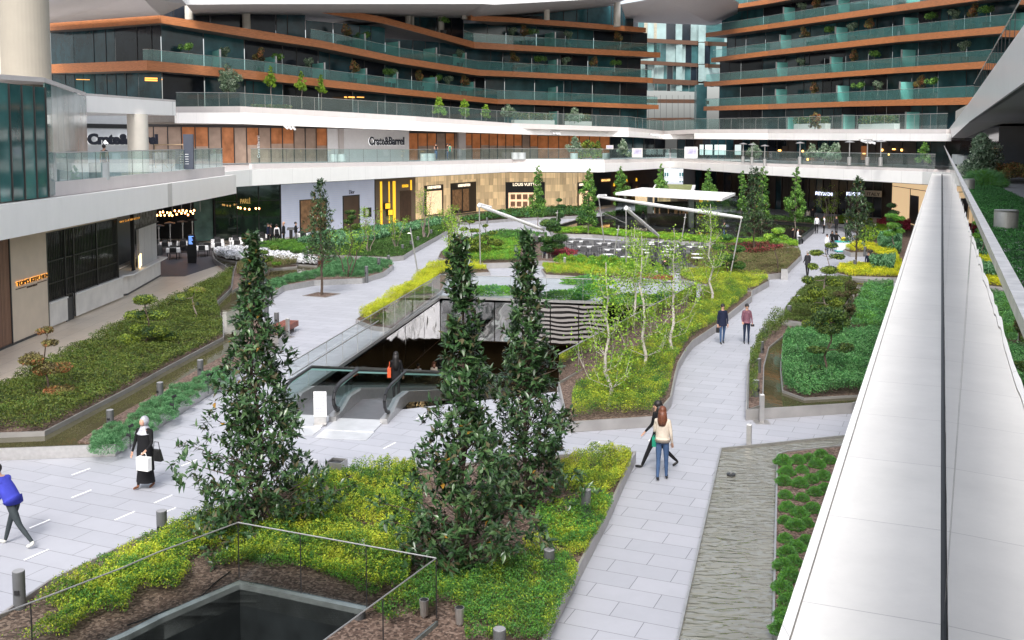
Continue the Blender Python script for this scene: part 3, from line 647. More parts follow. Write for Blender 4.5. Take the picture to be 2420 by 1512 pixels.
# ---- moving walkways (12 degree travelators)
M_rub = pbr('black_rubber', (.018,.018,.02), .35, 0, .1); M_tread = pbr('grooved_tread', (.17,.17,.18), .45, .5, .1, 3)
M_glw = glass('walkway_glass', (.72,.86,.84), 0., 1.5, 1.2)
def walkway(name, label, x, y, w=1.38, first=False):
    t = thing(name, label, 'moving walkway', (x, y, 0), -math.radians(8.5), group='moving walkways down into the pit')
    sl = math.tan(math.radians(13.2)); Lh = 2.3; Lt = 22.
    prof = lambda d: 0 if d < Lh else -(d-Lh)*sl
    b = MB(); b.add([(-w/2,0,.03),(w/2,0,.03),(w/2,Lh,.03),(-w/2,Lh,.03),(w/2,Lh+Lt,prof(Lh+Lt)+.03),(-w/2,Lh+Lt,prof(Lh+Lt)+.03)], [(0,1,2,3),(3,2,4,5)]); b.build('tread', M_tread, t)
    b = MB(); b.box(-w/2-.05, w/2+.05, -1.25, 0, .006, .035); b.box(-w/2-.07, w/2+.07, -2.05, -1.25, .005, .015); b.build('comb_plate', pbr('pale_steel_plate_'+name, (.62,.63,.65), .4, .3, .1, 2), t)
    for sd in (-1, 1):
        X = sd*(w/2+.10); s = MB(); hw = .11
        st = [(-.35,.0,.16),(.35,.0,.20),(1.15,.0,.42),(Lh,.0,.36),(Lh+Lt,prof(Lh+Lt)-.2,prof(Lh+Lt)+.36)]
        for i in range(len(st)-1):
            a, c = st[i], st[i+1]
            s.add([(X-hw,a[0],a[1]),(X+hw,a[0],a[1]),(X+hw,c[0],c[1]),(X-hw,c[0],c[1]),(X-hw,a[0],a[2]),(X+hw,a[0],a[2]),(X+hw,c[0],c[2]),(X-hw,c[0],c[2])],
                  [(0,3,2,1),(4,5,6,7),(0,1,5,4),(1,2,6,5),(2,3,7,6),(3,0,4,7)])
        s.build('skirt', M_steel, t)
        g = MB(); zt = .98
        gp = [(0,.2,.72),(.35,.25,.93),(Lh,.36,zt-.03),(Lh+Lt,prof(Lh+Lt)+.36,prof(Lh+Lt)+zt-.03)]
        for i in range(3):
            a, c = gp[i], gp[i+1]; g.quad((X,a[0],a[1]),(X,c[0],c[1]),(X,c[0],c[2]),(X,a[0],a[2]))
        g.build('glass_side', M_glw, t)
        h = MB(); pts = [(X,.25,.22),(X,-.02,.30),(X,-.20,.48),(X,-.24,.66),(X,-.14,.82),(X,.10,.93),(X,.5,zt),(X,Lh,zt+.02),(X,Lh+Lt,prof(Lh+Lt)+zt+.02)]
        h.path(pts, .05, 8); h.build('handrail', M_rub, t)
        h = MB(); h.quad((X-.045,.45,zt-.13),(X-.045,Lh,zt-.09),(X-.045,Lh,zt-.03),(X-.045,.45,zt-.06)); h.quad((X-.045,Lh,zt-.09),(X-.045,Lh+Lt,prof(Lh+Lt)+zt-.09),(X-.045,Lh+Lt,prof(Lh+Lt)+zt-.03),(X-.045,Lh,zt-.03)); h.build('light_strip', pbr('pale_green_strip_%s%d'%(name,sd), (.5,.72,.68), .5, 0, 0, emit=(.5,.8,.75), es=.25), t)
    return t
walkway('moving_walkway', 'moving walkway with glass sides behind the white notice board, left one of the pair', -6.15, 30.9)
walkway('moving_walkway', 'moving walkway on the right of the pair, carrying the long haired woman downwards', -4.55, 30.45)
t = thing('notice_board', 'white freestanding notice board with lines of blue text before the walkways', 'sign', G(757,1005)+(0,))
b = MB(); b.box(-.19,.19,-.015,.015,.26,1.02); b.build('panel', M_wht, t)
b = MB(); b.obox((0,0), 0, .19, .12, .036, .06); b.box(-.18,.18,-.02,.02,.06,.25); b.build('base', M_steel, t)
M_blue = pbr('blue_ink', (.03,.03,.22), .6, 0, 0); b = MB(); g = np.random.default_rng(3)
for i in range(14):
    x = -g.uniform(.09,.15)
    while x < .13:
        w_ = g.uniform(.02,.05); b.box(x, min(.15,x+w_), -.0165, -.015, .97-i*.046, .984-i*.046); x += w_+.01
b.build('lettering', M_blue, t)
# ------------------------------------------------------------------ near right wing (the terrace the camera leans over)
A_ = math.radians(22.66); DD = (math.sin(A_), math.cos(A_)); NN = (DD[1], -DD[0])
def TW(tt, w, z=None):
    p = (DD[0]*tt+NN[0]*w, DD[1]*tt+NN[1]*w); return p if z is None else p+(z,)
rw = thing('near_terrace_wing', 'pale stone terrace wing with broad parapet cap running away beside the viewpoint', 'building', TW(0,0)+(0,))
b = MB(); b.prism([TW(-14,-.545), TW(73,-.5), TW(73,.035), TW(-14,.0655)], 6.0, 6.26); b.build('parapet_cap', M_cap, rw, True)
b = MB(); b.prism([TW(-14,-.60), TW(75,-.55), TW(75,-.506), TW(-14,-.553)], 4.9, 6.262); b.build('fascia', M_white, rw, True)
b = MB(); b.prism([TW(-14,-.546), TW(75,-.50), TW(75,30), TW(-14,30)], 5.4, 5.99); b.build('slab', M_conc, rw, True)
b = MB(); b.prism([TW(-14,.067), TW(73,.037), TW(73,.1), TW(-14,.074)], 6.1, 6.24); b.build('glass_channel', M_black, rw, True)
b = MB(); b.prism([TW(-14,.17), TW(73,.15), TW(73,.32), TW(-14,.34)], 6.0, 6.74); b.build('inner_kerb', M_curb, rw, True)
for k in range(9):
    t0 = -3.1+k*8.0 if k else -6.; t1 = -3.1+(k+1)*8.0-.03; b = MB()
    a, c, d_, e = TW(t0,.072,6.2), TW(t1,.072,6.2), TW(t1,.135,8.10), TW(t0,.135,8.10); b.quad(a,c,d_,e); b.build('glass_panel', M_gle, rw, True)
    b = MB(); a, c, d_, e = TW(t1,.070,6.2), TW(t1+.03,.070,6.2), TW(t1+.03,.133,8.10), TW(t1,.133,8.10); b.quad(a,c,d_,e); b.build('glass_joint', M_black, rw, True)
M_rail = pbr('scuffed_clear_rail', (.60,.58,.58), .28, .6, .25, 25)
b = MB(); b.prism([TW(-6,.125), TW(69,.125), TW(69,.150), TW(-6,.150)], 8.098, 8.125); b.build('top_rail', M_rail, rw, True)
b = MB(); b.prism([TW(-14,1.6), TW(73,1.6), TW(73,30), TW(-14,30)], 9.65, 9.80); a_, c_ = E(2243,331,92), E(2241,306,92); p_, q_ = TW(73.2,1.6,9.65), TW(73.2,30,9.65); b.quad(p_, q_, (a_[0]+22,a_[1],a_[2]), a_); b.build('soffit', M_soff, rw, True)
b = MB(); b.prism([TW(-14,1.59), TW(73.2,1.59), TW(73.2,1.75), TW(-14,1.75)], 9.64, 10.95); b.quad(TW(73.2,1.6,9.64), a_, c_, TW(73.2,1.6,10.95)); b.build('upper_fascia', M_white, rw, True)
b = MB(); b.prism([TW(76,3.5), TW(100,1.5), TW(100,34), TW(30,34), TW(30,12.2), TW(75,9.2)], 6.72, 9.4); b.build('added_dark_end_wall', M_win[2], rw, True)  # dark block added so the deep end of the terrace looks shaded
b = MB(); b.prism([TW(-14,1.58), TW(73.2,1.58), TW(73.2,1.72), TW(-14,1.72)], 9.60, 9.645); b.build('drip_edge', M_dkmet, rw, True)
b = MB(); b.prism([TW(-14,1.76), TW(73,1.76), TW(95,1.0), TW(95,30), TW(-14,30)], 9.81, 10.93); b.build('upper_floor', M_conc, rw, True)
balustrade(rw, [TW(-10,1.80), TW(30,1.80), TW(73,1.80)], 10.95, 12.1, M_glc, True, 2.4, 0)
b = MB(); b.prism([TW(-14,.345), TW(73,.325), TW(73,30), TW(-14,30)], 6.4, 6.7); b.build('terrace_floor', pbr('terrace_paving', (.26,.26,.27), .55, 0, .15, 3), rw, True)
b = MB(); b.prism([TW(24,7.5), TW(60,5.2), TW(75,7), TW(75,9), TW(24,12)], 6.71, 9.64); b.build('shop_glazing', M_win[2], rw, True)
b = MB(); b.lathe([(.4,6.71),(.4,9.64)], TW(47,4.2)+(0,), 20); b.build('column', M_curb, rw, True)
b = MB(); b.prism([TW(20,4.4), TW(27,3.6), TW(27,7), TW(20,8)], 6.71, 7.1); b.build('planter_kerb', M_black, rw, True)
groundcover('terrace_groundcover', 'low dark green ground cover with small pale flowers on the right terrace', 'ground cover', [TW(2.2,.36), TW(50,.34), TW(50,1.3), TW(38,2.0), TW(26,2.4), TW(18,2.25), TW(10,2.4), TW(2.2,2.6)], .12, 2300, .035, [leafm('terrace_leaf', (.035,.15,.035), .5, .2), leafm('terrace_leaf_pale', (.06,.22,.05), .5, .2), leafm('terrace_leaf_dark', (.018,.08,.02), .5, .2)], 71, z0=6.70, cs=4)
g = np.random.default_rng(9); n = 260; tt = g.uniform(3,24,n); ww = g.uniform(.5,2.3,n); ww = np.where(g.uniform(size=n)<.5, 1.6+g.normal(0,.3,n), ww)
C = np.stack([DD[0]*tt+NN[0]*ww, DD[1]*tt+NN[1]*ww, np.full(n, 6.84)], 1)
tag(foliage('flower', C, unit(n,g)*np.array([1,1,.1]), np.tile([0,0,1.],(n,1)), .04, .035, [pbr('lilac_petal', (.55,.50,.62), .6, 0, 0)], None, g), 'tiny lilac white flowers sprinkled over the terrace ground cover', 'flowers', kind='stuff')
for (tt, w, r, hh, lb) in ((21.2,1.15,.21,.40,'brushed steel drum planter standing in the green strip, nearest one'),(37.5,.85,.21,.42,'brushed steel drum planter in front of the fluffy grass on the right terrace')):
    t = thing('drum_planter', lb, 'planter', TW(tt,w,6.72), group='steel drum planters on the right terrace')
    b = MB(); b.lathe([(.15,0),(.15,.03),(r,.03),(r,hh*.92)], n=32); b.build('drum', M_steel, t, smooth=False)
    b = MB(); b.lathe([(r*.96,hh*.94),(r*.99,hh),(r*.9,hh)], n=32); b.build('lid', M_steel, t)
for (tt, w, s, lb) in ((9.6,2.55,1.0,'white tube floodlight under the right soffit, the near large one'),(17.2,2.35,.95,'white tube floodlight under the right soffit, further along')):
    t = thing('floodlight', lb, 'floodlight', TW(tt,w,9.64), rz=-A_, group='tube floodlights under the right soffit')
    b = MB(); b.lathe([(.09,-.02),(.09,0)], n=16); b.tube((0,0,0),(0,.02,-.10), .02); b.build('mount', M_dkmet, t)
    b = MB(); b.tube((.05,.10,-.09),(-.12,-.28,-.20), .065*s, n=16); b.build('tube_housing', M_wht, t, smooth=False)
    b = MB(); b.tube((-.121,-.282,-.2005),(-.125,-.29,-.203), .058*s, n=16); b.build('lens', M_black, t)
for i, (tt, w) in enumerate(((14,3.3),(17,3.9),(15.2,3.0))):
    b = MB(); b.tube((0,0,-.015),(0,0,0), .06, n=14); o = b.build('recessed_downlight', pbr('lamp_glow%d'%i, (1,.8,.5), .5, 0, 0, emit=(1,.75,.45), es=2.5)); o.location = TW(tt,w,9.648)
    tag(o, 'round recessed downlight glowing warm in the right soffit, %s from the viewer' % ['nearest','farthest','middle one'][i], 'downlight', 'downlights in the right soffit')
# ------------------------------------------------------------------ walls addressed by the photograph's survey
class Wall:
    def __init__(s, P, Q): s.P = P; s.Q = Q; s.L = math.hypot(Q[0]-P[0], Q[1]-P[1]); s.ux = ((Q[0]-P[0])/s.L, (Q[1]-P[1])/s.L); s.n = (s.ux[1], -s.ux[0])
    def uv(s, u, v):
        x, y, d = ray(u, v); den = x*s.n[0]+y*s.n[1]; t = (s.P[0]*s.n[0]+s.P[1]*s.n[1])/den
        X, Y, Z = x*t, y*t, H+d*t; return (X-s.P[0])*s.ux[0]+(Y-s.P[1])*s.ux[1], Z
    def pt(s, a, o=0): return (s.P[0]+s.ux[0]*a+s.n[0]*o, s.P[1]+s.ux[1]*a+s.n[1]*o)
    def slab(s, b, a0, a1, z0, z1, o0, o1): b.prism([s.pt(a0,o0), s.pt(a1,o0), s.pt(a1,o1), s.pt(a0,o1)], z0, z1)
    def rect(s, u0, v0, u1, v1):   # pixel corners (left top, right bottom) -> a0,a1,z0,z1
        um = (u0+u1)/2; a0 = s.uv(u0, v0)[0]; a1 = s.uv(u1, v1)[0]; return a0, a1, s.uv(um, v1)[1], s.uv(um, v0)[1]
    def panel(s, par, name, mat, r, o0=0., o1=.03, px=True):
        a0, a1, z0, z1 = s.rect(*r) if px else r
        b = MB(); s.slab(b, a0, a1, max(z0,.01), z1, o0, o1); return b.build(name, mat, par, True)
    def sign(s, par, txt, mat, u, v, hpx, wpx=None, ext=.06, o=.05, name='lettering', bold=0.):
        a, z = s.uv(u, v); D = s.pt(a)[1]; size = hpx/F*D*1.38; r = text(name, txt, mat, s.pt(a,o)+(z,), s.ux, size, par, ext, 1., bold)
        if wpx:
            a1 = s.uv(u+wpx, v)[0]-a; xs = [c.co for c in r.data.vertices]; ox = off(par) if par is not None else Vector((0,0,0))
            pr_ = [((c.x+ox.x-s.P[0])*s.ux[0]+(c.y+ox.y-s.P[1])*s.ux[1]-a) for c in xs]; mx = max(pr_); k = a1/mx
            for c, q in zip(xs, pr_): c.x += s.ux[0]*q*(k-1); c.y += s.ux[1]*q*(k-1)
        return r
def face_strip(b, pts, off_, back=0.):   # pts: (x,y,ztop,zbot) front face + top + bottom going back `off_`
    o = offs(pts, off_)
    for i in range(len(pts)-1):
        p, q, r, s = pts[i], pts[i+1], o[i+1], o[i]
        b.add([(p[0],p[1],p[3]),(q[0],q[1],q[3]),(q[0],q[1],q[2]),(p[0],p[1],p[2]),(s[0],s[1],p[3]),(r[0],r[1],q[3]),(r[0],r[1],q[2]),(s[0],s[1],p[2])],
              [(0,1,2,3),(3,2,6,7),(5,4,7,6),(0,4,5,1)]+([(0,3,7,4)] if i == 0 else [])+([(1,5,6,2)] if i == len(pts)-2 else []))
def UP(l):  # (u,vtop,vbot,D) -> (x,y,ztop,zbot)
    out = []
    for u, vt, vb, D in l:
        a = E(u, vt, D); c = E(u, vb, D); out.append((a[0], D, a[2], c[2]))
    return out
def shift(pts, dz0=0, dz1=0): return [(p[0],p[1],p[2]+dz0,p[3]+dz1) for p in pts]
# ---- left mall wing
lw = thing('left_mall_wing', 'long two storey white stone mall wing with shops under a projecting terrace', 'building', (-20.6, 50, 0))
XL = -18.0
fa = [(XL+.25,6,6.15,4.9),(XL,30,6.15,4.9),(XL-.15,50,6.15,4.92),(XL-.35,68.3,6.18,4.93)]
b = MB(); face_strip(b, fa, .35); b.build('terrace_fascia', M_white, lw, True)
b = MB(); face_strip(b, [(p[0],p[1],p[2]-.05,p[3]+.35) for p in offs(fa,.36)], 14); b.prism([(XL-.35,68.3),(XL-.7,68.3),(XL-4,68.4),(XL-4,69)],4.93,6.1); b.build('terrace_slab', M_curb, lw, True)
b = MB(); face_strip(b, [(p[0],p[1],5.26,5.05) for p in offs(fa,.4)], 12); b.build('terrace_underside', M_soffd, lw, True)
b = MB(); face_strip(b, [(p[0],p[1],4.99,4.80) for p in offs(fa,1.2)], .35); b.build('trim_strip', M_curb, lw, True)
cu = [(p[0],p[1],6.72,6.12) for p in offs(fa,.75)]; b = MB(); face_strip(b, cu, .3); b.build('terrace_kerb', M_curb, lw, True)
balustrade(lw, [(p[0]-.12,p[1],6.72) for p in cu[1:]], 6.72, 7.92, M_glt, True, 1.5, 0, jm=M_dkmet)
FB = UP([(528,406.5,443.5,77),(595,400.3,438.8,81),(983,390.4,417.8,101),(1212,385.3,405.9,117),(1428,386.2,406.6,116),(1583,381,396.6,134),(1600,381.2,397,132),(1642,384.8,400.8,126),(1739,388.6,408.3,113),(1814,393.5,414,105),(2179,405.5,435,83),(2232,407,438,79)])
FB1, FB2 = FB[:7], FB[6:]
fw = thing('far_mall_wing', 'far two storey mall wing with white terrace fascia bending around the court', 'building', (0, 120, 0))
for nm, P_, par in (('a', FB1, lw), ('b', FB2, fw)):
    b = MB(); face_strip(b, P_, .35); b.build('terrace_fascia', M_white, par, True)
    b = MB(); face_strip(b, [(p[0],p[1],p[2]-.05,p[2]-.5) for p in offs(P_,.36)], 26 if nm == 'b' else 20); b.build('terrace_slab', M_curb, par, True)
    b = MB(); face_strip(b, [(p[0],p[1],p[3]+.25,p[3]+.1) for p in offs(P_,.37)], 24 if nm == 'b' else 9); b.build('terrace_underside', M_soffd, par, True)
    b = MB(); face_strip(b, [(p[0],p[1],p[3]+.05,p[3]-.12) for p in offs(P_,1.3)], .4); b.build('trim_strip', M_soff, par, True)
KB = UP([(595,386.7,399,82),(983,381.5,391,102),(1212,375.5,386,118),(1428,377,387,117),(1583,373.6,381,135),(1642,375.5,385,127),(1739,382.5,390,114),(1814,386,395,106),(2179,398.5,407,84),(2206,399.5,408,82)])
for P_, par in ((KB[:5], lw), (KB[4:], fw)):
    b = MB(); face_strip(b, P_, .3); b.build('terrace_kerb', M_curb, par, True)
    q = offs(P_, .1); balustrade(par, [(p[0],p[1],p[2]) for p in q], 0, 1.2, M_glf, True, 2.0, 0, gname='glass_balustrade', joints=True)
# first floor upper slab (second terrace)
L2A = UP([(418,266,291,97),(575,266,293,103),(983,287,308.6,112),(1267,305,318.5,124),(1436,308.6,322.8,128),(1485,309.8,323.2,127),(1567,317.5,328.3,138)])
L2B = UP([(1560,317.5,328.3,138),(1641,318,328.6,137)])
L2C = UP([(1640,314.5,328.2,132),(1814,314.5,330,120),(2238,315.5,333.7,88)])
for P_, par, bk in ((L2A, lw, 16), (L2B, fw, 10), (L2C, fw, 20)):
    b = MB(); face_strip(b, P_, .4); b.build('upper_fascia', M_white, par, True)
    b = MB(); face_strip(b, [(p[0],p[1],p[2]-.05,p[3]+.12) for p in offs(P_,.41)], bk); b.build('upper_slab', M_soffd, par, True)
K2A = UP([(418,252,266,98),(567,251,266,104),(800,253,275,109),(983,276-7,288,113),(1210,291,303,122),(1485,301,311,128),(1567,309,318,139)])
K2A[2] = UP([(800,264,277,109)])[0]; K2A[3] = UP([(983,275,287,113)])[0]
K2C = UP([(1567,309.5,318,139),(1645,305.5,316,133),(1814,305,315,121),(2235,305,316,89)])
for P_, par in ((K2A, lw), (K2C, fw)):
    b = MB(); face_strip(b, P_, 3); b.build('upper_kerb', M_curb, par, True)
    q = offs(P_, .1); balustrade(par, [(p[0],p[1],p[2]) for p in q], 0, 1.35, M_glf, True, 2.4, 0, gname='upper_balustrade', joints=True, jm=M_steel)
# ---- first floor shop walls
M_store = pbr('warm_store_interior', (.24,.10,.045), .7, 0, .6, .9, emit=(.45,.14,.035), es=.18)
M_store2 = pbr('papered_window', (.36,.26,.20), .7, 0, .15, 1.5)
M_frame = pbr('window_frame', (.05,.045,.045), .4, .3, 0)
def shopwall(par, P, Q, z0, z1, bays, mats, g, frame=.09, name='shop_window', mid=True, mcols=None):
    w = Wall(P, Q); n = bays
    for k in range(n):
        a0, a1 = w.L*k/n+frame/2, w.L*(k+1)/n-frame/2; b = MB(); w.slab(b, a0, a1, z0, z1-.25, 0, .02)
        o = b.build(name, mats[g.integers(0, len(mats))], par, True)
        if mid and g.uniform() < .7:
            b = MB(); zz = z0+(z1-z0)*g.uniform(.42,.52); w.slab(b, a0, a1, z0, zz, .021, .03); b.build('window_paper', M_store2, par, True)
    b = MB()
    for k in range(n+1): w.slab(b, max(0,w.L*k/n-frame/2), min(w.L, w.L*k/n+frame/2), z0, z1-.2, 0, .08)
    w.slab(b, 0, w.L, z1-.25, z1, 0, .12); b.build('window_frame', M_frame, par, True); return w
g = np.random.default_rng(5)
zf = 6.3
W1 = [(E(330,390,96)[0],96), (E(773,390,112)[0],112), (E(965,390,119)[0],119), (E(1270,380,131)[0],131), (E(1440,380,134)[0],134), (E(1570,380,143)[0],143)]
shopwall(lw, W1[0], W1[1], 6.2, 10.0, 15, [M_store, M_store, M_store2], g)
wcb = Wall(W1[1], W1[2]); M_pan = pbr('white_panel_wall', (.88,.88,.89), .5, 0, .03)
b = MB(); wcb.slab(b, 0, wcb.L, 6.1, 9.75, 0, .15); b.build('white_shop_wall', M_pan, lw, True)
b = MB(); wcb.slab(b, wcb.uv(797,340)[0], wcb.uv(807,340)[0], 6.2, 9.75, .15, .5); b.build('pilaster', M_curb, lw, True)
shopwall(lw, W1[2], W1[3], 6.2, 9.55, 15, [M_store, M_store, M_store2], g)
wcx = Wall(W1[2], W1[3]); wcx.panel(lw, 'pilaster', M_curb, (1079,308,1096,377), .1, .4)
shopwall(lw, W1[3], W1[4], 6.2, 9.3, 7, [M_store], g, mid=False)
shopwall(lw, W1[4], W1[5], 6.2, 9.2, 5, [M_win[2], M_win[0]], g, mid=False)
M_ink = pbr('black_letter', (.012,.014,.03), .4, 0, 0); M_halo = pbr('white_halo_letter', (.9,.9,.92), .5, 0, 0, emit=(1,1,1), es=.6)
def shopsign(name, label, w, txt, mat, u, v, h, wpx, halo=False, cat='sign', bold=.0, ext=.1):
    a, z = w.uv(u, v); p = w.pt(a); t = thing(name, label, cat, p+(z,))
    if halo: w.sign(t, txt, M_halo, u-.8, v+.6, h*1.02, wpx+1.6, .02, .16, 'letter_halo', .02)
    w.sign(t, txt, mat, u, v, h, wpx, ext, .24 if halo else .06, 'lettering', bold); return t
shopsign('shop_sign', 'bold black lettering reading Crate&Barrel on the white upper shop wall', wcb, 'Crate&Barrel', M_ink, 869, 342, 19, 83, True, bold=.03)
shopsign('shop_sign', 'small pale vertical lettering on the orange lit shop window', Wall(W1[0],W1[1]), 'Crate&Barrel', M_pan, 0, 0, 1, None) if False else None
wv_ = Wall(W1[0], W1[1]); a, z = wv_.uv(612, 373); tv = thing('shop_sign', 'pale grey Crate&Barrel lettering running up the orange shop window', 'sign', wv_.pt(a)+(z,))
text('lettering', 'Crate&Barrel', M_pan, wv_.pt(a,.12)+(z,), wv_.ux, .42, tv, .02, 1., 0, vertical=True)
for i, (u, v) in enumerate(((687,300),(1308,313),(1540,318),(2032,332))):
    D = (106,126,127,96)[i]; x, y, z = E(u, v, D); t = thing('floodlight_cluster', 'white floodlight cluster under the upper terrace edge, %s from the left' % ORD[i], 'floodlight', (x, y-1.2, z), group='floodlight clusters under the upper terrace')
    b = MB()
    for k in range(3): b.tube((k*.38-.3,0,.05*-k), (k*.38+.02,-.5,-.16-.05*k), .11, n=10)
    b.build('lamp_head', M_wht, t); b = MB(); b.box(-.5,.7,-.05,.12,.0,.14); b.build('bracket', M_steel, t)
# right first floor restaurants
W2 = [(E(1600,375,146)[0],146),(E(1660,375,142)[0],142),(E(1814,375,130)[0],130),(E(2270,385,98)[0],98)]
M_amb = pbr('amber_lamp', (1,.6,.2), .5, 0, 0, emit=(1,.5,.12), es=3.0); M_dim = pbr('dim_restaurant', (.03,.018,.012), .5, 0, .7, .5)
M_day = pbr('daylit_window', (.75,.85,.85), .3, 0, .15, .8, emit=(.75,.88,.88), es=.45)
for i in range(3): shopwall(fw, W2[i], W2[i+1], 6.0, 9.2, (3,8,16)[i], [M_win[2], M_dim, M_win[0]], g, mid=False)
wd = Wall(W2[1], W2[2])
for (u0,u1) in ((1632,1648),(1655,1663),(1668,1684),(1690,1698),(1700,1716),(1738,1752)): wd.panel(fw, 'daylit_pane', M_day, (u0,342,u1,366), .1, .14)
wr = Wall(W2[2], W2[3])
for i,(u,v) in enumerate(((1896,355),(1906,362),(1908,374),(2040,361),(2084,352),(2110,351),(2130,352),(1840,354),(2100,362))):
    wr.panel(fw, 'amber_lamp', M_amb, (u,v,u+(6 if i%2 else 3),v+(3 if i%2 else 5)), .05, .12)
for k in range(5): wr.panel(fw, 'curtain_panel', [M_brn, M_store][k%2], (1850+k*62, 345, 1862+k*62, 378), .04, .09)
# ---- towers of cedar bands
def cutp(P_, u):
    out = []
    for i, p in enumerate(P_):
        pu = 1209.5+F*p[0]/p[1]
        if pu >= u: out.append(p)
        elif i+1 < len(P_):
            q = P_[i+1]; qu = 1209.5+F*q[0]/q[1]
            if qu > u: f = (u-pu)/(qu-pu); out.append(tuple(a+(c-a)*f for a, c in zip(p, q)))
    return out
def tower(name, label, bands, top, back, root, bal=1.1, soffd=5.0, gz=3.0, bays=4.2, seed=1, l2=None, litp=.0, cuts=None):
    t = thing(name, label, 'building', root); g = np.random.default_rng(seed)
    for bi, P_ in enumerate(bands):
        b = MB(); face_strip(b, P_, .25); b.build('cedar_band', M_wood, t, True)
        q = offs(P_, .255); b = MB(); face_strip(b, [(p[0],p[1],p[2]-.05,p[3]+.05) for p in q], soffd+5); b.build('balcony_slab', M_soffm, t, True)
        q = cutp(offs(P_, .3), cuts[bi] if cuts else 0)
        if len(q) > 1: balustrade(t, [(p[0],p[1],p[2]+.02) for p in q], 0, bal, M_glr, True, 2.6, 0, gname='balcony_glass', joints=False)
    # glazing storeys between consecutive bands
    lv = bands if l2 is None else [l2]+bands
    for k in range(len(lv)):
        lo = lv[k]; hi = lv[k+1] if k+1 < len(lv) else None
        base = offs(lo, gz)
        for i in range(len(base)-1):
            p, q = base[i], base[i+1]; L_ = math.hypot(q[0]-p[0], q[1]-p[1]); n = max(1, round(L_/bays))
            zt = (hi[min(i, len(hi)-1)][3]+.3) if hi else p[2]+2.8
            zt = max(zt, p[2]+2.4)
            for m in range(n):
                f0, f1 = m/n, (m+1)/n; a = (p[0]+(q[0]-p[0])*f0, p[1]+(q[1]-p[1])*f0); c = (p[0]+(q[0]-p[0])*f1, p[1]+(q[1]-p[1])*f1); z0 = p[2]+(q[2]-p[2])*f0-.1
                b = MB(); w = Wall(a, c); w.slab(b, .05, w.L-.05, z0, zt, 0, .05); 
                o = b.build('window', M_win[g.choice(3, p=[.5,.2,.3])], t, True)
                if g.uniform() < .5:
                    b = MB(); x = g.uniform(.2,.7)*w.L; w.slab(b, x, x+.08, z0, zt, .05, .1); w.slab(b, 0, .05, z0, zt, 0, .1); b.build('mullion', M_frame, o, True)
    return t
BL1 = UP([(60,154,174,118),(114,152,173,114),(347,142.5,166,102),(605,168,188,108),(945,209,223.5,120),(1177,234,245.5,131),(1215,234.5,246,132),(1556,248,258,141)])
BL2 = UP([(60,57,75,119),(114,54,72.5,115),(378,36,54,103),(605,71,90.5,108),(755,95,112,113),(945,135,150,120),(1130,164.5,178.5,128),(1215,169,181.5,131),(1542,184,196,140)])
BL3 = UP([(727,12,30,122),(760,14,30.5,114),(905,40,55,119),(1000,66,80,123),(1121,99,114,129),(1215,105.5,119,130),(1560,124,136,141)])
BL4 = UP([(1095,33,46,131),(1112,36,48,126),(1215,41,53,130),(1360,52,64,135),(1526,65.5,77,140)])
L2L = [(p[0],p[1],10.9-(p[1]-100)*.015,0) for p in BL1]
tl = tower('left_apartment_tower', 'terraced apartment block with cedar bands and teal glass stepping back on the left', [BL1, BL2, BL3, BL4], None, 12, (-15,110,10), seed=3, l2=L2L, cuts=(347,738,1096,9999))
BR1 = UP([(1662,252,261.5,150),(1814,246,258,139),(1990,240,252,123),(2295,229.5,247,102)])
BR2 = UP([(1664,194,204.5,150),(1814,183,194.5,139),(2114,160,173,115),(2352,143,160,99)])
BR3 = UP([(1680,137,147.5,149),(1814,120,131.5,139),(2114,85,100,115),(2408,58,75,95)])
BR4 = UP([(1667,78,88,150),(1814,57,68.5,139),(2114,12,27.5,115),(2440,-35,-16,93)])
BR5 = UP([(1686,19,28,148),(1814,-2,9,139),(2114,-60,-45,115)])
L2R = [(p[0],p[1],9.6,0) for p in BR1]
tr_ = tower('right_apartment_tower', 'terraced apartment block with cedar bands and teal glass balconies on the right', [BR1, BR2, BR3, BR4, BR5], None, 12, (35,120,10), seed=4, l2=L2R)
# dividers
def divider(t, P_, u, h, depth, inn=.45):
    """frosted panel across the balcony at the place seen at image column u"""
    for i in range(len(P_)-1):
        p, q = P_[i], P_[i+1]; up = 1209.5+F*p[0]/(p[1]*1.0) ; uq = 1209.5+F*q[0]/(q[1]*1.0)
        if up <= u <= uq or i == len(P_)-2:
            lo_, hi_ = 0., 1.
            for _ in range(30):
                f = (lo_+hi_)/2; x = p[0]+(q[0]-p[0])*f; y = p[1]+(q[1]-p[1])*f
                if 1209.5+F*x/y < u: lo_ = f
                else: hi_ = f
            z = p[2]+(q[2]-p[2])*f; dx, dy = q[0]-p[0], q[1]-p[1]; l = math.hypot(dx, dy); nx, ny = -dy/l, dx/l; tx, ty = dx/l*.04, dy/l*.04
            a = (x+nx*inn, y+ny*inn); c = (x+nx*depth, y+ny*depth)
            b = MB(); b.prism([(a[0]-tx,a[1]-ty),(a[0]+tx,a[1]+ty),(c[0]+tx,c[1]+ty),(c[0]-tx,c[1]-ty)], z, z+h); o = b.build('balcony_divider', M_div, t, True)
            b = MB(); e = (x+nx*(inn-.12), y+ny*(inn-.12)); b.prism([(a[0]-tx*2.2,a[1]-ty*2.2),(a[0]+tx*2.2,a[1]+ty*2.2),(e[0]+tx*2.2,e[1]+ty*2.2),(e[0]-tx*2.2,e[1]-ty*2.2)], z, z+h+.03)
            b.build('end_post', M_steel, o, True); return
for P_, us, h in ((BL1, (529,661,774.5,872.5,945,1036,1126,1318), 1.85), (BL2, (870,950,1037,1106,1319), 1.85), (BL3, (1314,), 1.9)):
    for u in us: divider(tl, P_, u, h, 2.9)
divider(tl, L2L, 1320, 1.9, 2.9)
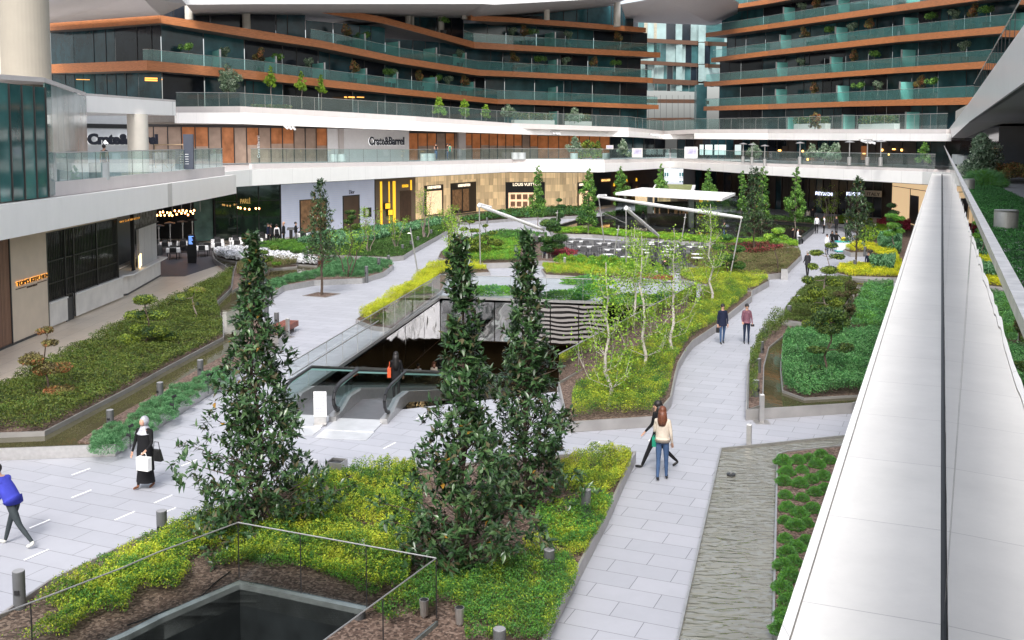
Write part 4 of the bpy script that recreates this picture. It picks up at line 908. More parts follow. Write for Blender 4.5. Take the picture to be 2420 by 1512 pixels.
for P_, us in ((BR1, (1822,1965,2112)), (BR2, (1823,1949,2114)), (BR3, (1830,1959,2117)), (BR4, (1837,1962,2119)), (L2R, (1850,1980,2128))):
    for u in us: divider(tr_, P_, u, 1.95, 2.1)
# lit ceilings seen behind glass
for (u0,v0,u1,v1,D) in ((342,183,372,187,105),(376,186.5,405,189.5,106),(410,188,435,191,107),(342,187.5,372,192,105.2),(813,228,820,231.5,117),(823,228,838,231.5,117.4),(843,228.5,860,231,118),(1243,244,1252,246,134),(1257,244,1268,246,134),(1271,244.5,1282,246.5,134.5),(180,187,212,189,112)):
    a = E(u0,v0,D); c = E(u1,v1,D+.6); bb = MB(); bb.quad((a[0],a[1],c[2]),(c[0],c[1],c[2]),(c[0],c[1],a[2]),(a[0],a[1],a[2])); bb.build('ceiling_light', M_lit, tl, True)
# upper roof with soffit and round columns
rf = thing('upper_roof', 'big white edged roof slab over the top terrace carried by round columns', 'roof', (0,110,30))
top = [(-60,60,46)]
def poly3(b, pts): b.add(pts, [tuple(range(len(pts)))])
R_ = [E(u,v,D) for u,v,D in ((425,-6,94),(440,11,98),(605,9.5,102),(1140,9,116),(1167,11,114),(1210,9,116),(1390,-1,124),(1500,-9,130))]
b = MB()
for i in range(len(R_)-1):
    p, q = R_[i], R_[i+1]; b.add([p, q, (q[0],q[1],q[2]+1.6), (p[0],p[1],p[2]+1.6)], [(0,1,2,3)])
b.build('roof_fascia', M_wht, rf, True)
b = MB(); Q_ = [(p[0]*1.0-6, p[1]+28, p[2]+.4) for p in R_]
for i in range(len(R_)-1): b.add([R_[i], Q_[i], Q_[i+1], R_[i+1]], [(0,1,2,3)])
b.build('roof_soffit', M_soff, rf, True)
def P3(l): return [E(*p) for p in l]
b = MB(); poly3(b, P3([(1467,10,126),(1560,-6,124),(1720,-8,130),(1745,6,140),(1741,42,152),(1690,60,154),(1480,52,146)])); b.build('roof_soffit', M_roofs, rf, True)
b = MB(); poly3(b, P3([(40,-12,48),(330,-12,80),(378,36,102.6),(114,55,114.5),(60,60,100)])); b.build('roof_soffit', M_roofs, rf, True)
b = MB(); poly3(b, P3([(330,-8,82),(425,-8,94),(440,11,98),(384,36.5,101),(378,36,102)])); b.build('roof_soffit', M_soff, rf, True)
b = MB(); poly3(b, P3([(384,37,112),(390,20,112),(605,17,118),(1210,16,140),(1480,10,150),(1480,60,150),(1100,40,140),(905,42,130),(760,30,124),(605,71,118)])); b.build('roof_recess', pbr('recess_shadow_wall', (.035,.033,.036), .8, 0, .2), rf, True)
for i, (u, v0, v1, D, w) in enumerate(((446,20,44,106,19),(581,18,67,110,19),(886,14,38,121,14),(963,14,58,124,13),(973,14,60,125,10),(1041,14,78,127,15),(1098,20,42,128,14),(1292,12,44,131,13),(1458,6,60,136,16))):
    a = E(u, v0-6, D); c = E(u, v1+3, D); b = MB(); b.lathe([(w/2/F*D, c[2]), (w/2/F*D, a[2])], (a[0], a[1], 0), 20); b.build('round_column', M_conc, rf, True, smooth=False)
# link building far back between the towers
lk = thing('link_building', 'glazed link block with dark cedar bands far back between the two apartment towers', 'building', (24,165,0))
for (u0,v0,u1,v1,th) in ((1484,88,1742,101,10),(1484,141,1742,154,9),(1520,184,1680,194,12),(1516,234,1669,238,9),(1484,279,1662,281,6)):
    D = 168; P_ = UP([(u0,v0,v0+th,D),((u0+u1)/2+60,v1-3,v1-3+th,D+2),(u1,v1,v1+th*.95,D-8)]); b = MB(); face_strip(b, P_, .4); b.build('dark_cedar_band', M_woodd, lk, True)
gl = np.random.default_rng(21)
M_lw = [pbr('link_pane_pale', (.30,.42,.42), .3, 0, .3, .5), pbr('link_pane_teal', (.05,.14,.15), .2, 0, .4, .5), pbr('link_pane_dark', (.012,.02,.03), .2, 0, .4, .5), pbr('link_pane_cream', (.45,.42,.32), .4, 0, .2)]
for (v0,v1,s0,s1) in ((52,96,1478,1742),(98,148,1478,1742),(150,190,1480,1700),(194,212,1480,1662)):
    u = s0
    while u < s1:
        w_ = gl.choice([8,14,22]); f = (u-s0)/(s1-s0); sl_ = 6*f; a = E(u, v0+sl_, 170); c = E(min(u+w_,s1), v1+sl_, 170); b = MB(); b.box(a[0], c[0]-.06, 170, 170.1, c[2], a[2])
        b.build('window', M_lw[gl.choice(4, p=[.25,.4,.28,.07])], lk, True); u += w_
    for uu in (1530,1597,1650): 
        a = E(uu, v0+3, 169.5); c = E(uu+14, v1+3, 169.5); b = MB(); b.box(a[0], c[0], 169.4, 169.6, c[2], a[2]); b.build('pale_pier', M_lw[0], lk, True)
a = E(1646,200,160); b = MB(); b.box(a[0], a[0]+1.6, 160, 162, 8, a[2]); b.build('glass_pier', M_lw[1], lk, True)
b = MB()
for k in range(12): 
    a = E(1490+k*14, 302, 166); c = E(1490+k*14, 225, 166); b.tube(a, c, .03, n=4)
b.build('facade_cable', M_dkmet, lk, True)
# ------------------------------------------------------------------ ground floor shopfronts
M_hbone = bricks('herringbone_wall', (.27,.15,.095), (.22,.12,.08), (.08,.04,.025), .3, .1, .6, .006, .6, stain=.1)
M_tan = pbr('tan_wall', (.70,.60,.48), .7, 0, .05, 1.5)
M_sill = pbr('concrete_plinth', (.72,.70,.66), .6, 0, .10, 1.5)
gf = thing('corner_restaurant', 'tan and brown corner restaurant front with barred windows and a concrete service counter', 'shopfront', (-20.6,45,0))
wt = Wall((-20.42,30), (-20.78,54.2))
a24 = wt.uv(24,700)[0]; a33 = a24; aw = wt.uv(115,720)[0]; ae = wt.uv(279,620)[0]; a_d0 = wt.uv(160,800)[0]; a_d1 = wt.uv(180,790)[0]
b = MB(); wt.slab(b, 0, a24, 0, 5.1, -.3, .0); b.build('herringbone_wall', M_hbone, gf, True)
b = MB(); wt.slab(b, a24, a24+.07, 0, 5.1, -.3, .04); wt.slab(b, a24+.07, aw, 0, .10, -.3, .03); wt.slab(b, 0, a24, 0, .10, -.3, .03); b.build('corner_trim', M_dkmet, gf, True)
b = MB(); wt.slab(b, a24+.071, aw, .101, 5.1, -.3, .01); wt.slab(b, aw, ae, 4.35, 5.1, -.3, .01); b.build('tan_wall', M_tan, gf, True)
b = MB(); wt.slab(b, aw, a_d0, .12, 1.15, -.2, .05); wt.slab(b, a_d1, ae+.5, .12, 1.15, -.2, .05); b.build('plinth', M_sill, gf, True)
b = MB(); wt.slab(b, aw, a_d0, 1.152, 1.22, -.2, .10); wt.slab(b, a_d1, ae+.5, 1.152, 1.22, -.2, .10); b.build('sill', M_wht, gf, True)
M_shopgl = pbr('shop_glass', (.32,.35,.31), .03, .9, .3, .5, spec=.9)
b = MB(); wt.slab(b, aw, ae, .12, 4.34, -.12, -.10); b.build('window_glass', M_shopgl, gf, True)
b = MB(); n = 46
for k in range(n+1):
    a = aw+(ae-aw)*k/n; wt.slab(b, a-.018, a+.018, 1.22 if not (a_d0 < a < a_d1) else .2, 4.34, -.09, -.05)
for z in (1.24, 2.0, 3.0, 4.3): wt.slab(b, aw, ae, z, z+.05, -.048, -.02)
for a in (aw, a_d0, a_d1, (a_d1+ae)/2, ae): wt.slab(b, a-.06, a+.06, .12, 4.34, -.019, .02)
b.build('window_bars', M_black, gf, True)
b = MB(); wt.slab(b, a_d0+.06, a_d1-.06, .02, 1.1, -.08, -.04); b.build('door', M_dkmet, gf, True)
M_orange = pbr('orange_glow_letter', (.8,.35,.05), .5, 0, 0, emit=(1,.45,.08), es=.9); M_bronze = pbr('dark_bronze_letter', (.08,.05,.03), .4, .3, 0)
t = thing('shop_sign', 'orange lit lettering of the corner restaurant on the tan wall', 'sign', wt.pt(wt.uv(35,676)[0])+(2.5,))
wt.sign(t, "TOM'S KITCHEN", M_orange, 36, 676.5, 10.5, 75, .02, .04, 'glow_letter', .008); wt.sign(t, "TOM'S KITCHEN", M_bronze, 34.5, 676.5, 10.5, 75, .05, .10)
wt.sign(t, 'ISTANBUL', M_bronze, 61, 681, 4.5, 25, .03, .05)
b = MB(); a0, z0 = wt.uv(36,685); a1, z1 = wt.uv(59,680); a2, _ = wt.uv(87,674); a3, z3 = wt.uv(109,664)
wt.slab(b, a0, a1, z0, z0+.03, .02, .04); wt.slab(b, a2, a3, z0, z0+.03, .02, .04); b.build('underline', M_bronze, t, True)
t = thing('shop_sign', 'small dark and orange restaurant lettering tucked under the terrace edge', 'sign', wt.pt(wt.uv(280,528)[0])+(4,))
wt.sign(t, "TOM'S KITCHEN", M_orange, 280.5, 527, 5, 48, .02, .04, 'glow_letter', .0); wt.sign(t, "TOM'S KITCHEN", M_bronze, 279.8, 527, 5, 48, .03, .08)
# counter
c0, c1, c2 = G(302,698), G(380,653), G(283,702)
P = [c2, c0, c1, (c1[0]-1.2, c1[1]+.6), (c2[0]-.8, c2[1]+1)]
b = MB(); b.prism(P, .12, 1.12); b.build('counter', M_sill, gf, True)
b = MB(); b.prism(offs(P, .02, True), .008, .118); b.build('counter_plinth', M_dkmet, gf, True)
b = MB(); ring(b, offs(P, -.04, True), .35, 1.121, 1.2); b.build('counter_top', M_wht, gf, True)
b = MB(); b.prism([(-24.5,54.3),(-21.05,54.3),(-21.05,54.6),(-24.5,54.6)], .1, 5); b.prism([(-24.6,54.6),(-24.4,54.6),(-24.4,66),(-24.6,66)], .1, 5); b.build('kitchen_wall', M_dkwall, gf, True)
wb = Wall((c0[0]-.35, c0[1]+1.9), (c1[0]-.25, c1[1]+.25))
b = MB(); A_0 = wb.uv(330,600)[0]; A_1 = wb.uv(371,600)[0]; wb.slab(b, A_0, A_1, 1.1, 3.4, -.15, 0); b.build('white_brick_wall', bricks('white_brick', (.62,.61,.60), (.58,.57,.56), (.42,.41,.40), .24, .08, 0, .006, .6), gf, True)
b = MB()
for k in range(16):
    a = wb.L*(k+.2)/16*1.0; wb.slab(b, a, a+.1, 3.42, 4.55, -.05, .05)
b.build('hanging_slats', pbr('mixed_slats', (.16,.15,.13), .5, 0, 0, 4, col2=(.45,.45,.42)), gf, True)
b = MB(); wb.slab(b, 0, wb.L, 3.38, 3.44, -.1, .1); b.build('slat_rail', M_black, gf, True)
b = MB(); wb.slab(b, -.1, .05, 0.1, 5, -.1, .1); b.build('dark_post', M_black, gf, True)
b = MB(); wb.slab(b, .15, .42, 1.25, 1.95, .25, .3); wb.slab(b, .62, .9, 1.3, 2.0, .2, .25); b.build('lit_menu_panel', pbr('lit_menu', (1,.75,.4), .5, 0, 0, emit=(1,.7,.35), es=1.3), gf, True)
# dark restaurant recess
pr = thing('lounge_restaurant', 'dark glazed lounge restaurant recessed under the terrace with strings of orange bulbs', 'shopfront', (-26,80,0))
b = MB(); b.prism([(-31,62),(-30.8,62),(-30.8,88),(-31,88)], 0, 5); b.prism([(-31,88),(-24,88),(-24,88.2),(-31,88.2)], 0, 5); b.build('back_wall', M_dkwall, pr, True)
b = MB(); b.prism([(-31,62),(-20.4,63.5),(-19.8,71),(-24,84),(-31,88)], .006, .012); b.build('dark_floor', pbr('dark_terrace_floor', (.085,.08,.09), .5, 0, .1), pr, True)
wp = Wall(G(508,571), G(664,563))
b = MB(); wp.slab(b, .1, wp.L-.05, .1, 4.95, -.1, -.05); b.build('window_glass', pbr('dark_green_glass', (.035,.06,.05), .05, .6, .5, .4, spec=.9), pr, True)
b = MB()
for a in (0, wp.L*.33, wp.L*.66, wp.L-.06): wp.slab(b, a, a+.06, 0, 5, -.12, .0)
wp.slab(b, 0, wp.L, 3.3, 3.36, -.1, -.02); b.build('window_frame', M_black, pr, True)
b = MB(); wp.slab(b, -1.6, -.05, 0.1, 4.6, -.4, -.3); b.build('pale_glass_pier', pbr('pale_teal_glass', (.09,.17,.15), .2, 0, .4, 1), pr, True)
t = thing('shop_sign', 'gold lettering reading PARLE on the dark restaurant glass', 'sign', wp.pt(wp.uv(567,481)[0])+(3.5,)); wp.sign(t, 'PARL\u00c9', pbr('gold_letter', (.62,.42,.14), .35, .5, 0, emit=(.8,.5,.15), es=.25), 567, 481, 11.5, 24, .04, .05)
gb = np.random.default_rng(4); M_bulb = pbr('orange_bulb', (1,.45,.15), .5, 0, 0, emit=(1,.42,.14), es=7)
b = MB(); c = MB()
for k in range(26):
    u = 372+4.6*k+gb.normal(0,1); 
    if k > 19: u = 560+(k-20)*10+gb.normal(0,3)
    v = 505+(-4 if k%2 else 4)-(u-372)*.04+gb.normal(0,1.5)
    if k > 19: v = 492+gb.normal(0,3)
    p = E(u, v, 79 if k <= 19 else 84.5); b.ball(p, .07, .07, .09, 6, 4)
for k in range(5): p = E(385+k*22, 500, 79); c.tube(p, (p[0],p[1],4.9), .012, n=4)
b.build('bulb_string', M_bulb, pr, True); c.build('pendant_rod', M_steel, pr, True)
for i, (zx, yt, yb) in enumerate(((232,478,958),(403,455,905),(592,432,872),(738,418,840))):
    u = (450+zx/4.84)*.756; p = G(u, (600+yb/4.84)*.756); 
    if i == 0:
        t0 = thing('patio_heater', 'dark mushroom patio heater at the lounge restaurant, first from the left', 'patio heater', p+(0,), group='patio heaters of the lounge restaurant')
        b = MB(); b.lathe([(.25,0),(.24,.5),(.2,.75),(.05,.78)], n=14); b.build('base', M_dkmet, t0); b = MB(); b.tube((0,0,.78),(0,0,2.05),.035); b.tube((0,0,1.95),(0,0,2.15),.07); b.build('pole', M_steel, t0)
        b = MB(); b.lathe([(.06,2.3),(.35,2.22),(.42,2.17),(.40,2.15),(.05,2.18)], n=18); b.build('hood', M_black, t0)
    else: dup(t0, p+(0,), 0, 'dark mushroom patio heater at the lounge restaurant, %s from the left' % ORD[i])
t = thing('information_totem', 'black curved information totem with small blue screen on the beige promenade', 'totem', G(455,622)+(0,), rz=-.15)
b = MB(); pf = [(.30,0),(.33,.5),(.31,1.3),(.27,2.0)]
vs = []; 
for r, z in pf:
    for a, c in ((-r,-.10),(r,-.10),(r*.8,.10),(-r*.8,.10)): vs.append((a+.05*math.sin(z*1.6), c-.06*math.sin(z*1.5), z))
b.add(vs, [(j*4+i, j*4+(i+1)%4, (j+1)*4+(i+1)%4, (j+1)*4+i) for j in range(3) for i in range(4)]+[(3,2,1,0),(12,13,14,15)]); b.build('body', M_black, t)
b = MB()
for i in range(7): b.box(-.16, (.18 if i == 0 else .02+.02*((i*37)%7)), -.19, -.17, 1.86-i*.085, 1.895-i*.085)
b.build('screen_text', pbr('blue_screen', (.1,.25,.9), .5, 0, 0, emit=(.2,.4,1), es=1.2), t)
# boutiques
wD = Wall(G(664,563), G(887,534)); wF = Wall(G(887,534), G(982,521.5)); 
M_dior = bricks('pale_ribbed_wall', (.66,.69,.80), (.60,.63,.74), (.55,.57,.68), 1.2, .12, 0, .01, .4, stain=.05)
M_warmin = pbr('warm_window_display', (.30,.18,.10), .6, 0, 0, 2.5, col2=(.05,.03,.025), emit=(.5,.25,.1), es=.10)
t = thing('boutique_front', 'pale bluish white ribbed boutique front with a brown door and tall window', 'shopfront', wD.pt(wD.L/2)+(0,))
b = MB(); wD.slab(b, .06, wD.L-.12, .02, 4.95, -.3, 0); b.build('ribbed_wall', pbr('pale_wall_added_glow', (.64,.67,.78), .4, 0, .06, .7, emit=(.7,.75,1), es=.12), t, True)  # faint glow added to brighten the wall under the terrace, no lamp
b = MB(); wD.slab(b, 0, .06, 0, 5, -.3, .03); wD.slab(b, wD.L-.12, wD.L, 0, 5, -.3, .03); b.build('dark_edge', M_black, t, True)
wD.panel(t, 'window_frame', M_black, (707,470,771,548), .0, .02); wD.panel(t, 'window_display', M_warmin, (709.5,472,769,546), .021, .04)
wD.panel(t, 'door_frame', M_dkmet, (809,461,850,541), .0, .03); wD.panel(t, 'door', pbr('brown_door', (.15,.09,.06), .4, 0, .2, .6), (811,463.5,847,541), .031, .05)
wD.panel(t, 'small_window', M_black, (858,491,877,513), 0, .03); wD.panel(t, 'small_display', M_pan, (862,495,870,510), .031, .04)
b = MB(); g = np.random.default_rng(2)
for i in range(26):
    z = .1+i*.185; wD.slab(b, .1, wD.L-.2, z, z+.012, .0, .012)
b.build('horizontal_ribs', M_pan, t, True)
M_gry = pbr('grey_letter', (.16,.16,.2), .4, 0, 0)
for u in (732.5, 823.5):
    s = thing('shop_sign', 'thin grey Dior lettering above the %s' % ('tall display window' if u < 800 else 'brown boutique door'), 'sign', wD.pt(wD.uv(u,464)[0])+(4,)); wD.sign(s, 'Dior', M_gry, u, 464.5 if u < 800 else 458.5, 10, 13, .04, .05)
t = thing('boutique_front', 'taupe boutique front with three glowing yellow vertical strips', 'shopfront', wF.pt(wF.L/2)+(0,))
b = MB(); wF.slab(b, 0, wF.L, .02, 4.95, -.3, 0); b.build('taupe_wall', pbr('taupe_wall', (.25,.185,.135), .5, 0, .08, 1), t, True)
M_gold = pbr('glowing_yellow', (1,.62,.05), .5, 0, 0, emit=(1,.55,.03), es=.55)
for r in ((897.5,429,902.5,532),(917.5,429,920.5,527),(927.5,428,934,527),(969,425.5,972,449)): wF.panel(t, 'yellow_strip', M_gold, r, 0, .06)
for r in ((905,479,919,494),(912,494.5,925,509)): 
    wF.panel(t, 'display_box_frame', M_black, r, .061, .2); wF.panel(t, 'display_box', M_gold, (r[0]+1.3,r[1]+1.2,r[2]-1.3,r[3]-1.2), .201, .22)
wF.panel(t, 'door', pbr('brown_shutter', (.10,.055,.035), .5, 0, .2), (945,450,971,524), 0, .04)
s = thing('shop_sign', 'gold FENDI lettering on the taupe boutique wall', 'sign', wF.pt(wF.uv(949,443)[0])+(4,)); wF.sign(s, 'FENDI', M_gold, 949, 443, 7, 14, .05, .05)
LVP = [G(982,521.5), G(1125,502.3), G(1193,500), G(1330,499), G(1352,497.5), G(1362,494), G(1400,489)]
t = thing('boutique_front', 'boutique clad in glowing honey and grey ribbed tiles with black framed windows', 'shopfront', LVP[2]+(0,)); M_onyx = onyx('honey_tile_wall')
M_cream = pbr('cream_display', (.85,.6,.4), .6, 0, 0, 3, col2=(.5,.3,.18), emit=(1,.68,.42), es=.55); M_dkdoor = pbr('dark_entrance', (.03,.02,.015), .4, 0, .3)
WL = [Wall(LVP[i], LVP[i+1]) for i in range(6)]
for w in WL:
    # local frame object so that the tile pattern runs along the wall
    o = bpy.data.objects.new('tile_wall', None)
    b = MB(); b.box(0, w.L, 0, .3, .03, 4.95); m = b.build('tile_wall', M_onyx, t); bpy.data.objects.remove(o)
    m.location = Vector((w.P[0], w.P[1], 0))-t.location; m.rotation_euler = (0, 0, math.atan2(w.ux[1], w.ux[0]))
b = MB()
for w in WL: w.slab(b, 0, w.L, .005, .12, -.02, .04)
b.build('black_plinth', M_black, t, True)
for w, r in ((WL[0],(1002,437,1047,509)),(WL[0],(1064,431,1124.5,503)),(WL[2],(1194,430,1287,499)),(WL[5],(1364,430,1392,491))): w.panel(t, 'window_frame', M_black, r, 0, .04)
WL[0].panel(t, 'window_display', M_cream, (1007,451,1043,506), .041, .06); WL[0].panel(t, 'entrance_panel', M_warmin, (1093,446,1107,498), .041, .06)
WL[0].panel(t, 'entrance_screen', M_warmin, (1068,448,1090,496), .041, .05)
WL[2].panel(t, 'window_display', M_cream, (1201,455,1266,493), .041, .07); WL[5].panel(t, 'window_display', M_cream, (1367,452,1388,489), .041, .06)
b = MB(); w = WL[2]
for i in range(4):
    for j in range(2):
        r = w.rect(1206+i*14.5, 459+j*17, 1217+i*14.5, 471+j*17); w.slab(b, r[0], r[1], r[2], r[3], .071, .08)
b.build('display_niche', pbr('display_niche', (.35,.2,.12), .6, 0, .4, 5), t, True)
M_crl = pbr('cream_letter', (.9,.8,.65), .5, 0, 0, emit=(1,.85,.65), es=.7)
for w, u, v, h, wd_, lb in ((WL[0],1008.5,446.5,6.5,31,'over the left display window'),(WL[0],1081,441.5,6,28,'over the dark entrance'),(WL[2],1211,439,7,66,'over the wide display window'),(WL[5],1367,439,5.5,20,'on the corner window behind the tree')):
    s = thing('shop_sign', 'cream LOUIS VUITTON lettering on black '+lb, 'sign', w.pt(w.uv(u,v)[0])+(4.4,)); w.sign(s, 'LOUIS VUITTON', M_crl, u, v, h, wd_, .04, .08, bold=.012)
BW = [G(1400,489), G(1443,484), G(1568,474)]
t = thing('boutique_front', 'dark brown boutique row with small gold emblems under the terrace', 'shopfront', BW[1]+(0,))
w1, w2 = Wall(BW[0], BW[1]), Wall(BW[1], BW[2])
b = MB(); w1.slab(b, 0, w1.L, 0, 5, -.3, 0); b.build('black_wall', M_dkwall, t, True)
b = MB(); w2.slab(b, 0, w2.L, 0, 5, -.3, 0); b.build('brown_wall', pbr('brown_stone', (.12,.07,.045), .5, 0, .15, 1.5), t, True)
w1.panel(t, 'sign_board', pbr('sign_bronze', (.16,.10,.06), .4, .2), (1418,420,1440,431), 0, .08)
s = thing('shop_sign', 'gold BVLGARI lettering on a brown board', 'sign', w1.pt(w1.uv(1419,429)[0])+(4.4,)); w1.sign(s, 'BVLGARI', pbr('amber_letter', (.9,.55,.2), .5, 0, 0, emit=(1,.6,.2), es=.8), 1419, 429, 5.5, 20, .05, .12)
for u, v in ((1478,430),(1501,428),(1448,440)):
    s = thing('shop_emblem', 'small gold ampersand emblem on the brown wall, %s' % {1478:'middle one',1501:'right one',1448:'left one behind the tree'}[u], 'sign', w2.pt(w2.uv(u,v)[0])+(4,)); w2.sign(s, '&', M_gold, u, v, 8, None, .05, .05)
for r in ((1487,432,1493,468),(1513,434,1532,474),(1460,436,1464,470)): w2.panel(t, 'dark_doorway', M_dkdoor, r, 0, .04)
for u in (1482,1502): w2.panel(t, 'lit_niche', M_warmin, (u,440,u+4,466), .0, .03)
# right hand ground floor
RW = [G(1613,474), G(1642,478), G(1745,487), G(1960,506), G(2105,517), G(2195,541)]
t = thing('shop_row', 'dark glazed ground floor shop row under the far terrace on the right', 'shopfront', RW[3]+(0,))
ws = [Wall(RW[i], RW[i+1]) for i in range(5)]
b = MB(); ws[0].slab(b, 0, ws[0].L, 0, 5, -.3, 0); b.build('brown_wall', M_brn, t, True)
M_gww = [M_win[2], M_dim, M_win[0], pbr('brown_glazing', (.05,.035,.03), .15, 0, .4, .5)]
g = np.random.default_rng(8)
for w, n in ((ws[1],6),(ws[2],14),(ws[3],7)):
    for k in range(n):
        b = MB(); w.slab(b, w.L*k/n+.05, w.L*(k+1)/n-.05, 0.02, 4.8, -.1, 0); b.build('shop_window', M_gww[g.integers(0,4)], t, True)
    b = MB()
    for k in range(n+1): w.slab(b, w.L*k/n-.05, w.L*k/n+.05, 0, 4.8, 0, .08)
    b.build('window_frame', M_frame, t, True)
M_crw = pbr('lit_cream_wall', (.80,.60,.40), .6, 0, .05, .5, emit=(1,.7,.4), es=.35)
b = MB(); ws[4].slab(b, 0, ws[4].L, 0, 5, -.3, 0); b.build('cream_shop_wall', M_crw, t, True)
b = MB(); ws[4].slab(b, 0, .12, 0, 5, .0, .06); ws[4].slab(b, 0.12, ws[4].L, 3.55, 3.61, .0, .05); a = ws[4].uv(2150,480)[0]; ws[4].slab(b, a, a+.08, 0, 3.55, 0, .05); b.build('dark_trim', M_dkmet, t, True)
ws[4].panel(t, 'door', M_dkdoor, (2153,462,2170,530), .051, .08)
ws[1].panel(t, 'portal', M_dkdoor, (1655,420,1682,470), .09, .2)
M_blet = pbr('pale_blue_letter', (.6,.65,.9), .5, 0, 0, emit=(.75,.8,1), es=1.0)
s = thing('shop_sign', 'pale blue BEYMEN lettering on the dark glass behind the young trees', 'sign', ws[2].pt(ws[2].uv(1939,460)[0])+(3.4,)); ws[2].sign(s, 'BEYMEN', M_blet, 1928, 460, 7.5, 40, .05, .12, bold=.02)
s = thing('shop_sign', 'pale blue BEYMEN lettering further right, half behind the magnolia', 'sign', ws[3].pt(ws[3].uv(2000,460)[0])+(3.4,)); ws[3].sign(s, 'BEYMEN', M_blet, 2001, 461, 7.5, 40, .05, .12, bold=.02)
s = thing('shop_sign', 'grey board with ITALY in dark letters hanging over the shop', 'sign', ws[3].pt(ws[3].uv(2048,464)[0])+(3.4,)); ws[3].panel(s, 'board', pbr('sign_board_grey', (.75,.68,.58), .6, 0, .05), (2046,450,2087,464.5), .3, .36); ws[3].sign(s, 'ITALY', M_bronze, 2053, 461.5, 8, 31, .03, .40)
# outside world seen through the gap
ap = thing('distant_apartment_block', 'pale grey apartment block seen through the gap between the wings', 'building', (30,210,0))
x0 = E(1562,400,210)[0]; x1 = E(1618,400,210)[0]; b = MB(); b.box(x0, x1, 210, 222, 0, 3.9); b.build('wall', pbr('pale_render', (.62,.66,.68), .8, 0, .05), ap, True)
for (u,v) in ((1574,408),(1609,408),(1609,428),(1574,428)):
    a = E(u-4,v,209.9); c = E(u+5,v+9,209.9); b = MB(); b.box(a[0], c[0], 209.9, 210, c[2], a[2]); f = b.build('window', M_lw[1], ap, True); b = MB(); b.box((a[0]+c[0])/2-.05, (a[0]+c[0])/2+.05, 209.85, 209.9, c[2], a[2]); b.box(a[0]-.1,c[0]+.1,209.8,209.9,c[2]-.12,c[2]); b.build('frame', M_wht, f, True)
tl_ = thing('grass_roof', 'tilted white framed roof covered in dry grass behind the kiosk', 'roof', (18,116,2))
q = [E(1534,456,112), E(1636,458,112), E(1643,437,119), E(1548,435,119)]
b = MB(); b.add(q+[(p[0],p[1],p[2]-.3) for p in q], [(0,1,2,3),(4,7,6,5),(0,4,5,1),(1,5,6,2),(2,6,7,3),(3,7,4,0)]); b.build('slab', M_wht, tl_, True)
b = MB(); q2 = [E(1540,454,112.3), E(1630,456,112.3), E(1636,438.5,118.6), E(1553,437,118.6)]; q2 = [(p[0],p[1],p[2]+.12) for p in q2]; b.add(q2, [(0,1,2,3)]); b.build('grass_surface', pbr('dry_grass', (.20,.22,.09), .9, 0, .3, 3, .6, 20), tl_, True)
b = MB(); b.tube(E(1540,470,112), E(1546,456,112), .12); b.tube(E(1634,470,112), E(1632,458,112), .12); b.build('leg', M_steel, tl_, True)
# glass kiosk standing in the dark pool
kk = thing('glass_kiosk', 'glass kiosk with thin flat white roof standing in the dark pool', 'kiosk', (14,96,0))
zr = 3.15; KR = [E(1454,465,100.5), E(1706,474.5,90.6), E(1737,463,100), E(1517,454,112)]
b = MB(); b.prism([p[:2] for p in KR], zr-.02, zr+.22); b.build('roof', pbr('bright_white_roof', (.88,.88,.88), .5, 0, .02), kk, True)
kb = [G(1454,539), G(1704,557), (21.8,99), (13.2,110)]
b = MB(); b.prism(kb, .30, .42); b.build('base', M_dkwall, kk, True)
balustrade(kk, [kb[0], kb[1], kb[2], kb[3], kb[0]], .42, zr-.03, M_glc, False, 4.2, 0, jm=M_black)
b = MB()
for p in (E(1535,520,99), E(1632,520,95)): b.obox((p[0],p[1]), .1, .22, .22, .42, zr-.03)
b.build('column', M_steel, kk, True)
b = MB(); p = E(1585,520,98); b.obox((p[0],p[1]), .1, 2.2, .5, .42, 1.5); b.obox((p[0]+.5,p[1]+.8), .1, 2.0, .2, .42, 2.6); b.build('counter', M_dkdoor, kk, True)
b = MB(); g = np.random.default_rng(6)
for k in range(14): q = (p[0]+g.uniform(-1.6,2), p[1]-.2+g.uniform(-.2,.2), 1.5); b.tube(q, (q[0],q[1],1.5+g.uniform(.25,.6)), .06, n=6)
b.build('bottles', M_warmin, kk, True)
# ------------------------------------------------------------------ planting beds and pools
def water(name, poly, z, m):
    b = MB(); b.prism(poly, z-.02, z); return struct(name, b, m)
# foreground bed around the light well
BA = [(-11.5,9.0),(-10.2,14.2)]+GG([(0,1495),(120,1408),(330,1303),(480,1240),(560,1215),(730,1160),(1000,1130),(1340,1100),(1497,1094),(1477,1134),(1430,1241),(1325,1444),(1290,1512)])+[(-.6,9.0)]
t = thing('planting_bed', 'large foreground bed of bark mulch around the glass fenced light well', 'planting bed', (-4,20,0))
def holed(b, outer, hole, z0, z1):
    loops = [[Vector((p[0],p[1],0)) for p in outer], [Vector((p[0],p[1],0)) for p in hole]]; av = [(p[0],p[1],z1) for l in loops for p in l]
    fs = []
    for a, b_, c in tessellate_polygon(loops):
        A, B, C_ = av[a], av[b_], av[c]; fs.append((a,b_,c) if (B[0]-A[0])*(C_[1]-A[1])-(B[1]-A[1])*(C_[0]-A[0]) > 0 else (a,c,b_))
    b.add(av, fs)
b = MB(); holed(b, BA, PIT2, .0, .22); b.build('mulch', M_soil, t, True)
b = MB(); ring(b, BA, .05, .004, .30); b.build('kerb', M_kerb, t, True)
lwl = thing('light_well_fence', 'frameless glass fence on a steel frame around the dark light well', 'fence', (-4,15,0))
b = MB(); ring(b, offs(PIT2, -.02, True), -.22, .1, .34); 
A2 = sum(PIT2[i][0]*PIT2[(i+1)%7][1]-PIT2[(i+1)%7][0]*PIT2[i][1] for i in range(7))
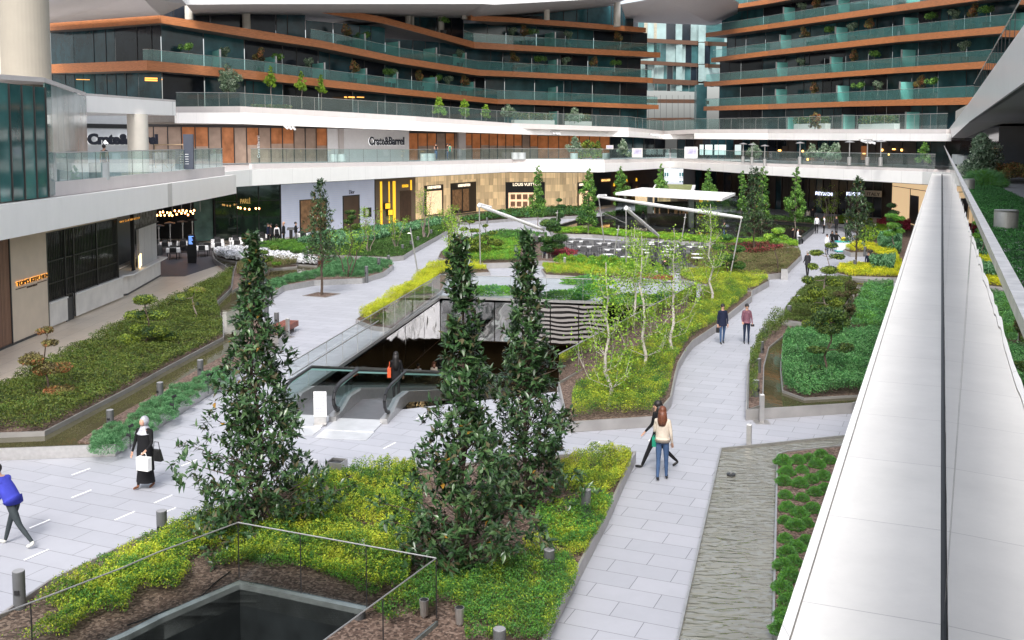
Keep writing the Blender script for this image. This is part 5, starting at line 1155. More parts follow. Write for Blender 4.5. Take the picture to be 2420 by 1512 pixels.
b = MB(); ring(b, PIT2, .15, -.1, .30); b.build('steel_frame', pbr('wet_steel_frame', (.24,.27,.265), .22, .6, .25, 3), lwl, True)
OP = offs(PIT2, -.13 if A2 > 0 else .13, True)
M_dkgl = glass('smoky_glass', (.80,.84,.82), 0., 1.5)
balustrade(lwl, [OP[6], OP[0], OP[1], OP[2], OP[4], OP[5]], .30, 1.40, M_dkgl, True, 1.55, 0, jm=M_black, rm=M_steel, rr=.013)
b = MB(); p = OP[2]; b.tube((p[0],p[1],.36),(p[0],p[1],1.4), .012, n=4); p = OP[4]; b.tube((p[0],p[1],.36),(p[0],p[1],1.4), .012, n=4); b.build('corner_joint', M_black, lwl, True)
MF = offs(OP, -1.9 if A2 > 0 else 1.9, True)   # bare mulch margin next to the fence
bare = [MF[6], MF[0], MF[1], MF[2], G(880,1440,.2), G(1030,1500,.2), G(1060,1460,.2), G(1100,1512,.2), (-1.3,12), (-11,10)]
gr = 'leafy_groundcover'
BAL = BA[:8]+[G(985,1130), G(975,1300), G(1000,1480), (-1,12)]
def bushes(name, label, cat, poly, hz, dens, ln, mats, seed, **k): return groundcover(name, label, cat, poly, hz, dens, ln, mats, seed, **k)
for i_, (lb_, pp_) in enumerate((('thin black irrigation hose lying across the bark on the left of the light well', [(300,1478),(345,1462),(400,1440),(440,1432),(470,1425)]),('thin black irrigation hose half buried behind the light well corner', [(475,1410),(505,1380),(520,1368),(545,1350)]),('black irrigation hose in the bark near the right magnolia', [(1130,1352),(1160,1338),(1185,1330),(1210,1312)]))):
    b = MB(); b.path([G(u_, v_, .24)+(.245,) for u_, v_ in pp_], .012, 6); tag(b.build('irrigation_hose', M_black), lb_, 'hose', 'irrigation hoses')
# mask polygons: left strip, centre mass, right strip
PA1 = GG([(0,1500),(60,1450),(120,1402),(210,1355),(330,1300),(400,1265),(480,1236),(555,1210),(560,1255),(700,1262),(700,1300),(610,1330),(520,1345),(470,1330),(420,1400),(330,1400),(300,1450),(215,1455),(160,1512),(0,1512)], .3)
bushes(gr, 'yellow green low shrub strip along the plaza edge, left of the light well', 'shrub', PA1, .46, 4600, .042, L_yel+[L_grn[2]], 31, cs=2.3, gap=.18)
PA2 = GG([(655,1150),(745,1140),(800,1122),(870,1115),(980,1108),(1000,1200),(980,1300),(965,1400),(900,1395),(820,1370),(740,1350),(665,1330),(600,1320),(585,1290),(640,1250),(700,1225),(700,1180)], .3)
bushes(gr, 'mass of bright yellow green shrub between the two front magnolias', 'shrub', PA2, .48, 4900, .042, L_yel+[L_grn[2]], 32, cs=2.1, gap=.12)
PA3 = GG([(1310,1110),(1380,1090),(1440,1080),(1492,1084),(1488,1110),(1465,1140),(1420,1200),(1400,1190),(1330,1165)], .3)
bushes(gr, 'yellow green shrub clump at the far right corner of the foreground bed', 'shrub', PA3, .5, 5200, .038, L_yel, 33, cs=2.4)
PA4 = GG([(1270,1215),(1310,1195),(1400,1185),(1450,1190),(1425,1240),(1410,1270),(1370,1300),(1330,1290),(1260,1270)], .3)
bushes(gr, 'mixed green shrub patch along the path kerb of the foreground bed', 'shrub', PA4, .38, 4600, .038, [L_yel[1], L_grn[1], L_grn[2]], 34, cs=2.6, gap=.10)
PA5 = GG([(1230,1280),(1300,1262),(1405,1262),(1385,1310),(1330,1320),(1260,1315)], .3)
bushes(gr, 'small bright lime shrub patch around the leaning spotlight tube', 'shrub', PA5, .28, 4600, .032, L_yel, 35, cs=3, gap=.2)
PA6 = GG([(1020,1370),(1070,1350),(1110,1372),(1200,1325),(1350,1320),(1368,1370),(1330,1440),(1300,1505),(1285,1512),(1100,1512),(1090,1450),(1030,1420)], .3)
bushes(gr, 'deep green low shrubs filling the bottom right of the foreground bed', 'shrub', PA6, .38, 5400, .037, [L_grn[1], L_grn[2], L_yel[2], L_yel[1]], 36, cs=2.6, gap=.08)
PA7 = GG([(560,1300),(640,1295),(740,1330),(820,1350),(905,1400),(880,1410),(800,1370),(720,1340),(600,1335)], .3)
bushes(gr, 'dark green shrub patches growing against the glass fence', 'shrub', PA7, .26, 4200, .032, [L_grn[2], L_grn[1], L_yel[2]], 37, cs=3, gap=.2)
# long hedge bed on the left with its water channel
HB = GG([(-120,1035),(-120,1020),(0,945),(325,771),(551,653),(545,695),(510,730),(525,780),(527,815),(375,898),(310,936),(104,1046),(0,1050)])
OB = GG([(-120,1110),(-120,1010),(0,944),(325,770),(552,652),(507,622),(503,604),(560,598),(750,612),(925,628),(927,638),(905,655),(855,670),(742,675),(670,688),(637,710),(606,745),(612,765),(640,790),(668,800),(662,812),(600,862),(520,916),(270,1077),(0,1087)])
water('water_channel', OB, .20, M_water)
t = thing('planter_edge', 'low pale steel wall edging the long left planter and its water channel', 'kerb', OB[0]+(0,))
b = MB(); ring(b, OB, .05, .004, .33); b.build('edge_wall', M_steel, t, True)
bed('long dark green hedge bed between the beige promenade and the water channel', HB, .34, .05, M_kerb, .26)
groundcover('hedge', 'long clipped dark olive hedge running beside the beige promenade', 'hedge', offs(HB, .12 if False else -.10, True) if False else HB, .50, 1500, .060, L_dkg, 41, z0=.26, cs=1.7, gap=.10, hvar=.45)
MS = GG([(184,1064),(235,1030),(275,1002),(330,970),(385,940),(430,911),(470,888),(520,860),(575,818),(600,775),(598,740),(610,710),(660,685),(745,668),(770,640),(820,623),(925,629),(927,638),(905,655),(855,670),(742,675),(670,688),(637,710),(606,745),(612,765),(640,790),(668,800),(662,812),(600,862),(520,914),(268,1074)])
bed('mulched strip of round blue green mounds along the left planter edge', MS, .24, .03, M_kerb, .25, kerb=False)
RB = GG([(548,700),(600,668),(640,645),(700,640),(705,625),(700,612),(560,630),(553,655)])
bed('reddish green heath bed behind the left magnolia', RB, .3, .04, M_kerb, .25)
groundcover('heath', 'reddish green heath behind the top of the left magnolia', 'shrub', GG([(560,665),(600,655),(640,648),(700,638),(705,628),(660,622),(600,628),(560,640)]), .5, 1500, .06, L_heath, 42, z0=.25)
WFp = GG([(505,606),(520,600),(560,600),(620,605),(690,618),(752,628),(748,638),(700,634),(640,632),(585,630),(540,625),(515,618)])
bed('narrow bed carrying the white flower border', WFp, .3, .04, M_kerb, .24)
groundcover('white_flowers', 'dense border of white flowers in front of the lounge restaurant', 'flowers', WFp, .46, 2300, .085, L_wfl, 43, z0=.25, probs=[.55,.33,.12], clumps=False, wd=.07)
# pond side mounds (countable clumps)
mp = [moundproto('santolina_mound', 'soft blue green mound at the near end of the left planter strip', 'shrub', .44, L_blu, 50+i, 2600, .085, .012, .85, 'blue green mounds in the left planter') for i in range(2)]
def pack(P, dmin, seed, tries=5000):
    g_ = np.random.default_rng(seed); out = []; xs = [p[0] for p in P]; ys = [p[1] for p in P]
    for _ in range(tries):
        x = g_.uniform(min(xs), max(xs)); y = g_.uniform(min(ys), max(ys))
        if inpoly(P, np.array([x]), np.array([y]))[0] and all((x-a_)**2+(y-c_)**2 > dmin**2 for a_, c_ in out): out.append((x, y))
    return out
ml = sorted(pack(GG([(205,1056),(240,1032),(280,1004),(335,974),(388,945),(432,916),(475,892),(520,866),(560,838),(572,850),(520,900),(470,930),(420,965),(360,1000),(300,1035),(262,1062)], .3), .50, 33), key=lambda q: q[1])[:30]
for i, (x, y) in enumerate(ml):
    r = (.42,.35,.31,.38,.33)[i%5]*(1.1 if i < 3 else .9); lb = 'blue green needle mound in the strip beside the water, %s from the near end' % ORD[i]
    if i < 2: o = mp[i]; o.location = (x,y,.25); o.scale = (r/.44,)*3; o['label'] = lb
    else: copyone(mp[i%2], (x,y,.25), r/.44, i*1.3, lb)
gm = np.random.default_rng(12); k = 0; Pm = GG([(590,775),(610,745),(612,720),(640,698),(670,680),(740,664),(850,662),(895,650),(920,634),(880,624),(820,624),(775,630),(760,655),(690,668),(640,680),(600,712),(580,750)])
pts_ = []
for _ in range(4000):
    x = gm.uniform(min(p[0] for p in Pm), max(p[0] for p in Pm)); y = gm.uniform(min(p[1] for p in Pm), max(p[1] for p in Pm))
    if inpoly(Pm, np.array([x]), np.array([y]))[0] and all((x-a)**2+(y-c)**2 > .62**2 for a, c in pts_): pts_.append((x, y))
pts_ = sorted(pts_, key=lambda p: p[0]/p[1])
for i, (x, y) in enumerate(pts_): copyone(mp[i%2], (x,y,.24), gm.uniform(.36,.48)/.44, gm.uniform(0,6), 'soft green round mound in the clipped mound bed beside the curved path')
for o in bpy.data.objects:
    if o.name.startswith('santolina') and 'clipped mound bed' in o.get('label',''): o['group'] = 'round green mounds beside the curved path'
# bed C
BC = GG([(600,600),(605,592),(640,585),(690,575),(760,558),(887,544),(980,532),(1070,525),(1082,528),(1080,538),(1040,563),(975,600),(952,615),(917,619),(790,614),(697,610)])
bed('big curved lawn like bed between the promenade and the central path', BC, .34, .06, M_kerb, .26)
groundcover('lawn_groundcover', 'dark green low ground cover filling the curved bed before the boutiques', 'ground cover', BC, .22, 420, .09, [leafm('turf_leaf', (.045,.12,.02), .6, .2), leafm('turf_leaf_pale', (.075,.16,.03), .6, .2), leafm('turf_leaf_dark', (.022,.065,.012), .6, .2)], 44, z0=.26, cs=.9)  # turf leaf tones vary from clump to clump
groundcover('strap_leaved_plants', 'band of tall strap leaved plants along the promenade side of the curved bed', 'plants', GG([(700,590),(765,568),(830,565),(900,550),(960,548),(1010,535),(1075,527),(1072,533),(1010,548),(950,562),(900,575),(850,590),(780,595)]), .6, 420, .26, L_ros, 45, z0=.3, wd=.06, up=1.6, gap=.25)
groundcover('low_shrub', 'yellow green low shrub at the left tip of the curved bed', 'shrub', GG([(603,598),(612,588),(650,583),(700,583),(760,600),(740,608),(690,607)]), .35, 700, .08, [L_grn[1],L_yel[2],L_grn[2]], 46, z0=.28)
BD = GG([(1085,530),(1130,520),(1210,507),(1300,502),(1390,500),(1404,508),(1390,515),(1210,523),(1100,532)])
bed('narrow far bed in front of the honey tiled boutique', BD, .3, .06, M_kerb, .24)
groundcover('low_hedge', 'low dark green planting in front of the honey tiled boutique', 'hedge', BD, .55, 330, .16, [L_ros[0],L_dkg[2],L_tre[0]], 47, z0=.25, wd=.08)
# bed E and the rows beside the tables
BE = GG([(1036,620),(1042,606),(1060,594),(1110,576),(1170,562),(1225,558),(1290,566),(1300,598),(1330,617),(1400,622),(1500,632),(1572,642),(1572,655),(1440,645),(1342,634),(1282,628),(1226,632),(1130,635),(1067,631)])
bed('rounded bed of bright green mounds and pines beyond the path', BE, .36, .06, M_kerb, .26)
groundcover('bright_shrub', 'bright green cushion shrubs covering the rounded bed', 'shrub', GG([(1044,616),(1062,600),(1110,582),(1170,580),(1225,585),(1232,600),(1226,628),(1130,631),(1070,627)]), .5, 950, .07, [L_grn[0],L_grn[1],L_yel[1]], 48, z0=.28, cs=2.2)
groundcover('back_shrub', 'green shrub band behind the pines of the rounded bed', 'shrub', GG([(1110,578),(1165,562),(1225,560),(1290,568),(1296,582),(1180,580)]), .5, 600, .10, [L_grn[1],L_grn[2],L_dkg[0]], 49, z0=.28)
bp_ = moundproto('boxwood_ball', 'bright green clipped cushion', 'shrub', .5, [L_grn[0],L_grn[1],L_yel[1]], 60, 1700, .075, .035, .85, 'row of clipped green cushions below the tables')
bl_ = [(1330,620),(1350,625),(1372,618),(1378,632),(1400,622),(1402,636),(1425,622),(1428,636),(1450,628),(1455,640),(1478,630),(1500,634),(1490,642),(1522,638),(1530,646),(1560,650),(1548,640)]
for i, (u, v) in enumerate(bl_):
    x, y = G(u, v, .25); lb = 'bright green clipped cushion in the row below the cafe tables, %s from the left' % ORD[i]
    if i == 0: bp_.location = (x,y,.25); bp_.scale = (1.3,)*3; bp_['label'] = lb
    else: copyone(bp_, (x,y,.25), gm.uniform(1.1,1.5), i, lb)
groundcover('red_flowers', 'patch of deep red flowers below the dark cloud pine', 'flowers', GG([(1282,606),(1300,600),(1330,602),(1365,612),(1345,620),(1300,616)]), .4, 700, .10, L_red, 51, z0=.28, probs=[.35,.35,.3], clumps=False)
HE = GG([(1300,552),(1317,548),(1400,552),(1500,560),(1600,567),(1700,574),(1815,580),(1885,585),(1885,592),(1815,590),(1700,584),(1600,577),(1500,570),(1400,562),(1310,560)])
bed('long bed behind the cafe terrace beside the pool', HE, .3, .05, M_kerb, .24)
groundcover('lime_hedge', 'long lime green hedge between the cafe tables and the dark pool', 'hedge', HE, .42, 620, .10, [L_yel[1],L_grn[0],L_yel[2]], 52, z0=.25, cs=1.2)
# cafe terrace floor
CT = GG([(1240,596),(1310,562),(1500,572),(1700,588),(1700,600),(1655,612),(1618,628),(1612,646),(1572,645),(1500,633),(1400,622),(1330,616)])
b = MB(); b.prism(CT, .005, .03); struct('cafe_terrace_deck', b, bricks('grey_deck', (.16,.155,.155), (.13,.127,.13), (.06,.06,.06), 2.4, .14, .25, .012, .6))
# heath bed G, H, I
BG = GG([(1616,628),(1630,615),(1665,604),(1700,592),(1815,586),(1852,590),(1887,603),(1892,614),(1850,657),(1815,661),(1700,655),(1660,650)])
bed('triangular heath bed with red flowers at the right of the cafe terrace', BG, .34, .05, M_kerb, .26)
groundcover('heath', 'brownish green heath filling the triangular bed right of the tables', 'shrub', BG, .36, 900, .06, L_heath, 53, z0=.27, cs=1.5)
groundcover('red_flowers', 'wide patch of red flowers in the triangular heath bed', 'flowers', GG([(1725,605),(1750,594),(1820,590),(1850,600),(1815,612),(1760,615)]), .5, 500, .10, L_red, 54, z0=.30, probs=[.18,.27,.55], clumps=False)
BH = GG([(1606,658),(1640,652),(1700,655),(1812,668),(1815,677),(1775,700),(1700,690),(1655,684),(1610,672)])
bed('rounded lime planting bed left of the wide path', BH, .34, .05, M_kerb, .26)
groundcover('lime_shrub', 'lime and green cushion shrubs in the rounded bed left of the path', 'shrub', BH, .45, 1100, .055, L_yel, 55, z0=.28, cs=1.6)
BI = GG([(1322,925),(1500,812),(1652,722),(1655,700),(1700,690),(1765,692),(1775,700),(1774,713),(1722,755),(1695,781),(1635,822),(1620,841),(1600,876),(1592,908),(1582,960),(1543,1008),(1345,1021),(1338,1000)])
bed('big birch bed between the escalator pit and the wide path', BI, .32, .05, M_kerb, .24)
PI_ = GG([(1350,985),(1362,940),(1420,900),(1520,836),(1600,780),(1655,735),(1658,705),(1700,696),(1762,696),(1766,712),(1715,755),(1690,781),(1632,818),(1612,846),(1596,880),(1586,915),(1576,960),(1535,1003),(1352,1014)])
groundcover('lime_shrub', 'bright lime to green shrub carpet under the birches', 'shrub', PI_, .5, 2500, .042, [L_yel[0],L_yel[1],L_yel[2],L_grn[2]], 56, z0=.26, cs=1.7, gap=.03)
# left side of the pit
BJ = GG([(843,764),(888,728),(965,682),(1012,638),(1080,628),(1150,640),(1156,650),(1060,656),(1040,697),(967,752),(925,786),(880,780)])
bed('bed of lime shrubs wrapping the far left corner of the escalator pit', BJ, .2, .05, M_kerb, .16)
groundcover('lime_shrub', 'yellow lime shrubs along the left side of the pit glass', 'shrub', GG([(846,762),(890,730),(965,685),(1012,641),(1080,630),(1148,642),(1150,648),(1080,650),(1045,655),(1010,690),(960,712),(925,735),(900,752),(870,775)]), .5, 1800, .05, [L_yel[0],L_gold[1],L_yel[1]], 57, z0=.18, cs=1.6)
groundcover('faded_groundcover', 'thin dull green planting between the pit glass and the pit edge', 'ground cover', GG([(872,776),(905,752),(965,715),(1012,690),(1038,698),(967,752),(925,784)]), .22, 1100, .06, [L_heath[2],L_dkg[0],L_heath[1]], 58, z0=.18, gap=.25)
BK = GG([(1280,642),(1330,638),(1430,650),(1500,658),(1500,668),(1400,662),(1290,656)])
bed('narrow lime strip behind the pit', BK, .2, .04, M_kerb, .16)
groundcover('lime_shrub', 'narrow strip of lime shrub between the bench path and the pit', 'shrub', BK, .5, 1400, .055, [L_yel[0],L_yel[1],L_grn[0]], 59, z0=.18, cs=2)
for (u,v,rx,ry,lb) in ((1158,692,1.7,.7,'green juniper spreading just behind the pit glass, left one'),(1330,706,1.5,.7,'green juniper spreading behind the striped pit wall'),(1400,692,1.3,1.1,'taller green juniper behind the pit, right of centre'),(1490,715,1.4,.6,'dark green juniper at the back of the pit between the birches'),(1580,712,1.6,.8,'wide green juniper at the far right corner of the pit'),(1390,668,1.6,.6,'pale green juniper beside the lime strip')):  # stripes on the pit wall are a painted mirror reflection
    x, y = G(u, v, .1); o = moundproto('juniper_shrub', lb, 'shrub', 1., [L_grn[0],L_grn[1],L_blu[0]], 61+u%7, 2600, .12, .05, .5, 'junipers behind the escalator pit'); o.location = (x,y,.05); o.scale = (rx,ry,1.0)
# pool with kiosk
water('dark_pool', POND, .30, M_waterd)
t = thing('pool_edge', 'black stone wall of the dark reflecting pool around the kiosk', 'kerb', POND[0]+(0,)); b = MB(); ring(b, POND, .3, .004, .45); b.build('black_wall', M_dkwall, t, True)
BN = GG([(1420,521),(1450,514),(1600,515),(1815,524),(1925,533),(1925,541),(1815,532),(1600,523),(1440,521)])
bed('thin far bed along the back edge of the dark pool', BN, .45, .06, M_dkwall, .4)
groundcover('low_hedge', 'dark green low hedge along the back edge of the dark pool', 'hedge', BN, .45, 330, .13, [L_tre[0],L_dkg[2],L_tre[2]], 64, z0=.4)
# right beds
BP = GG([(1765,992),(1768,880),(1797,800),(1812,775),(1850,776),(2068,803),(2070,960),(2010,976)])
water('water_channel', BP, .20, M_water)
t = thing('planter_edge', 'low steel wall around the right planter with the ivy island', 'kerb', BP[0]+(0,)); b = MB(); ring(b, BP, .05, .004, .33); b.build('edge_wall', M_kerb, t, True)
SP = GG([(1768,985),(1770,882),(1799,802),(1812,778),(1876,783),(1850,806),(1815,835),(1803,880),(1800,975)])
bed('gravelly strip of upright hedge beside the row of grey bollards', SP, .26, .03, M_steel, .24)
groundcover('hedge', 'thin upright reddish green hedge beside the bollards on the right', 'hedge', GG([(1769,975),(1771,885),(1800,806),(1830,780),(1868,786),(1830,815),(1800,845),(1790,885),(1789,970)]), .75, 1300, .055, [L_heath[2],L_dkg[0],L_dkg[1]], 65, z0=.24, up=1.5, gap=.2)
IS = GG([(1850,942),(1845,890),(1850,830),(1860,806),(1950,795),(2080,815),(2085,950),(1985,955),(1900,960)])
bed('island bed of ivy in the right water channel', IS, .28, .04, M_kerb, .25)
groundcover('ivy', 'thick dark green ivy island around the twisted pines on the right', 'ground cover', IS, .55, 2300, .058, L_ivy, 66, z0=.26, cs=1.8)
BQ = GG([(1850,772),(1853,745),(1885,705),(1925,668),(1965,664),(2110,680),(2110,805),(2068,800)])
water('water_channel', BQ, .20, M_water)
t = thing('planter_edge', 'low steel wall around the planter with the tall cloud pine on the right', 'kerb', BQ[0]+(0,)); b = MB(); ring(b, BQ, .05, .004, .33); b.build('edge_wall', M_kerb, t, True)
Q1 = GG([(1852,770),(1856,745),(1888,705),(1928,670),(1965,668),(2012,672),(2012,700),(2000,722),(1995,745),(1975,776),(1950,786)])
bed('hedge bed at the foot of the tall cloud pine', Q1, .28, .04, M_kerb, .25)
groundcover('hedge', 'reddish green hedge carpet at the foot of the tall cloud pine', 'hedge', Q1, .30, 1500, .06, [L_dkg[0],L_heath[2],L_dkg[1]], 67, z0=.25, cs=1.8)
Q2 = GG([(2012,760),(2030,715),(2050,690),(2110,690),(2110,802),(2010,790)])
bed('ivy bed against the parapet beside the cloud pine', Q2, .28, .04, M_kerb, .25)
groundcover('ivy', 'fresh green ivy beside the parapet behind the dark shrub balls', 'ground cover', Q2, .5, 1500, .065, [L_ivy[0],L_ivy[1],L_grn[1]], 68, z0=.26)
BR = GG([(1972,655),(1985,643),(2010,638),(2060,636),(2130,628),(2130,668),(2104,668),(2004,664)])
bed('golden planting bed in front of the bench on the right', BR, .32, .05, M_kerb, .24)
groundcover('golden_shrub', 'golden yellow shrub carpet in front of the couple on the bench', 'shrub', BR, .4, 1300, .06, L_gold, 69, z0=.26)
groundcover('strap_leaved_plants', 'dark strap leaved clump at the edge of the golden bed', 'plants', GG([(2052,640),(2080,632),(2115,632),(2110,655),(2060,652)]), .75, 700, .24, L_ros, 70, z0=.3, wd=.05, up=1.6)
BS = GG([(1993,600),(2022,585),(2028,560),(2045,540),(2085,536),(2200,545),(2180,560),(2130,633),(2085,634),(2080,620),(2055,605),(2010,607)])
bed('rounded multicoloured bed beside the parapet on the right', BS, .32, .05, M_kerb, .24)
groundcover('golden_shrub', 'golden shrub border curving around the bench on the right', 'shrub', GG([(1996,599),(2024,588),(2055,590),(2075,600),(2115,608),(2125,630),(2090,632),(2080,618),(2055,603),(2012,605)]), .5, 900, .07, L_gold, 72, z0=.26)
groundcover('bright_shrub', 'bright green cushions in the multicoloured bed', 'shrub', GG([(2026,583),(2032,558),(2050,546),(2085,552),(2130,560),(2120,572),(2070,578),(2055,588)]), .55, 700, .09, [L_grn[0],L_yel[1],L_grn[1]], 73, z0=.28)
groundcover('strap_leaved_plants', 'grey green strap leaved mass against the parapet on the right', 'plants', GG([(2078,575),(2130,565),(2128,612),(2095,606),(2072,596)]), .8, 600, .24, L_ros, 74, z0=.28, wd=.06, up=1.4)
groundcover('red_shrub', 'deep red shrubs before the lit cream shop', 'shrub', GG([(2070,540),(2085,533),(2150,540),(2150,556),(2085,552)]), .7, 500, .12, [L_red[1],L_red[0],L_red[1]], 75, z0=.26)
BT = GG([(1938,528),(1990,520),(2060,528),(2062,538),(2000,537),(1945,534)])
bed('small far green bed behind the standing waiters', BT, .3, .05, M_kerb, .24)
groundcover('bright_shrub', 'green ground cover of the small far bed behind the waiters', 'shrub', BT, .35, 400, .12, [L_grn[1],L_yel[1]], 76, z0=.25)
# rippled pool bottom right and ball shrubs
BU = GG([(1705,1072),(1990,1042),(2060,1036),(2060,1085)])+[(5.4,16),(4.2,11),(1.2,11)]+GG([(1608,1512)])
water('rippled_pool', BU, .10, M_waterp)
t = thing('pool_edge', 'thin pale steel edge around the rippled pool beside the path', 'kerb', BU[0]+(0,)); b = MB(); ring(b, BU, .045, .004, .16); b.build('edge_strip', M_steel, t, True)
BV = GG([(1838,1095),(1860,1088),(2060,1066)])+[(8,16),(6,10)]+[(4.1,11.)]+GG([(1829,1512)])
bed('mulched bed of clipped balls between the rippled pool and the parapet', BV, .26, .04, M_steel, .22)
sp_ = moundproto('clipped_ball_shrub', 'round clipped green shrub ball', 'shrub', .25, [L_ivy[0],L_grn[1],L_ivy[1]], 80, 2600, .034, .018, .95, 'clipped balls in the mulched bed by the pool')
sb = [(1850,1095),(1884,1090),(1912,1085),(1940,1075),(1858,1118),(1895,1112),(1930,1100),(1960,1090),(1852,1140),(1890,1145),(1915,1135),(1945,1128),(1855,1172),(1895,1178),(1925,1165),(1950,1158),(1860,1202),(1890,1215),(1920,1205),(1855,1232),(1880,1245),(1905,1238),(1855,1275),(1882,1295),(1905,1280),(1860,1310),(1850,1340),(1868,1365),(1848,1392),(1862,1425),(1850,1455),(1845,1490),(1862,1470),(1875,1330)]
for i, (u, v) in enumerate(sb):
    x, y = G(u, v, .25); lb = 'clipped green ball in the pool side bed, %s counted from the far end' % (ORD[i] if i < 30 else ['thirty-first','thirty-second','thirty-third','thirty-fourth'][i-30])
    if i == 0: sp_.location = (x,y,.24); sp_['label'] = lb
    else: copyone(sp_, (x,y,.22), gm.uniform(.68,.92), i*1.1, lb)
# ------------------------------------------------------------------ trees
def gz(u, v, z=.2): x, y = G(u, v, z); return x, y
r1 = lambda f: 1.42*(1-f)**.62*(.55+.45*min(1, (1-f)*2.2))+.05 if f < .93 else .17
def prof(h, t_): return lambda f: float(np.interp(f*h, [a for a, _ in t_], [b__ for _, b__ in t_]))
def rm(base, neck): return lambda f: max(.16, base*(1-f)**.95+neck) if f < .94 else .17
x, y = gz(612,1262); magnolia(x, y, 6.5, prof(6.5, ((0,.95),(.3,1.25),(1.0,1.42),(2.3,1.05),(3.7,.66),(5.0,.34),(5.9,.17),(6.5,.10))), 900, 'dark glossy magnolia cone at the front left, whose top reaches the promenade', 101)
x, y = gz(1092,1345); magnolia(x, y, 6.55, prof(6.55, ((0,1.0),(.4,1.2),(1.2,1.30),(2.3,.98),(3.2,.58),(4.2,.36),(5.0,.26),(5.9,.22),(6.5,.10))), 820, 'dark glossy magnolia cone at the front centre, before the pit', 102)
x, y = gz(1243,1190); magnolia(x, y, 6.35, prof(6.35, ((0,.9),(.4,1.15),(.9,1.22),(1.9,.98),(2.8,.74),(3.8,.50),(4.8,.32),(5.8,.22),(6.3,.10))), 800, 'dark glossy magnolia cone behind and right of the centre one', 103, clear=.35)
x, y = gz(760,697,0); magnolia(x, y, 6.3, lambda f: 0.02 if f < .3 else .16+1.35*(1-f)**.8, 420, 'slender young magnolia in a square tree pit on the pale paving', 104, clear=2.0, leaf=.17, tr=.075, per=7)
x, y = gz(2022,641,0); magnolia(x, y, 6.1, lambda f: .03 if f < .28 else .15+1.25*(1-f)**.8, 420, 'young magnolia in a square tree pit on the right path', 105, clear=1.9, leaf=.17, tr=.07, per=7)
x, y = gz(1780,600,.2); magnolia(x, y, 6.4, lambda f: .03 if f < .25 else .2+1.35*(1-f)**.8, 420, 'bronze green magnolia in the triangular heath bed', 106, clear=1.8, leaf=.18, tr=.06, per=7)
for u, v, w, lb in ((760,697,.8,'under the slender young magnolia'),(2022,642,.7,'under the right hand young magnolia')):
    p = G(u, v); t = thing('tree_pit', 'square mulched tree pit set flush in the paving '+lb, 'tree pit', p+(0,)); b = MB(); b.obox((0,0), PHI, w*.85, w*.85, .005, .02); b.build('mulch', M_soil, t)
    b = MB(); ring(b, [(c_*w*.9*math.cos(PHI)-s_*w*.9*math.sin(PHI), c_*w*.9*math.sin(PHI)+s_*w*.9*math.cos(PHI)) for c_, s_ in ((-1,-1),(1,-1),(1,1),(-1,1))], .03, .004, .03); b.build('frame', M_kerb, t)
for i, (u, v, h, R, lb) in enumerate(((1270,538,6.1,.85,'before the wide boutique window'),(1390,556,6.0,.95,'before the corner of the honey tiled boutique'),(1465,508,5.6,.95,'in front of the brown emblem wall'),(1560,514,6.0,.85,'beside the gap to the distant block'),(1672,520,5.6,1.0,'behind the white kiosk roof'),(1880,540,6.0,.85,'before the dark shop glass left of the waiters'),(1800,530,5.9,.8,'just right of the bronze magnolia'),(1752,522,5.4,.6,'hidden between the kiosk and the bronze magnolia'))):
    x, y = gz(u, v); s_ = coltree(x, y, h, R, 'upright light green hornbeam '+lb, 120+i, grp='upright hornbeams around the far court', ln=.17, per=340, nb=30)
    if i == 0: pass
for i, (u, v, h, lb) in enumerate(((1438,962,4.5,'nearest one with the low curved branches'),(1520,882,5.0,'second from the front, in the middle of the shrub carpet'),(1590,838,4.9,'third from the front beside the path side shrubs'),(1680,725,5.1,'farthest one near the path corner'),(1500,790,4.6,'standing by the far right pit glass'))):
    x, y = gz(u, v); birch(x, y, h, 'thin white birch, '+lb, 140+i, 1800)
P5 = lambda s, *a: [(dx*s, dy*s, z*s, r*s) for dx, dy, z, r in a]
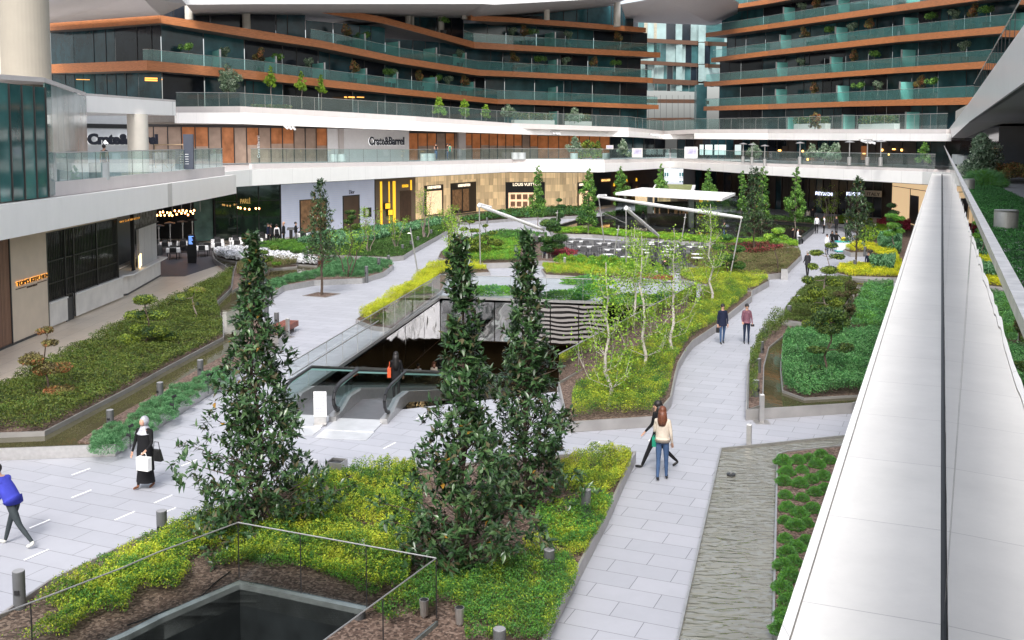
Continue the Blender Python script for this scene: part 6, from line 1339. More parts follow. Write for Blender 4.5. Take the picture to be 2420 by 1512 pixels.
cp = [((350,833),2.35,[(0,0,2.05,.42),(-.35,.1,1.5,.38),(.38,0,1.55,.36),(-.2,.2,1.05,.40),(.3,-.2,1.0,.45),(.55,.2,.75,.35),(-.5,-.1,.7,.38)],'round padded cloud pine in the middle of the long left hedge', L_pin),
      ((460,771),1.75,[(.12,0,1.65,.30),(-.35,0,1.35,.30),(.0,.1,1.1,.15)],'small two headed cloud pine by the promenade edge', [L_olv[1],L_pin[1],L_orn[1]]),
      ((112,955),2.4,[(0,0,2.3,.22),(.1,0,1.95,.22),(-.3,0,1.5,.36),(.22,0,1.25,.38),(-.15,.1,1.15,.3),(.3,.1,.55,.4)],'reddish brown clipped bush tree at the left end of the hedge', L_orn),
      ((632,650),2.0,[(.35,0,1.9,.42),(-.3,0,1.6,.40),(0,0,1.2,.55),(-.5,0,1.0,.4),(.5,.2,.9,.3)],'yellow green cloud pine behind the left magnolia by the white flowers', [L_pin[1],L_yel[2],L_pin[0]]),
      ((828,562),2.6,[(0,0,2.4,.5),(.25,0,2.0,.6),(-.3,0,1.6,.6),(.3,0,1.2,.6),(-.2,0,.8,.6)],'dark stacked cloud pine in front of the brown boutique door', [L_pin[2],L_pin[0]]),
      ((1112,612),2.9,[(0,0,2.8,.3),(-.5,0,2.3,.35),(.3,.1,2.2,.4),(.7,0,1.6,.5),(-.2,0,1.5,.6),(.3,-.2,1.1,.8),(-.7,0,1.2,.45),(.9,0,.9,.6)],'many padded olive pine beside the white sail mast', L_pin),
      ((1150,606),2.6,[(0,0,2.4,.3),(.45,0,1.9,.35),(-.2,0,1.6,.45),(.5,0,1.2,.7),(-.4,0,.9,.6)],'second olive pine right of the white sail mast', L_pin),
      ((1303,612),2.9,[(-.1,0,2.7,.75),(.1,0,2.35,.6),(.5,0,1.7,.8),(-.4,0,1.6,.6),(.2,0,1.2,.8),(-.3,0,.9,.6)],'dark broad cloud pine at the left end of the cafe terrace', [L_pin[2],L_tre[2],L_pin[0]]),
      ((1317,540),3.0,[(0,0,2.9,.45),(.3,0,2.3,.5),(-.25,0,1.9,.5),(.2,0,1.4,.6),(-.2,0,1.0,.6)],'small dark cloud pine silhouetted on the honey tile wall', [L_pin[2],L_tre[2]]),
      ((1715,658),2.9,[(0,0,2.7,.5),(-.5,0,2.1,.5),(.5,0,2.0,.6),(.1,0,1.5,.7),(-.5,0,1.1,.5),(.6,0,1.0,.6)],'dark green cloud pine at the right edge of the cafe terrace', [L_pin[2],L_grn[2],L_pin[0]]),
      ((1948,765),3.5,[(.2,0,3.4,.36),(-.35,0,3.1,.45),(.45,0,2.95,.42),(-.5,0,2.55,.42),(.15,0,2.4,.55),(-.7,0,2.0,.5),(.35,0,1.9,.5),(-.2,0,1.5,.7),(-.8,0,1.2,.5),(.5,0,1.1,.6),(0,0,.8,.7)],'tall many padded cloud pine beside the wide path on the right', L_pin),
      ((1955,905),3.0,[(.1,0,2.6,.62),(-.4,0,2.45,.42),(.5,0,2.3,.5),(0,.1,2.05,.55),(-.35,0,1.35,.4),(.55,.1,1.4,.45),(-.3,0,.7,.35)],'twisted twin trunk pine standing in the ivy island', [L_pin[0],L_pin[2],L_heath[2]]),
      ((1935,800),1.6,[(0,0,1.35,.4),(.3,0,1.0,.4),(-.3,0,.8,.45)],'low olive bush pine at the corner of the hedge bed', L_pin),
      ((1998,765),1.3,[(0,0,1.0,.42),(.3,0,.7,.4),(-.25,0,.5,.4)],'dark reddish shrub pine by the water on the right', [L_heath[1],L_pin[2],L_orn[2]]),
      ((2000,715),1.5,[(0,0,1.15,.5),(.3,0,.8,.4),(-.25,0,.6,.5)],'reddish green bush in front of the white post row', [L_heath[1],L_heath[2],L_orn[2]]),
      ((1834,648),3.0,[(0,0,2.9,.5),(-.4,0,2.55,.5),(.45,0,2.5,.45),(0,0,2.3,.5)],'small yellow green flat topped tree in the heath bed corner', [L_bir[1],L_tre[1]]),
      ((2110,600),3.2,[(-.2,0,3.0,.5),(.3,0,2.8,.5),(-.1,0,2.3,.6),(.3,0,1.9,.5),(-.3,0,1.7,.5)],'bright green twin stem tree beside the parapet', [L_tre[1],L_grn[1],L_tre[0]]),
      ((2100,560),3.0,[(0,0,2.9,.6),(.5,0,2.3,.6),(.3,0,1.7,.6),(.5,0,1.2,.6)],'dark cloud pine before the lit cream shop', [L_pin[2]]),
      ((2048,545),2.8,[(0,0,2.6,.6),(.3,0,2.1,.5),(-.3,0,1.7,.5)],'small dark pine before the ITALY sign', [L_pin[2],L_pin[0]])]
for i, ((u, v), h, pads, lb, mt) in enumerate(cp):
    x, y = gz(u, v); far = y > 60; near_ = i in (0,1,2); sc_ = 1.3 if near_ else (.88 if i in (10,11) else 1.)
    pads = [(a*(1.25 if near_ else 1.05 if i in (10,11) else 1.), b__*(1.2 if near_ else 1.), z*(1.1 if near_ or i == 10 else 1.), r*sc_) for a, b__, z, r in pads]; h *= (1.1 if near_ or i == 10 else 1.); cloudpine(x, y, h, pads, lb, 160+i, mt, tr=.05, per=2100 if not far else 1100, ln=.075 if not far else .11, bark=M_trunkg if i%3 == 1 else M_trunk)
for i, (u, v, h, st, lb, bark, sp) in enumerate(((1062,570,3.5,4,'at the tip of the curved bed',M_trunkg,1.0),(1003,568,4.6,5,'grey and twiggy, before the first honey tile window',M_trunkg,.9),(872,600,3.6,3,'in the curved bed before the small display window',M_trunkg,1.1),(935,590,3.0,3,'low open one behind the central bollards',M_trunkg,1.0),(822,655,3.6,4,'leaning out of the round mound bed',M_trunk,1.2),(1065,622,4.3,4,'at the left tip of the rounded pine bed',M_trunk,.8),(1960,535,4.0,5,'flat topped and bright green, before the pale blue letters',M_trunkg,1.3),(1080,652,3.6,3,'in the lime shrubs at the pit corner',M_trunkg,.6))):
    x, y = gz(u, v); multistem(x, y, h, 'slender multi stemmed tree, '+lb, 200+i, st, sp, bark=bark, nleaf=700, ln=.11, rr=.045, grp='slender multi stemmed trees')
# terrace trees
def E3(u, v, D): return E(u, v, D)
def terr(u, vb, vt, D, R, lb, mats, seed, clear=.35, name='terrace_tree', per=420, ln=.16, low=.8):
    p = E(u, vb, D); q = E(u, vt, D); return coltree(p[0], p[1], q[2]-p[2], R, lb, seed, mats, .05, clear, per, ln, p[2], M_trunkg, 'small trees on the terraces', name=name, nb=18, low=low)
T_ = [(540,247,152,104.5,1.35,'silvery olive tree on the upper terrace at the left',L_olv,.35),(641,252,156,108,.55,'lollipop shaped lime tree on the upper terrace, first of three',L_bir,.5),(713,256,168,110,.55,'lollipop shaped lime tree on the upper terrace, second of three',L_bir,.5),(759,259,176,112,.5,'lollipop shaped lime tree on the upper terrace, third of three',L_bir,.5),
      (1036,280,228,118,.75,'bushy lime tree behind the upper terrace glass, left of three',L_bir,.25),(1097,283,234,119,.7,'bushy lime tree behind the upper terrace glass, middle of three',L_bir,.25),(1148,287,247,121,.6,'bushy lime tree behind the upper terrace glass, right of three',L_bir,.25),(1200,290,246,123,.85,'grey olive tree above the flowering hedge box',L_olv,.35),(1357,292,254,128,.85,'grey olive bush above the short hedge box',L_olv,.2),
      (1358,372,322,124,.9,'olive tree in a pale tub on the first terrace',L_olv,.35),(1388,372,330,122,1.0,'dark evergreen bush on the first terrace',L_pin,.05),(1412,372,332,124,.7,'dark evergreen bush beside the pale pilaster',L_pin,.05),(1472,372,328,122,.8,'pointed olive bush on the first terrace right of centre',L_olv,.15),
      (1780,384,338,112,.9,'small olive tree on the restaurant terrace, first from the left',L_olv,.3),(1918,385,340,106,.7,'small olive tree on the restaurant terrace, second from the left',L_olv,.3),(1948,387,338,104,.75,'small olive tree on the restaurant terrace, third from the left',L_olv,.3),(1973,388,338,103,.85,'small olive tree on the restaurant terrace, fourth from the left',L_olv,.3),(2183,384,336,86,.6,'bright leafy shrub at the right end of the restaurant terrace',L_tre,.05),
      (1925,305,265,112,.7,'yellowish shrub over the right upper terrace',L_orn,.1)]
for i, (u, vb, vt, D, R, lb, mt, cl) in enumerate(T_): terr(u, vb, vt, D, R, lb, mt, 230+i, cl)
x, y = TW(47,1.55); coltree(x, y, 2.0, .85, 'big silvery bush tree under the right soffit', 260, L_olv, .09, .12, 520, .11, 6.72, M_trunkg, nb=34, low=1.0, name='terrace_tree', top=.15)
o = moundproto('grass_tuft', 'fluffy light green ornamental grass behind the small drum planter', 'grass', .8, [L_grn[1],L_blu[1]], 81, 4200, .30, .012, .75); p = TW(42,1.5); o.location = (p[0],p[1],6.72)
groundcover('orange_shrub', 'orange and olive shrub mass below the silvery bush tree', 'shrub', [TW(46,1.6), TW(52,1.4), TW(52,4.6), TW(44,3.6)], .65, 700, .10, L_orn, 82, z0=6.75)
# hedge boxes on the upper terrace
for i, (u0, u1, v0, v1, D) in enumerate(((1215,1310,266,282,126),(1345,1398,268,285,130),(1875,1950,277,292,117),(2028,2112,274,292,104),(600,690,246,256,107))):
    a = E(u0, v1, D); c = E(u1, v1, D-4 if u0 > 1800 else D+3); h = E(u0, v0, D)[2]-a[2]
    t = thing('hedge_box', 'flowering box hedge in a pale trough on the upper terrace, %s from the left' % ORD[[1,2,3,4,0][i]], 'planter', a, group='hedge boxes on the upper terrace')
    b = MB(); w = Wall(a, c); w.slab(b, 0, w.L, a[2]-1.0, a[2]-.05, -.8, 0); b.build('trough', M_curb, t, True)
    n = 900; g = np.random.default_rng(90+i); s = g.uniform(0, w.L, n); o_ = g.uniform(-.8,.1,n); C = np.stack([w.P[0]+w.ux[0]*s+w.n[0]*o_, w.P[1]+w.ux[1]*s+w.n[1]*o_, a[2]-.1+(h+.1)*g.uniform(0,1,n)**.7], 1)
    f = foliage('foliage', C, unit(n,g), unit(n,g)+np.array([0,0,.5]), .2, .13, [L_olv[1],L_orn[1],L_tre[2]], t, g); f.data.transform(Matrix.Translation(-t.location))
# potted trees on the balconies
def potproto(seed, mats, k):
    g = np.random.default_rng(seed); t = thing('potted_tree', 'potted tree', 'potted plant', (0,-60,-20)); b = MB(); b.lathe([(.28,0),(.42,.62),(.38,.62),(.36,.55)], n=14); b.build('pot', M_dkmet, t)
    b = MB(); limb(b, (0,0,.5), (0,0,1.5), .035, .02, g, 3, .02); b.build('trunk', M_trunkg, t); bl = [((g.normal(0,.25),g.normal(0,.25),1.85+g.normal(0,.2)), (.34,.34,.32)) for _ in range(7)]
    leafblobs('crown', bl, 260, .15, .09, mats, t, g); return t
pp = [potproto(300, L_olv, 0), potproto(301, L_tre, 1), potproto(302, L_orn, 2)]; used_p = [0,0,0]
def pot(P_, u, k, lb, inn=1.0):
    for i in range(len(P_)-1):
        p, q = P_[i], P_[i+1]; up, uq = 1209.5+F*p[0]/p[1], 1209.5+F*q[0]/q[1]
        if up <= u <= uq:
            lo_, hi_ = 0., 1.
            for _ in range(30):
                f = (lo_+hi_)/2; x = p[0]+(q[0]-p[0])*f; y = p[1]+(q[1]-p[1])*f
                if 1209.5+F*x/y < u: lo_ = f
                else: hi_ = f
            dx, dy = q[0]-p[0], q[1]-p[1]; l = math.hypot(dx, dy); loc = (x-dy/l*inn, y+dx/l*inn, p[2]+(q[2]-p[2])*f)
            if not used_p[k]: used_p[k] = 1; pp[k].location = loc; pp[k]['label'] = lb; pp[k]['group'] = 'potted trees on the tower balconies'
            else: dup(pp[k], loc, u*.7, lb, 'potted trees on the tower balconies')
            return
cfg = [(BL1,'first balcony of the left tower',(460,545,625,668,745,850,930,948,1008,1050,1075,1110)),(BL2,'second balcony of the left tower',(832,880,1100,1225,1280,1345,1410,1460)),(BL3,'third balcony of the left tower',(1062,1220,1245,1262,1350,1468)),(BR1,'first balcony of the right tower',(1900,2010,2050,2145,2180)),(BR2,'second balcony of the right tower',(1870,1990,2040,2250)),(BR3,'third balcony of the right tower',(1880,1935,1990,2030,2170,2220,2260,2295)),(BR4,'fourth balcony of the right tower',(1870,1900,2180))]
for P_, nm, us in cfg:
    for i, u in enumerate(us): pot(P_, u, (i*2+len(nm))%3, 'potted balcony tree, %s from the left on the %s' % (ORD[i], nm))
# ------------------------------------------------------------------ street furniture
def bollard0(square=False):
    t = thing('bollard_light', 'x', 'bollard', (0,-60,-20), group='square steel bollard lights' if square else 'round grey bollard lights')
    if square:
        b = MB(); b.box(-.065,.065,-.065,.065,.02,.86); b.build('post', M_steel, t, bevel=.006); b = MB(); b.box(-.06,.06,-.06,.06,.861,.875); b.build('cap', M_wht, t); b = MB(); b.box(-.22,.22,-.22,.22,0,.02); b.build('base_plate', M_steel, t)
    else:
        b = MB(); b.lathe([(.105,-.1),(.105,.92),(.1,.93)], n=20); b.build('post', M_dksteel, t); b = MB(); b.lathe([(.1,.931),(.09,.936)], n=20); b.build('cap', pbr('bollard_cap', (.34,.34,.35), .5, .2), t)
        b = MB(); b.box(-.03,.05,-.125,-.104,.52,.60); b.build('lamp_slot', M_black, t)
    return t
rb0, sb0 = bollard0(), bollard0(True); first = {0:True,1:True}
BLs = [(48,1465,1348,'nearest, at the bottom left corner of the plaza'),(384,1300,1206,'at the plaza edge left of the front left magnolia'),(1446,1120,1057,'in the yellow green clump at the bed corner'),(1384,1252,1156,'between the rear magnolia and the path kerb'),(1297,1377,1298,'beside the leaning spotlight tube'),(1180,1570,1492,'whose top only shows at the bottom edge'),
  (261,1018,968,'nearest in the planter strip behind the headscarf woman'),(379,955,903,'second in the planter strip beside the water'),(474,903,850,'third in the planter strip, next to the left magnolia'),(630,760,724,'in front of the red bench among the mounds'),(654,782,738,'at the near end of the red bench'),(624,695,667,'at the left end of the mound bed'),(866,668,629,'in the mound bed, front one'),(895,643,608,'in the mound bed, near its right end'),(918,627,603,'at the right tip of the mound bed'),
  (951,601,578,'first along the central path edge of the curved bed'),(971,591,569,'second along the central path edge of the curved bed'),(987.5,579,559,'third along the central path edge of the curved bed'),(1004,572,551,'fourth along the central path edge of the curved bed'),(1019,563,543,'fifth along the central path edge of the curved bed'),(1150,528,514,'in the narrow bed in front of the honey tiled boutique'),
  (1785,954,898,'nearest of the row in the thin hedge on the right'),(1790,896,847,'second of the row in the thin hedge on the right'),(1797,848,807,'third of the row in the thin hedge on the right'),(1807,812,775,'fourth of the row in the thin hedge on the right'),(1844,775,745,'at the corner of the hedge bed beside the wide path'),(1864,758,722,'left of the tall cloud pine, nearer one'),(1886,728,698,'left of the tall cloud pine, farther one'),
  (2019,644,614,'beside the tree pit of the right magnolia'),(2008,592,573,'left of the golden border'),(2043,606,583,'in the golden border left of the seated couple'),(2021,571,556,'behind the cleaning cart'),(1976,530,515,'behind the standing waiters on the right')]
for u, vb, vt, lb in BLs:
    p = G(u, vb); z = E(u, vt, p[1])[2]; z = max(.6, min(1.25, z)); lb = 'round dark grey bollard light '+lb
    if first[0]: first[0] = False; rb0.location = (p[0],p[1],0); rb0['label'] = lb; rb0.scale = (1,1,z/.93)
    else: dup(rb0, p+(0,), random.uniform(-.6,.6), lb, scale=(1,1,z/.93))
for u, vb, vt, lb in [(1799,998,932,'on a base plate at the corner of the ivy planter'),(1769,1062,1003,'standing at the back of the rippled pool'),(744,1140,1087,'reflecting green, left of the square bin'),(680,797,752,'on a base plate at the end of the red bench'),(1334,642,608,'beside the small red bench below the tables'),(682,612,601,'on the narrow path by the white flowers'),(2076,642,612,'in front of the seated couple on the right'),(1842,772,744,'next to the grey bollard of the hedge bed corner'),(1292,620,600,'left of the small red bench'),(1861,602,590,'at the path corner of the heath bed, farther one'),(1884,578,566,'near the pair sitting on the pool edge'),(1551,663,640,'behind the bench with the two seated people')]:
    p = G(u, vb); z = E(u, vt, p[1])[2]; z = max(.55, min(1.2, z)); lb = 'slim square steel bollard '+lb
    if first[1]: first[1] = False; sb0.location = (p[0],p[1],0); sb0['label'] = lb; sb0.scale = (1,1,z/.87)
    else: dup(sb0, p+(0,), PHI, lb, scale=(1,1,z/.87))
for i, (u, vb, w, h, lb) in enumerate(((796,1146,.36,.62,'square brushed steel bin in front of the front centre shrubs'),(653,832,.34,.62,'square steel bin beside the rounded planter end on the left'),(1853,660,.36,.62,'square steel bin at the tip of the heath bed'),(788,629,.4,.5,'square steel bin beside the bench by the white flowers'))):
    p = G(u, vb); t = thing('litter_bin', lb, 'litter bin', p+(0,), rz=PHI+.15, group='square steel litter bins'); b = MB(); h2 = w/2; ring(b, [(-h2,-h2),(h2,-h2),(h2,h2),(-h2,h2)], .02, 0, h); b.build('body', M_steel, t)
    b = MB(); b.box(-h2+.021,h2-.021,-h2+.021,h2-.021,h-.14,h-.05); b.build('ash_tray', M_black, t)
def bench(u0, v0, u1, v1, lb, w=.5, h=.46, hid=0):
    p, q = G(u0, v0), G(u1, v1); L_ = math.hypot(q[0]-p[0], q[1]-p[1]); a = math.atan2(q[1]-p[1], q[0]-p[0]); t = thing('bench', lb, 'bench', ((p[0]+q[0])/2,(p[1]+q[1])/2,0), rz=a, group='dark red wooden block benches')
    b = MB()
    for k in range(5): b.box(-L_/2, L_/2, k*w/5+.006, (k+1)*w/5-.006, h-.24, h)
    b.build('seat', M_bench, t)
    for s in (-1, 1): b = MB(); b.box(s*L_*.35-.05, s*L_*.35+.05, .1, w-.1, 0, h-.241); b.build('leg', M_steel, t)
    return t
bench(668,800,706,781,'dark red block bench standing before the left mound bed', .7); bench(723,630,787,633,'dark red bench on the narrow path behind the white flowers'); bench(1282,638,1324,639,'small red bench below the dark cloud pine'); bench(1476,661,1583,671,'long red bench carrying the two people seen from behind'); bench(2048,642,2068,641,'short red bench under the seated couple on the right', .6)
# light strips in the paving
segs = [(169,1176,215.5,1157.7),(364,1188.5,407,1169.7),(370,1219,415,1199.5),(271,1229,318,1208.5),(70,1247.7,117.5,1228),(57,1323.5,115,1298),(280,1298.5,330.5,1275.5),(169.5,1122.5,212.5,1106.7),(429,1101,464.5,1086.5),(906,1060,934.5,1045.5),(984,990,1006,978.5),(831,1136,845,1128),(1399,1057,1416,1044),(1369,1082,1382.5,1071.5),(1533,1042,1541,1035)]
for i, (a, b_, c, d) in enumerate(segs):
    p, q = G(a, b_), G(c, d); L_ = math.hypot(q[0]-p[0], q[1]-p[1]); b = MB(); b.box(-L_/2, L_/2, -.018, .018, .002, .008); o = b.build('paving_light_strip', M_mark); o.location = ((p[0]+q[0])/2,(p[1]+q[1])/2,0); o.rotation_euler = (0,0,math.atan2(q[1]-p[1],q[0]-p[0]))
    tag(o, 'thin white light strip set in the pale paving, '+['below the headscarf woman on the left','just right of the headscarf woman feet','behind the second plaza bollard','left of the second bollard','beside the blue jacket person','nearest one at the bottom left','near the shrub edge at the bottom','left of the headscarf woman, upper one','upper one right of the headscarf woman','in front of the escalators','between the walkway and the centre magnolia','by the square bin','right of the rear magnolia, upper one','right of the rear magnolia, lower one','beside the two walking women'][i], 'light strip', 'light strips in the paving')
# leaning spotlight tubes in the beds
for i, (u, v, lb) in enumerate(((1086,1478,'pale spotlight tube standing in the bark at the bottom centre'),(1131,1315,'grey spotlight tube leaning behind the glass fence'),(1273,1283,'short pale spotlight stub in the bare mulch'),(1306,1308,'dark leaning spotlight tube behind a bollard'))):
    if i == 1: u, v = 858, 1318
    p = G(u, v, .22); t = thing('spotlight', lb, 'spotlight', p+(.2,), rz=i*1.3); b = MB(); b.tube((0,0,0),(.0,.0,.08),.03); b.tube((0,0,.06),((0,.12,.02,.16)[i],(0,.05,0,-.03)[i],.34 if i != 2 else .2), .065, .085); b.build('tube_housing', (M_steel,M_steel,M_wht,M_dksteel)[i], t)
    b = MB(); e = ((0,.12,.02,.16)[i],(0,.05,0,-.03)[i],.34 if i != 2 else .2); b.ball(e, .07,.07,.02,10,4); b.build('lens', M_black, t)
for i, (u, v) in enumerate(((308,1060),(410,985),(492,930),(102.0,0))):
    if i == 3: continue
    p = G(u, v, .25); t = thing('spike_lamp', 'small black twin head spike lamp in the left planter strip, %s from the near end' % ORD[i], 'garden lamp', p+(.25,)); b = MB(); b.tube((0,0,0),(0,0,.62),.012,n=6); b.build('stake', M_black, t)
    for z, s in ((.6,1),(.35,-1)): b = MB(); b.tube((-.02*s,0,z),(.09*s,-.03,z+.05),.035,.045,n=8); b.build('lamp_head', M_black, t)
t = thing('pool_jet', 'round dark fountain nozzle in the rippled pool', 'fountain', G(1727,1133)+(0.1,)); b = MB(); b.lathe([(.10,-.05),(.11,.05),(.07,.06)], n=16); b.build('nozzle', M_dkmet, t); b = MB(); b.lathe([(.03,.061),(.03,.09)], n=8); b.build('tip', M_steel, t)
# sail masts
M_canvas = pbr('rolled_white_canvas', (.80,.79,.78), .6, 0, .05, 6, .3, 12)
def mast(name, lb, poles, boom, stay=None, D0=None):
    p0 = G(*poles[0][0]); t = thing(name, lb, 'sail mast', p0+(0,), group='rolled shade sails on steel masts')
    Z = {}
    for (b_, tp) in poles:
        p = G(*b_); q = E(tp[0], tp[1], p[1]); b = MB(); b.tube((p[0],p[1],0), q, .045, .038, 10); b.build('pole', M_steel, t, True); b = MB(); b.lathe([(.12,0),(.12,.02),(.07,.03),(.07,.08)], (p[0],p[1],0), 12); b.build('foot', M_steel, t, True); Z[tp] = q
    a, c = [Z[k] for k in boom]; b = MB(); n = 9; a, c = Vector(a), Vector(c)
    b.path([a+(c-a)*i/n for i in range(n+1)], [.06]+[.115+.012*math.sin(i*2.1) for i in range(1, n)]+[.08], 12); b.build('rolled_sail', M_canvas, t, True, smooth=False)
    b = MB(); d = (c-a).normalized(); b.tube(a+Vector((0,0,.12)), a+d*1.3+Vector((0,0,.20)), .07, n=8); b.ball(a, .14,.14,.14); b.build('winch_head', M_wht, t, True)
    if stay: b = MB(); s0 = a-Vector((0,0,1.0)); b.tube(s0, Vector(stay), .02, n=6); b.build('stay', M_steel, t, True)
    return t
mast('shade_sail_mast','white rolled shade sail on two steel masts left of the cafe terrace',[((1135,643),(1132,486)),((1281,618),(1285,543))],((1132,486),(1285,543)), (G(1150,600)+(1.6,)))
mast('shade_sail_mast','white rolled shade sail dropping across the middle of the cafe terrace',[((1479,650),(1479,493)),((1555,603),(1556,557))],((1479,493),(1556,557)))
mast('shade_sail_mast','longest white rolled shade sail spanning above the cafe tables',[((1430,593),(1414,465)),((1721,669),(1752,514))],((1414,465),(1752,514)), E(1479,528,66))
for (b_, tp, lb) in (((991,668),(969,538),'leaning bare steel pole beside the wide path'),((1446,630),(1462,533),'leaning steel pole in front of the cafe tables'),((1607,590),(1620,505),'leaning steel pole at the back of the cafe tables'),((1313,556),(1317,497),'straight thin pole beside the small dark pine')):
    p = G(*b_); q = E(tp[0], tp[1], p[1]); b = MB(); b.tube((0,0,0), (q[0]-p[0],0,q[2]), .045, .04, 8); b.tube((q[0]-p[0]-.15,0,q[2]*.9),(q[0]-p[0]+.05,0,q[2]*.9), .02, n=5); o = b.build('steel_pole', M_steel); o.location = p+(0,); tag(o, lb, 'pole')
# ---- cafe tables and chairs
def chair0(mat, seatmat, lb, grp):
    t = thing('cafe_chair', lb, 'chair', (0,-60,-20), group=grp)
    b = MB(); b.box(-.23,.23,-.22,.22,.43,.46); b.build('seat', seatmat, t); b = MB(); b.add([(-.22,.2,.52),(.22,.2,.52),(.22,.27,.88),(-.22,.27,.88),(-.22,.22,.52),(.22,.22,.52),(.22,.29,.88),(-.22,.29,.88)],[(0,1,2,3),(7,6,5,4),(0,4,5,1),(1,5,6,2),(2,6,7,3),(3,7,4,0)]); b.build('backrest', seatmat, t)
    for sx, sy in ((-1,-1),(1,-1),(-1,1),(1,1)):
        b = MB(); b.tube((sx*.22,sy*.21,.45 if sy < 0 else .86),(sx*.23,sy*.25-(.0 if sy<0 else .03),0), .014, n=5); b.build('leg', mat, t)
    return t
def table0(kind, lb, grp):
    t = thing('cafe_table', lb, 'table', (0,-60,-20), group=grp); b = MB()
    if kind == 'r': b.box(-.62,.62,-.42,.42,.72,.75)
    else: b.lathe([(.36,.72),(.38,.735),(.36,.75)], n=24)
    b.build('tabletop', M_wht, t); b = MB(); b.tube((0,0,.02),(0,0,.72), .03, n=8); b.build('leg', M_black, t); b = MB(); b.box(-.26,.26,-.04,.04,0,.03); b.box(-.04,.04,-.26,.26,.0305,.035) ; b.build('foot', M_black, t); return t
M_chr = pbr('grey_mesh_chair', (.10,.10,.105), .6, .1, .1)
ch0 = chair0(M_dkmet, M_chr, 'x', 'grey cafe chairs'); tr0 = table0('r', 'x', 'rectangular white cafe tables'); to0 = table0('o', 'x', 'round white cafe tables'); fst = {}
def place(p0, loc, rz, lb):
    if p0.name not in fst: fst[p0.name] = 1; p0.location = loc; p0.rotation_euler = (0,0,rz); p0['label'] = lb; return p0
    return dup(p0, loc, rz, lb)
zc = lambda x, y: ((1650+x/4.03)*.756, (600+y/4.03)*.756)
RT = [(130,560),(280,600),(625,620),(738,685),(978,645),(1080,722),(1300,683),(1620,632),(1815,675),(2120,688)]
OT = [(1005,782),(1235,812),(1470,722),(1465,762),(1535,655),(1780,718),(1755,750),(1780,792),(2050,655),(2125,778),(2130,825)]
for kind, T, p0 in (('rectangular', RT, tr0), ('round', OT, to0)):
    T = sorted(T)
    for i, (x, y) in enumerate(T):
        u, v = zc(x, y); p = G(u, v, .78); an = .12+.05*(i%3); nm = '%s white cafe table, %s from the left' % (kind, ORD[i]); place(p0, p+(.03,), an, nm)
        cs = ((-.38,-.75,PI),(.38,-.75,PI),(-.38,.75,0),(.38,.75,0)) if kind == 'rectangular' else ((-.68,0,PI/2),(.68,0,-PI/2))
        for j, (dx, dy, rr) in enumerate(cs):
            side = ('front left','front right','back left','back right')[j] if kind == 'rectangular' else ('left','right')[j]
            ca, sa = math.cos(an), math.sin(an); jj = random.uniform(-.3,.3)
            place(ch0, (p[0]+ca*dx-sa*dy, p[1]+sa*dx+ca*dy, .03), an+rr+jj, 'grey mesh chair at the %s of the %s %s table from the left' % (side, ORD[i], kind))
# restaurant tables with cloths
M_cloth = pbr('white_tablecloth', (.80,.80,.80), .8, 0, .03, 5, .3, 10); ck = pbr('black_cushion', (.018,.018,.02), .6, 0, .2); ch1 = chair0(M_black, ck, 'x', 'black restaurant chairs')
def cloth(lb):
    t = thing('restaurant_table', lb, 'table', (0,-60,-20), group='white clothed restaurant tables'); b = MB(); b.box(-.45,.45,-.45,.45,.70,.73); b.build('tabletop', M_black, t)
    for sx, sy in ((-1,-1),(1,-1),(-1,1),(1,1)): b = MB(); b.tube((sx*.4,sy*.4,0),(sx*.4,sy*.4,.7),.025,n=6); b.build('leg', M_black, t)
    return t
ct0 = cloth('x'); cl0 = None
zp = lambda x, y: ((450+x/4.84)*.756, (600+y/4.84)*.756)
for i, (x, y) in enumerate(((320,760),(440,848),(590,745),(870,815),(1110,718),(1115,775),(1380,690),(1400,735),(1700,705),(1780,640),(2390,628))):
    u, v = zp(x, y); p = G(u, v, .76); nm = 'white clothed table at the lounge restaurant, %s from the left' % ORD[i]; place(ct0, p+(.0,), .3, nm)
    if cl0 is None:
        b = MB(); b.box(-.47,.47,-.47,.47,.735,.75); n = 16
        for k in range(4):
            for m in range(n):
                f0, f1 = -.47+.94*m/n, -.47+.94*(m+1)/n; w0, w1 = .02*math.sin(m*1.9), .02*math.sin((m+1)*1.9); R = Matrix.Rotation(k*PI/2, 3, 'Z')
                b.add([R@Vector(q) for q in ((f0,-.47,.735),(f1,-.47,.735),(f1,-.49-w1,.50-.04*abs(f1)),(f0,-.49-w0,.50-.04*abs(f0)))], [(0,1,2,3)])
        cl0 = b.build('tablecloth', M_cloth); tag(cl0, '', 'tablecloth', 'white tablecloths'); o = cl0
    else: o = cl0.copy(); link(o)
    o.location = p+(.0,); o.rotation_euler = (0,0,.3); o['label'] = 'white cloth on the %s lounge restaurant table from the left' % ORD[i]
    for j, (dx, dy, rr) in enumerate(((0,-.7,PI),(0,.7,0),(.75,0,-PI/2))):
        ca, sa = math.cos(.3), math.sin(.3); place(ch1, (p[0]+ca*dx-sa*dy, p[1]+sa*dx+ca*dy, 0), .3+rr, 'black chair at the %s of the %s lounge restaurant table' % (('front','back','right')[j], ORD[i]))
t = thing('host_stand', 'black host stand with a sloping top beside the waiters', 'lectern', G(zp(2225,758)[0], zp(2225,758)[1])+(0,)); b = MB(); b.box(-.12,.12,-.1,.1,.03,1.02); b.build('column', M_black, t); b = MB(); b.add([(-.32,-.22,1.02),(.32,-.22,1.02),(.32,.2,1.2),(-.32,.2,1.2),(-.32,-.22,1.05),(.32,-.22,1.05),(.32,.2,1.23),(-.32,.2,1.23)],[(0,3,2,1),(4,5,6,7),(0,1,5,4),(1,2,6,5),(2,3,7,6),(3,0,4,7)]); b.build('top', M_dksteel, t); b = MB(); b.box(-.3,.3,-.25,.25,0,.03); b.build('foot', M_black, t)
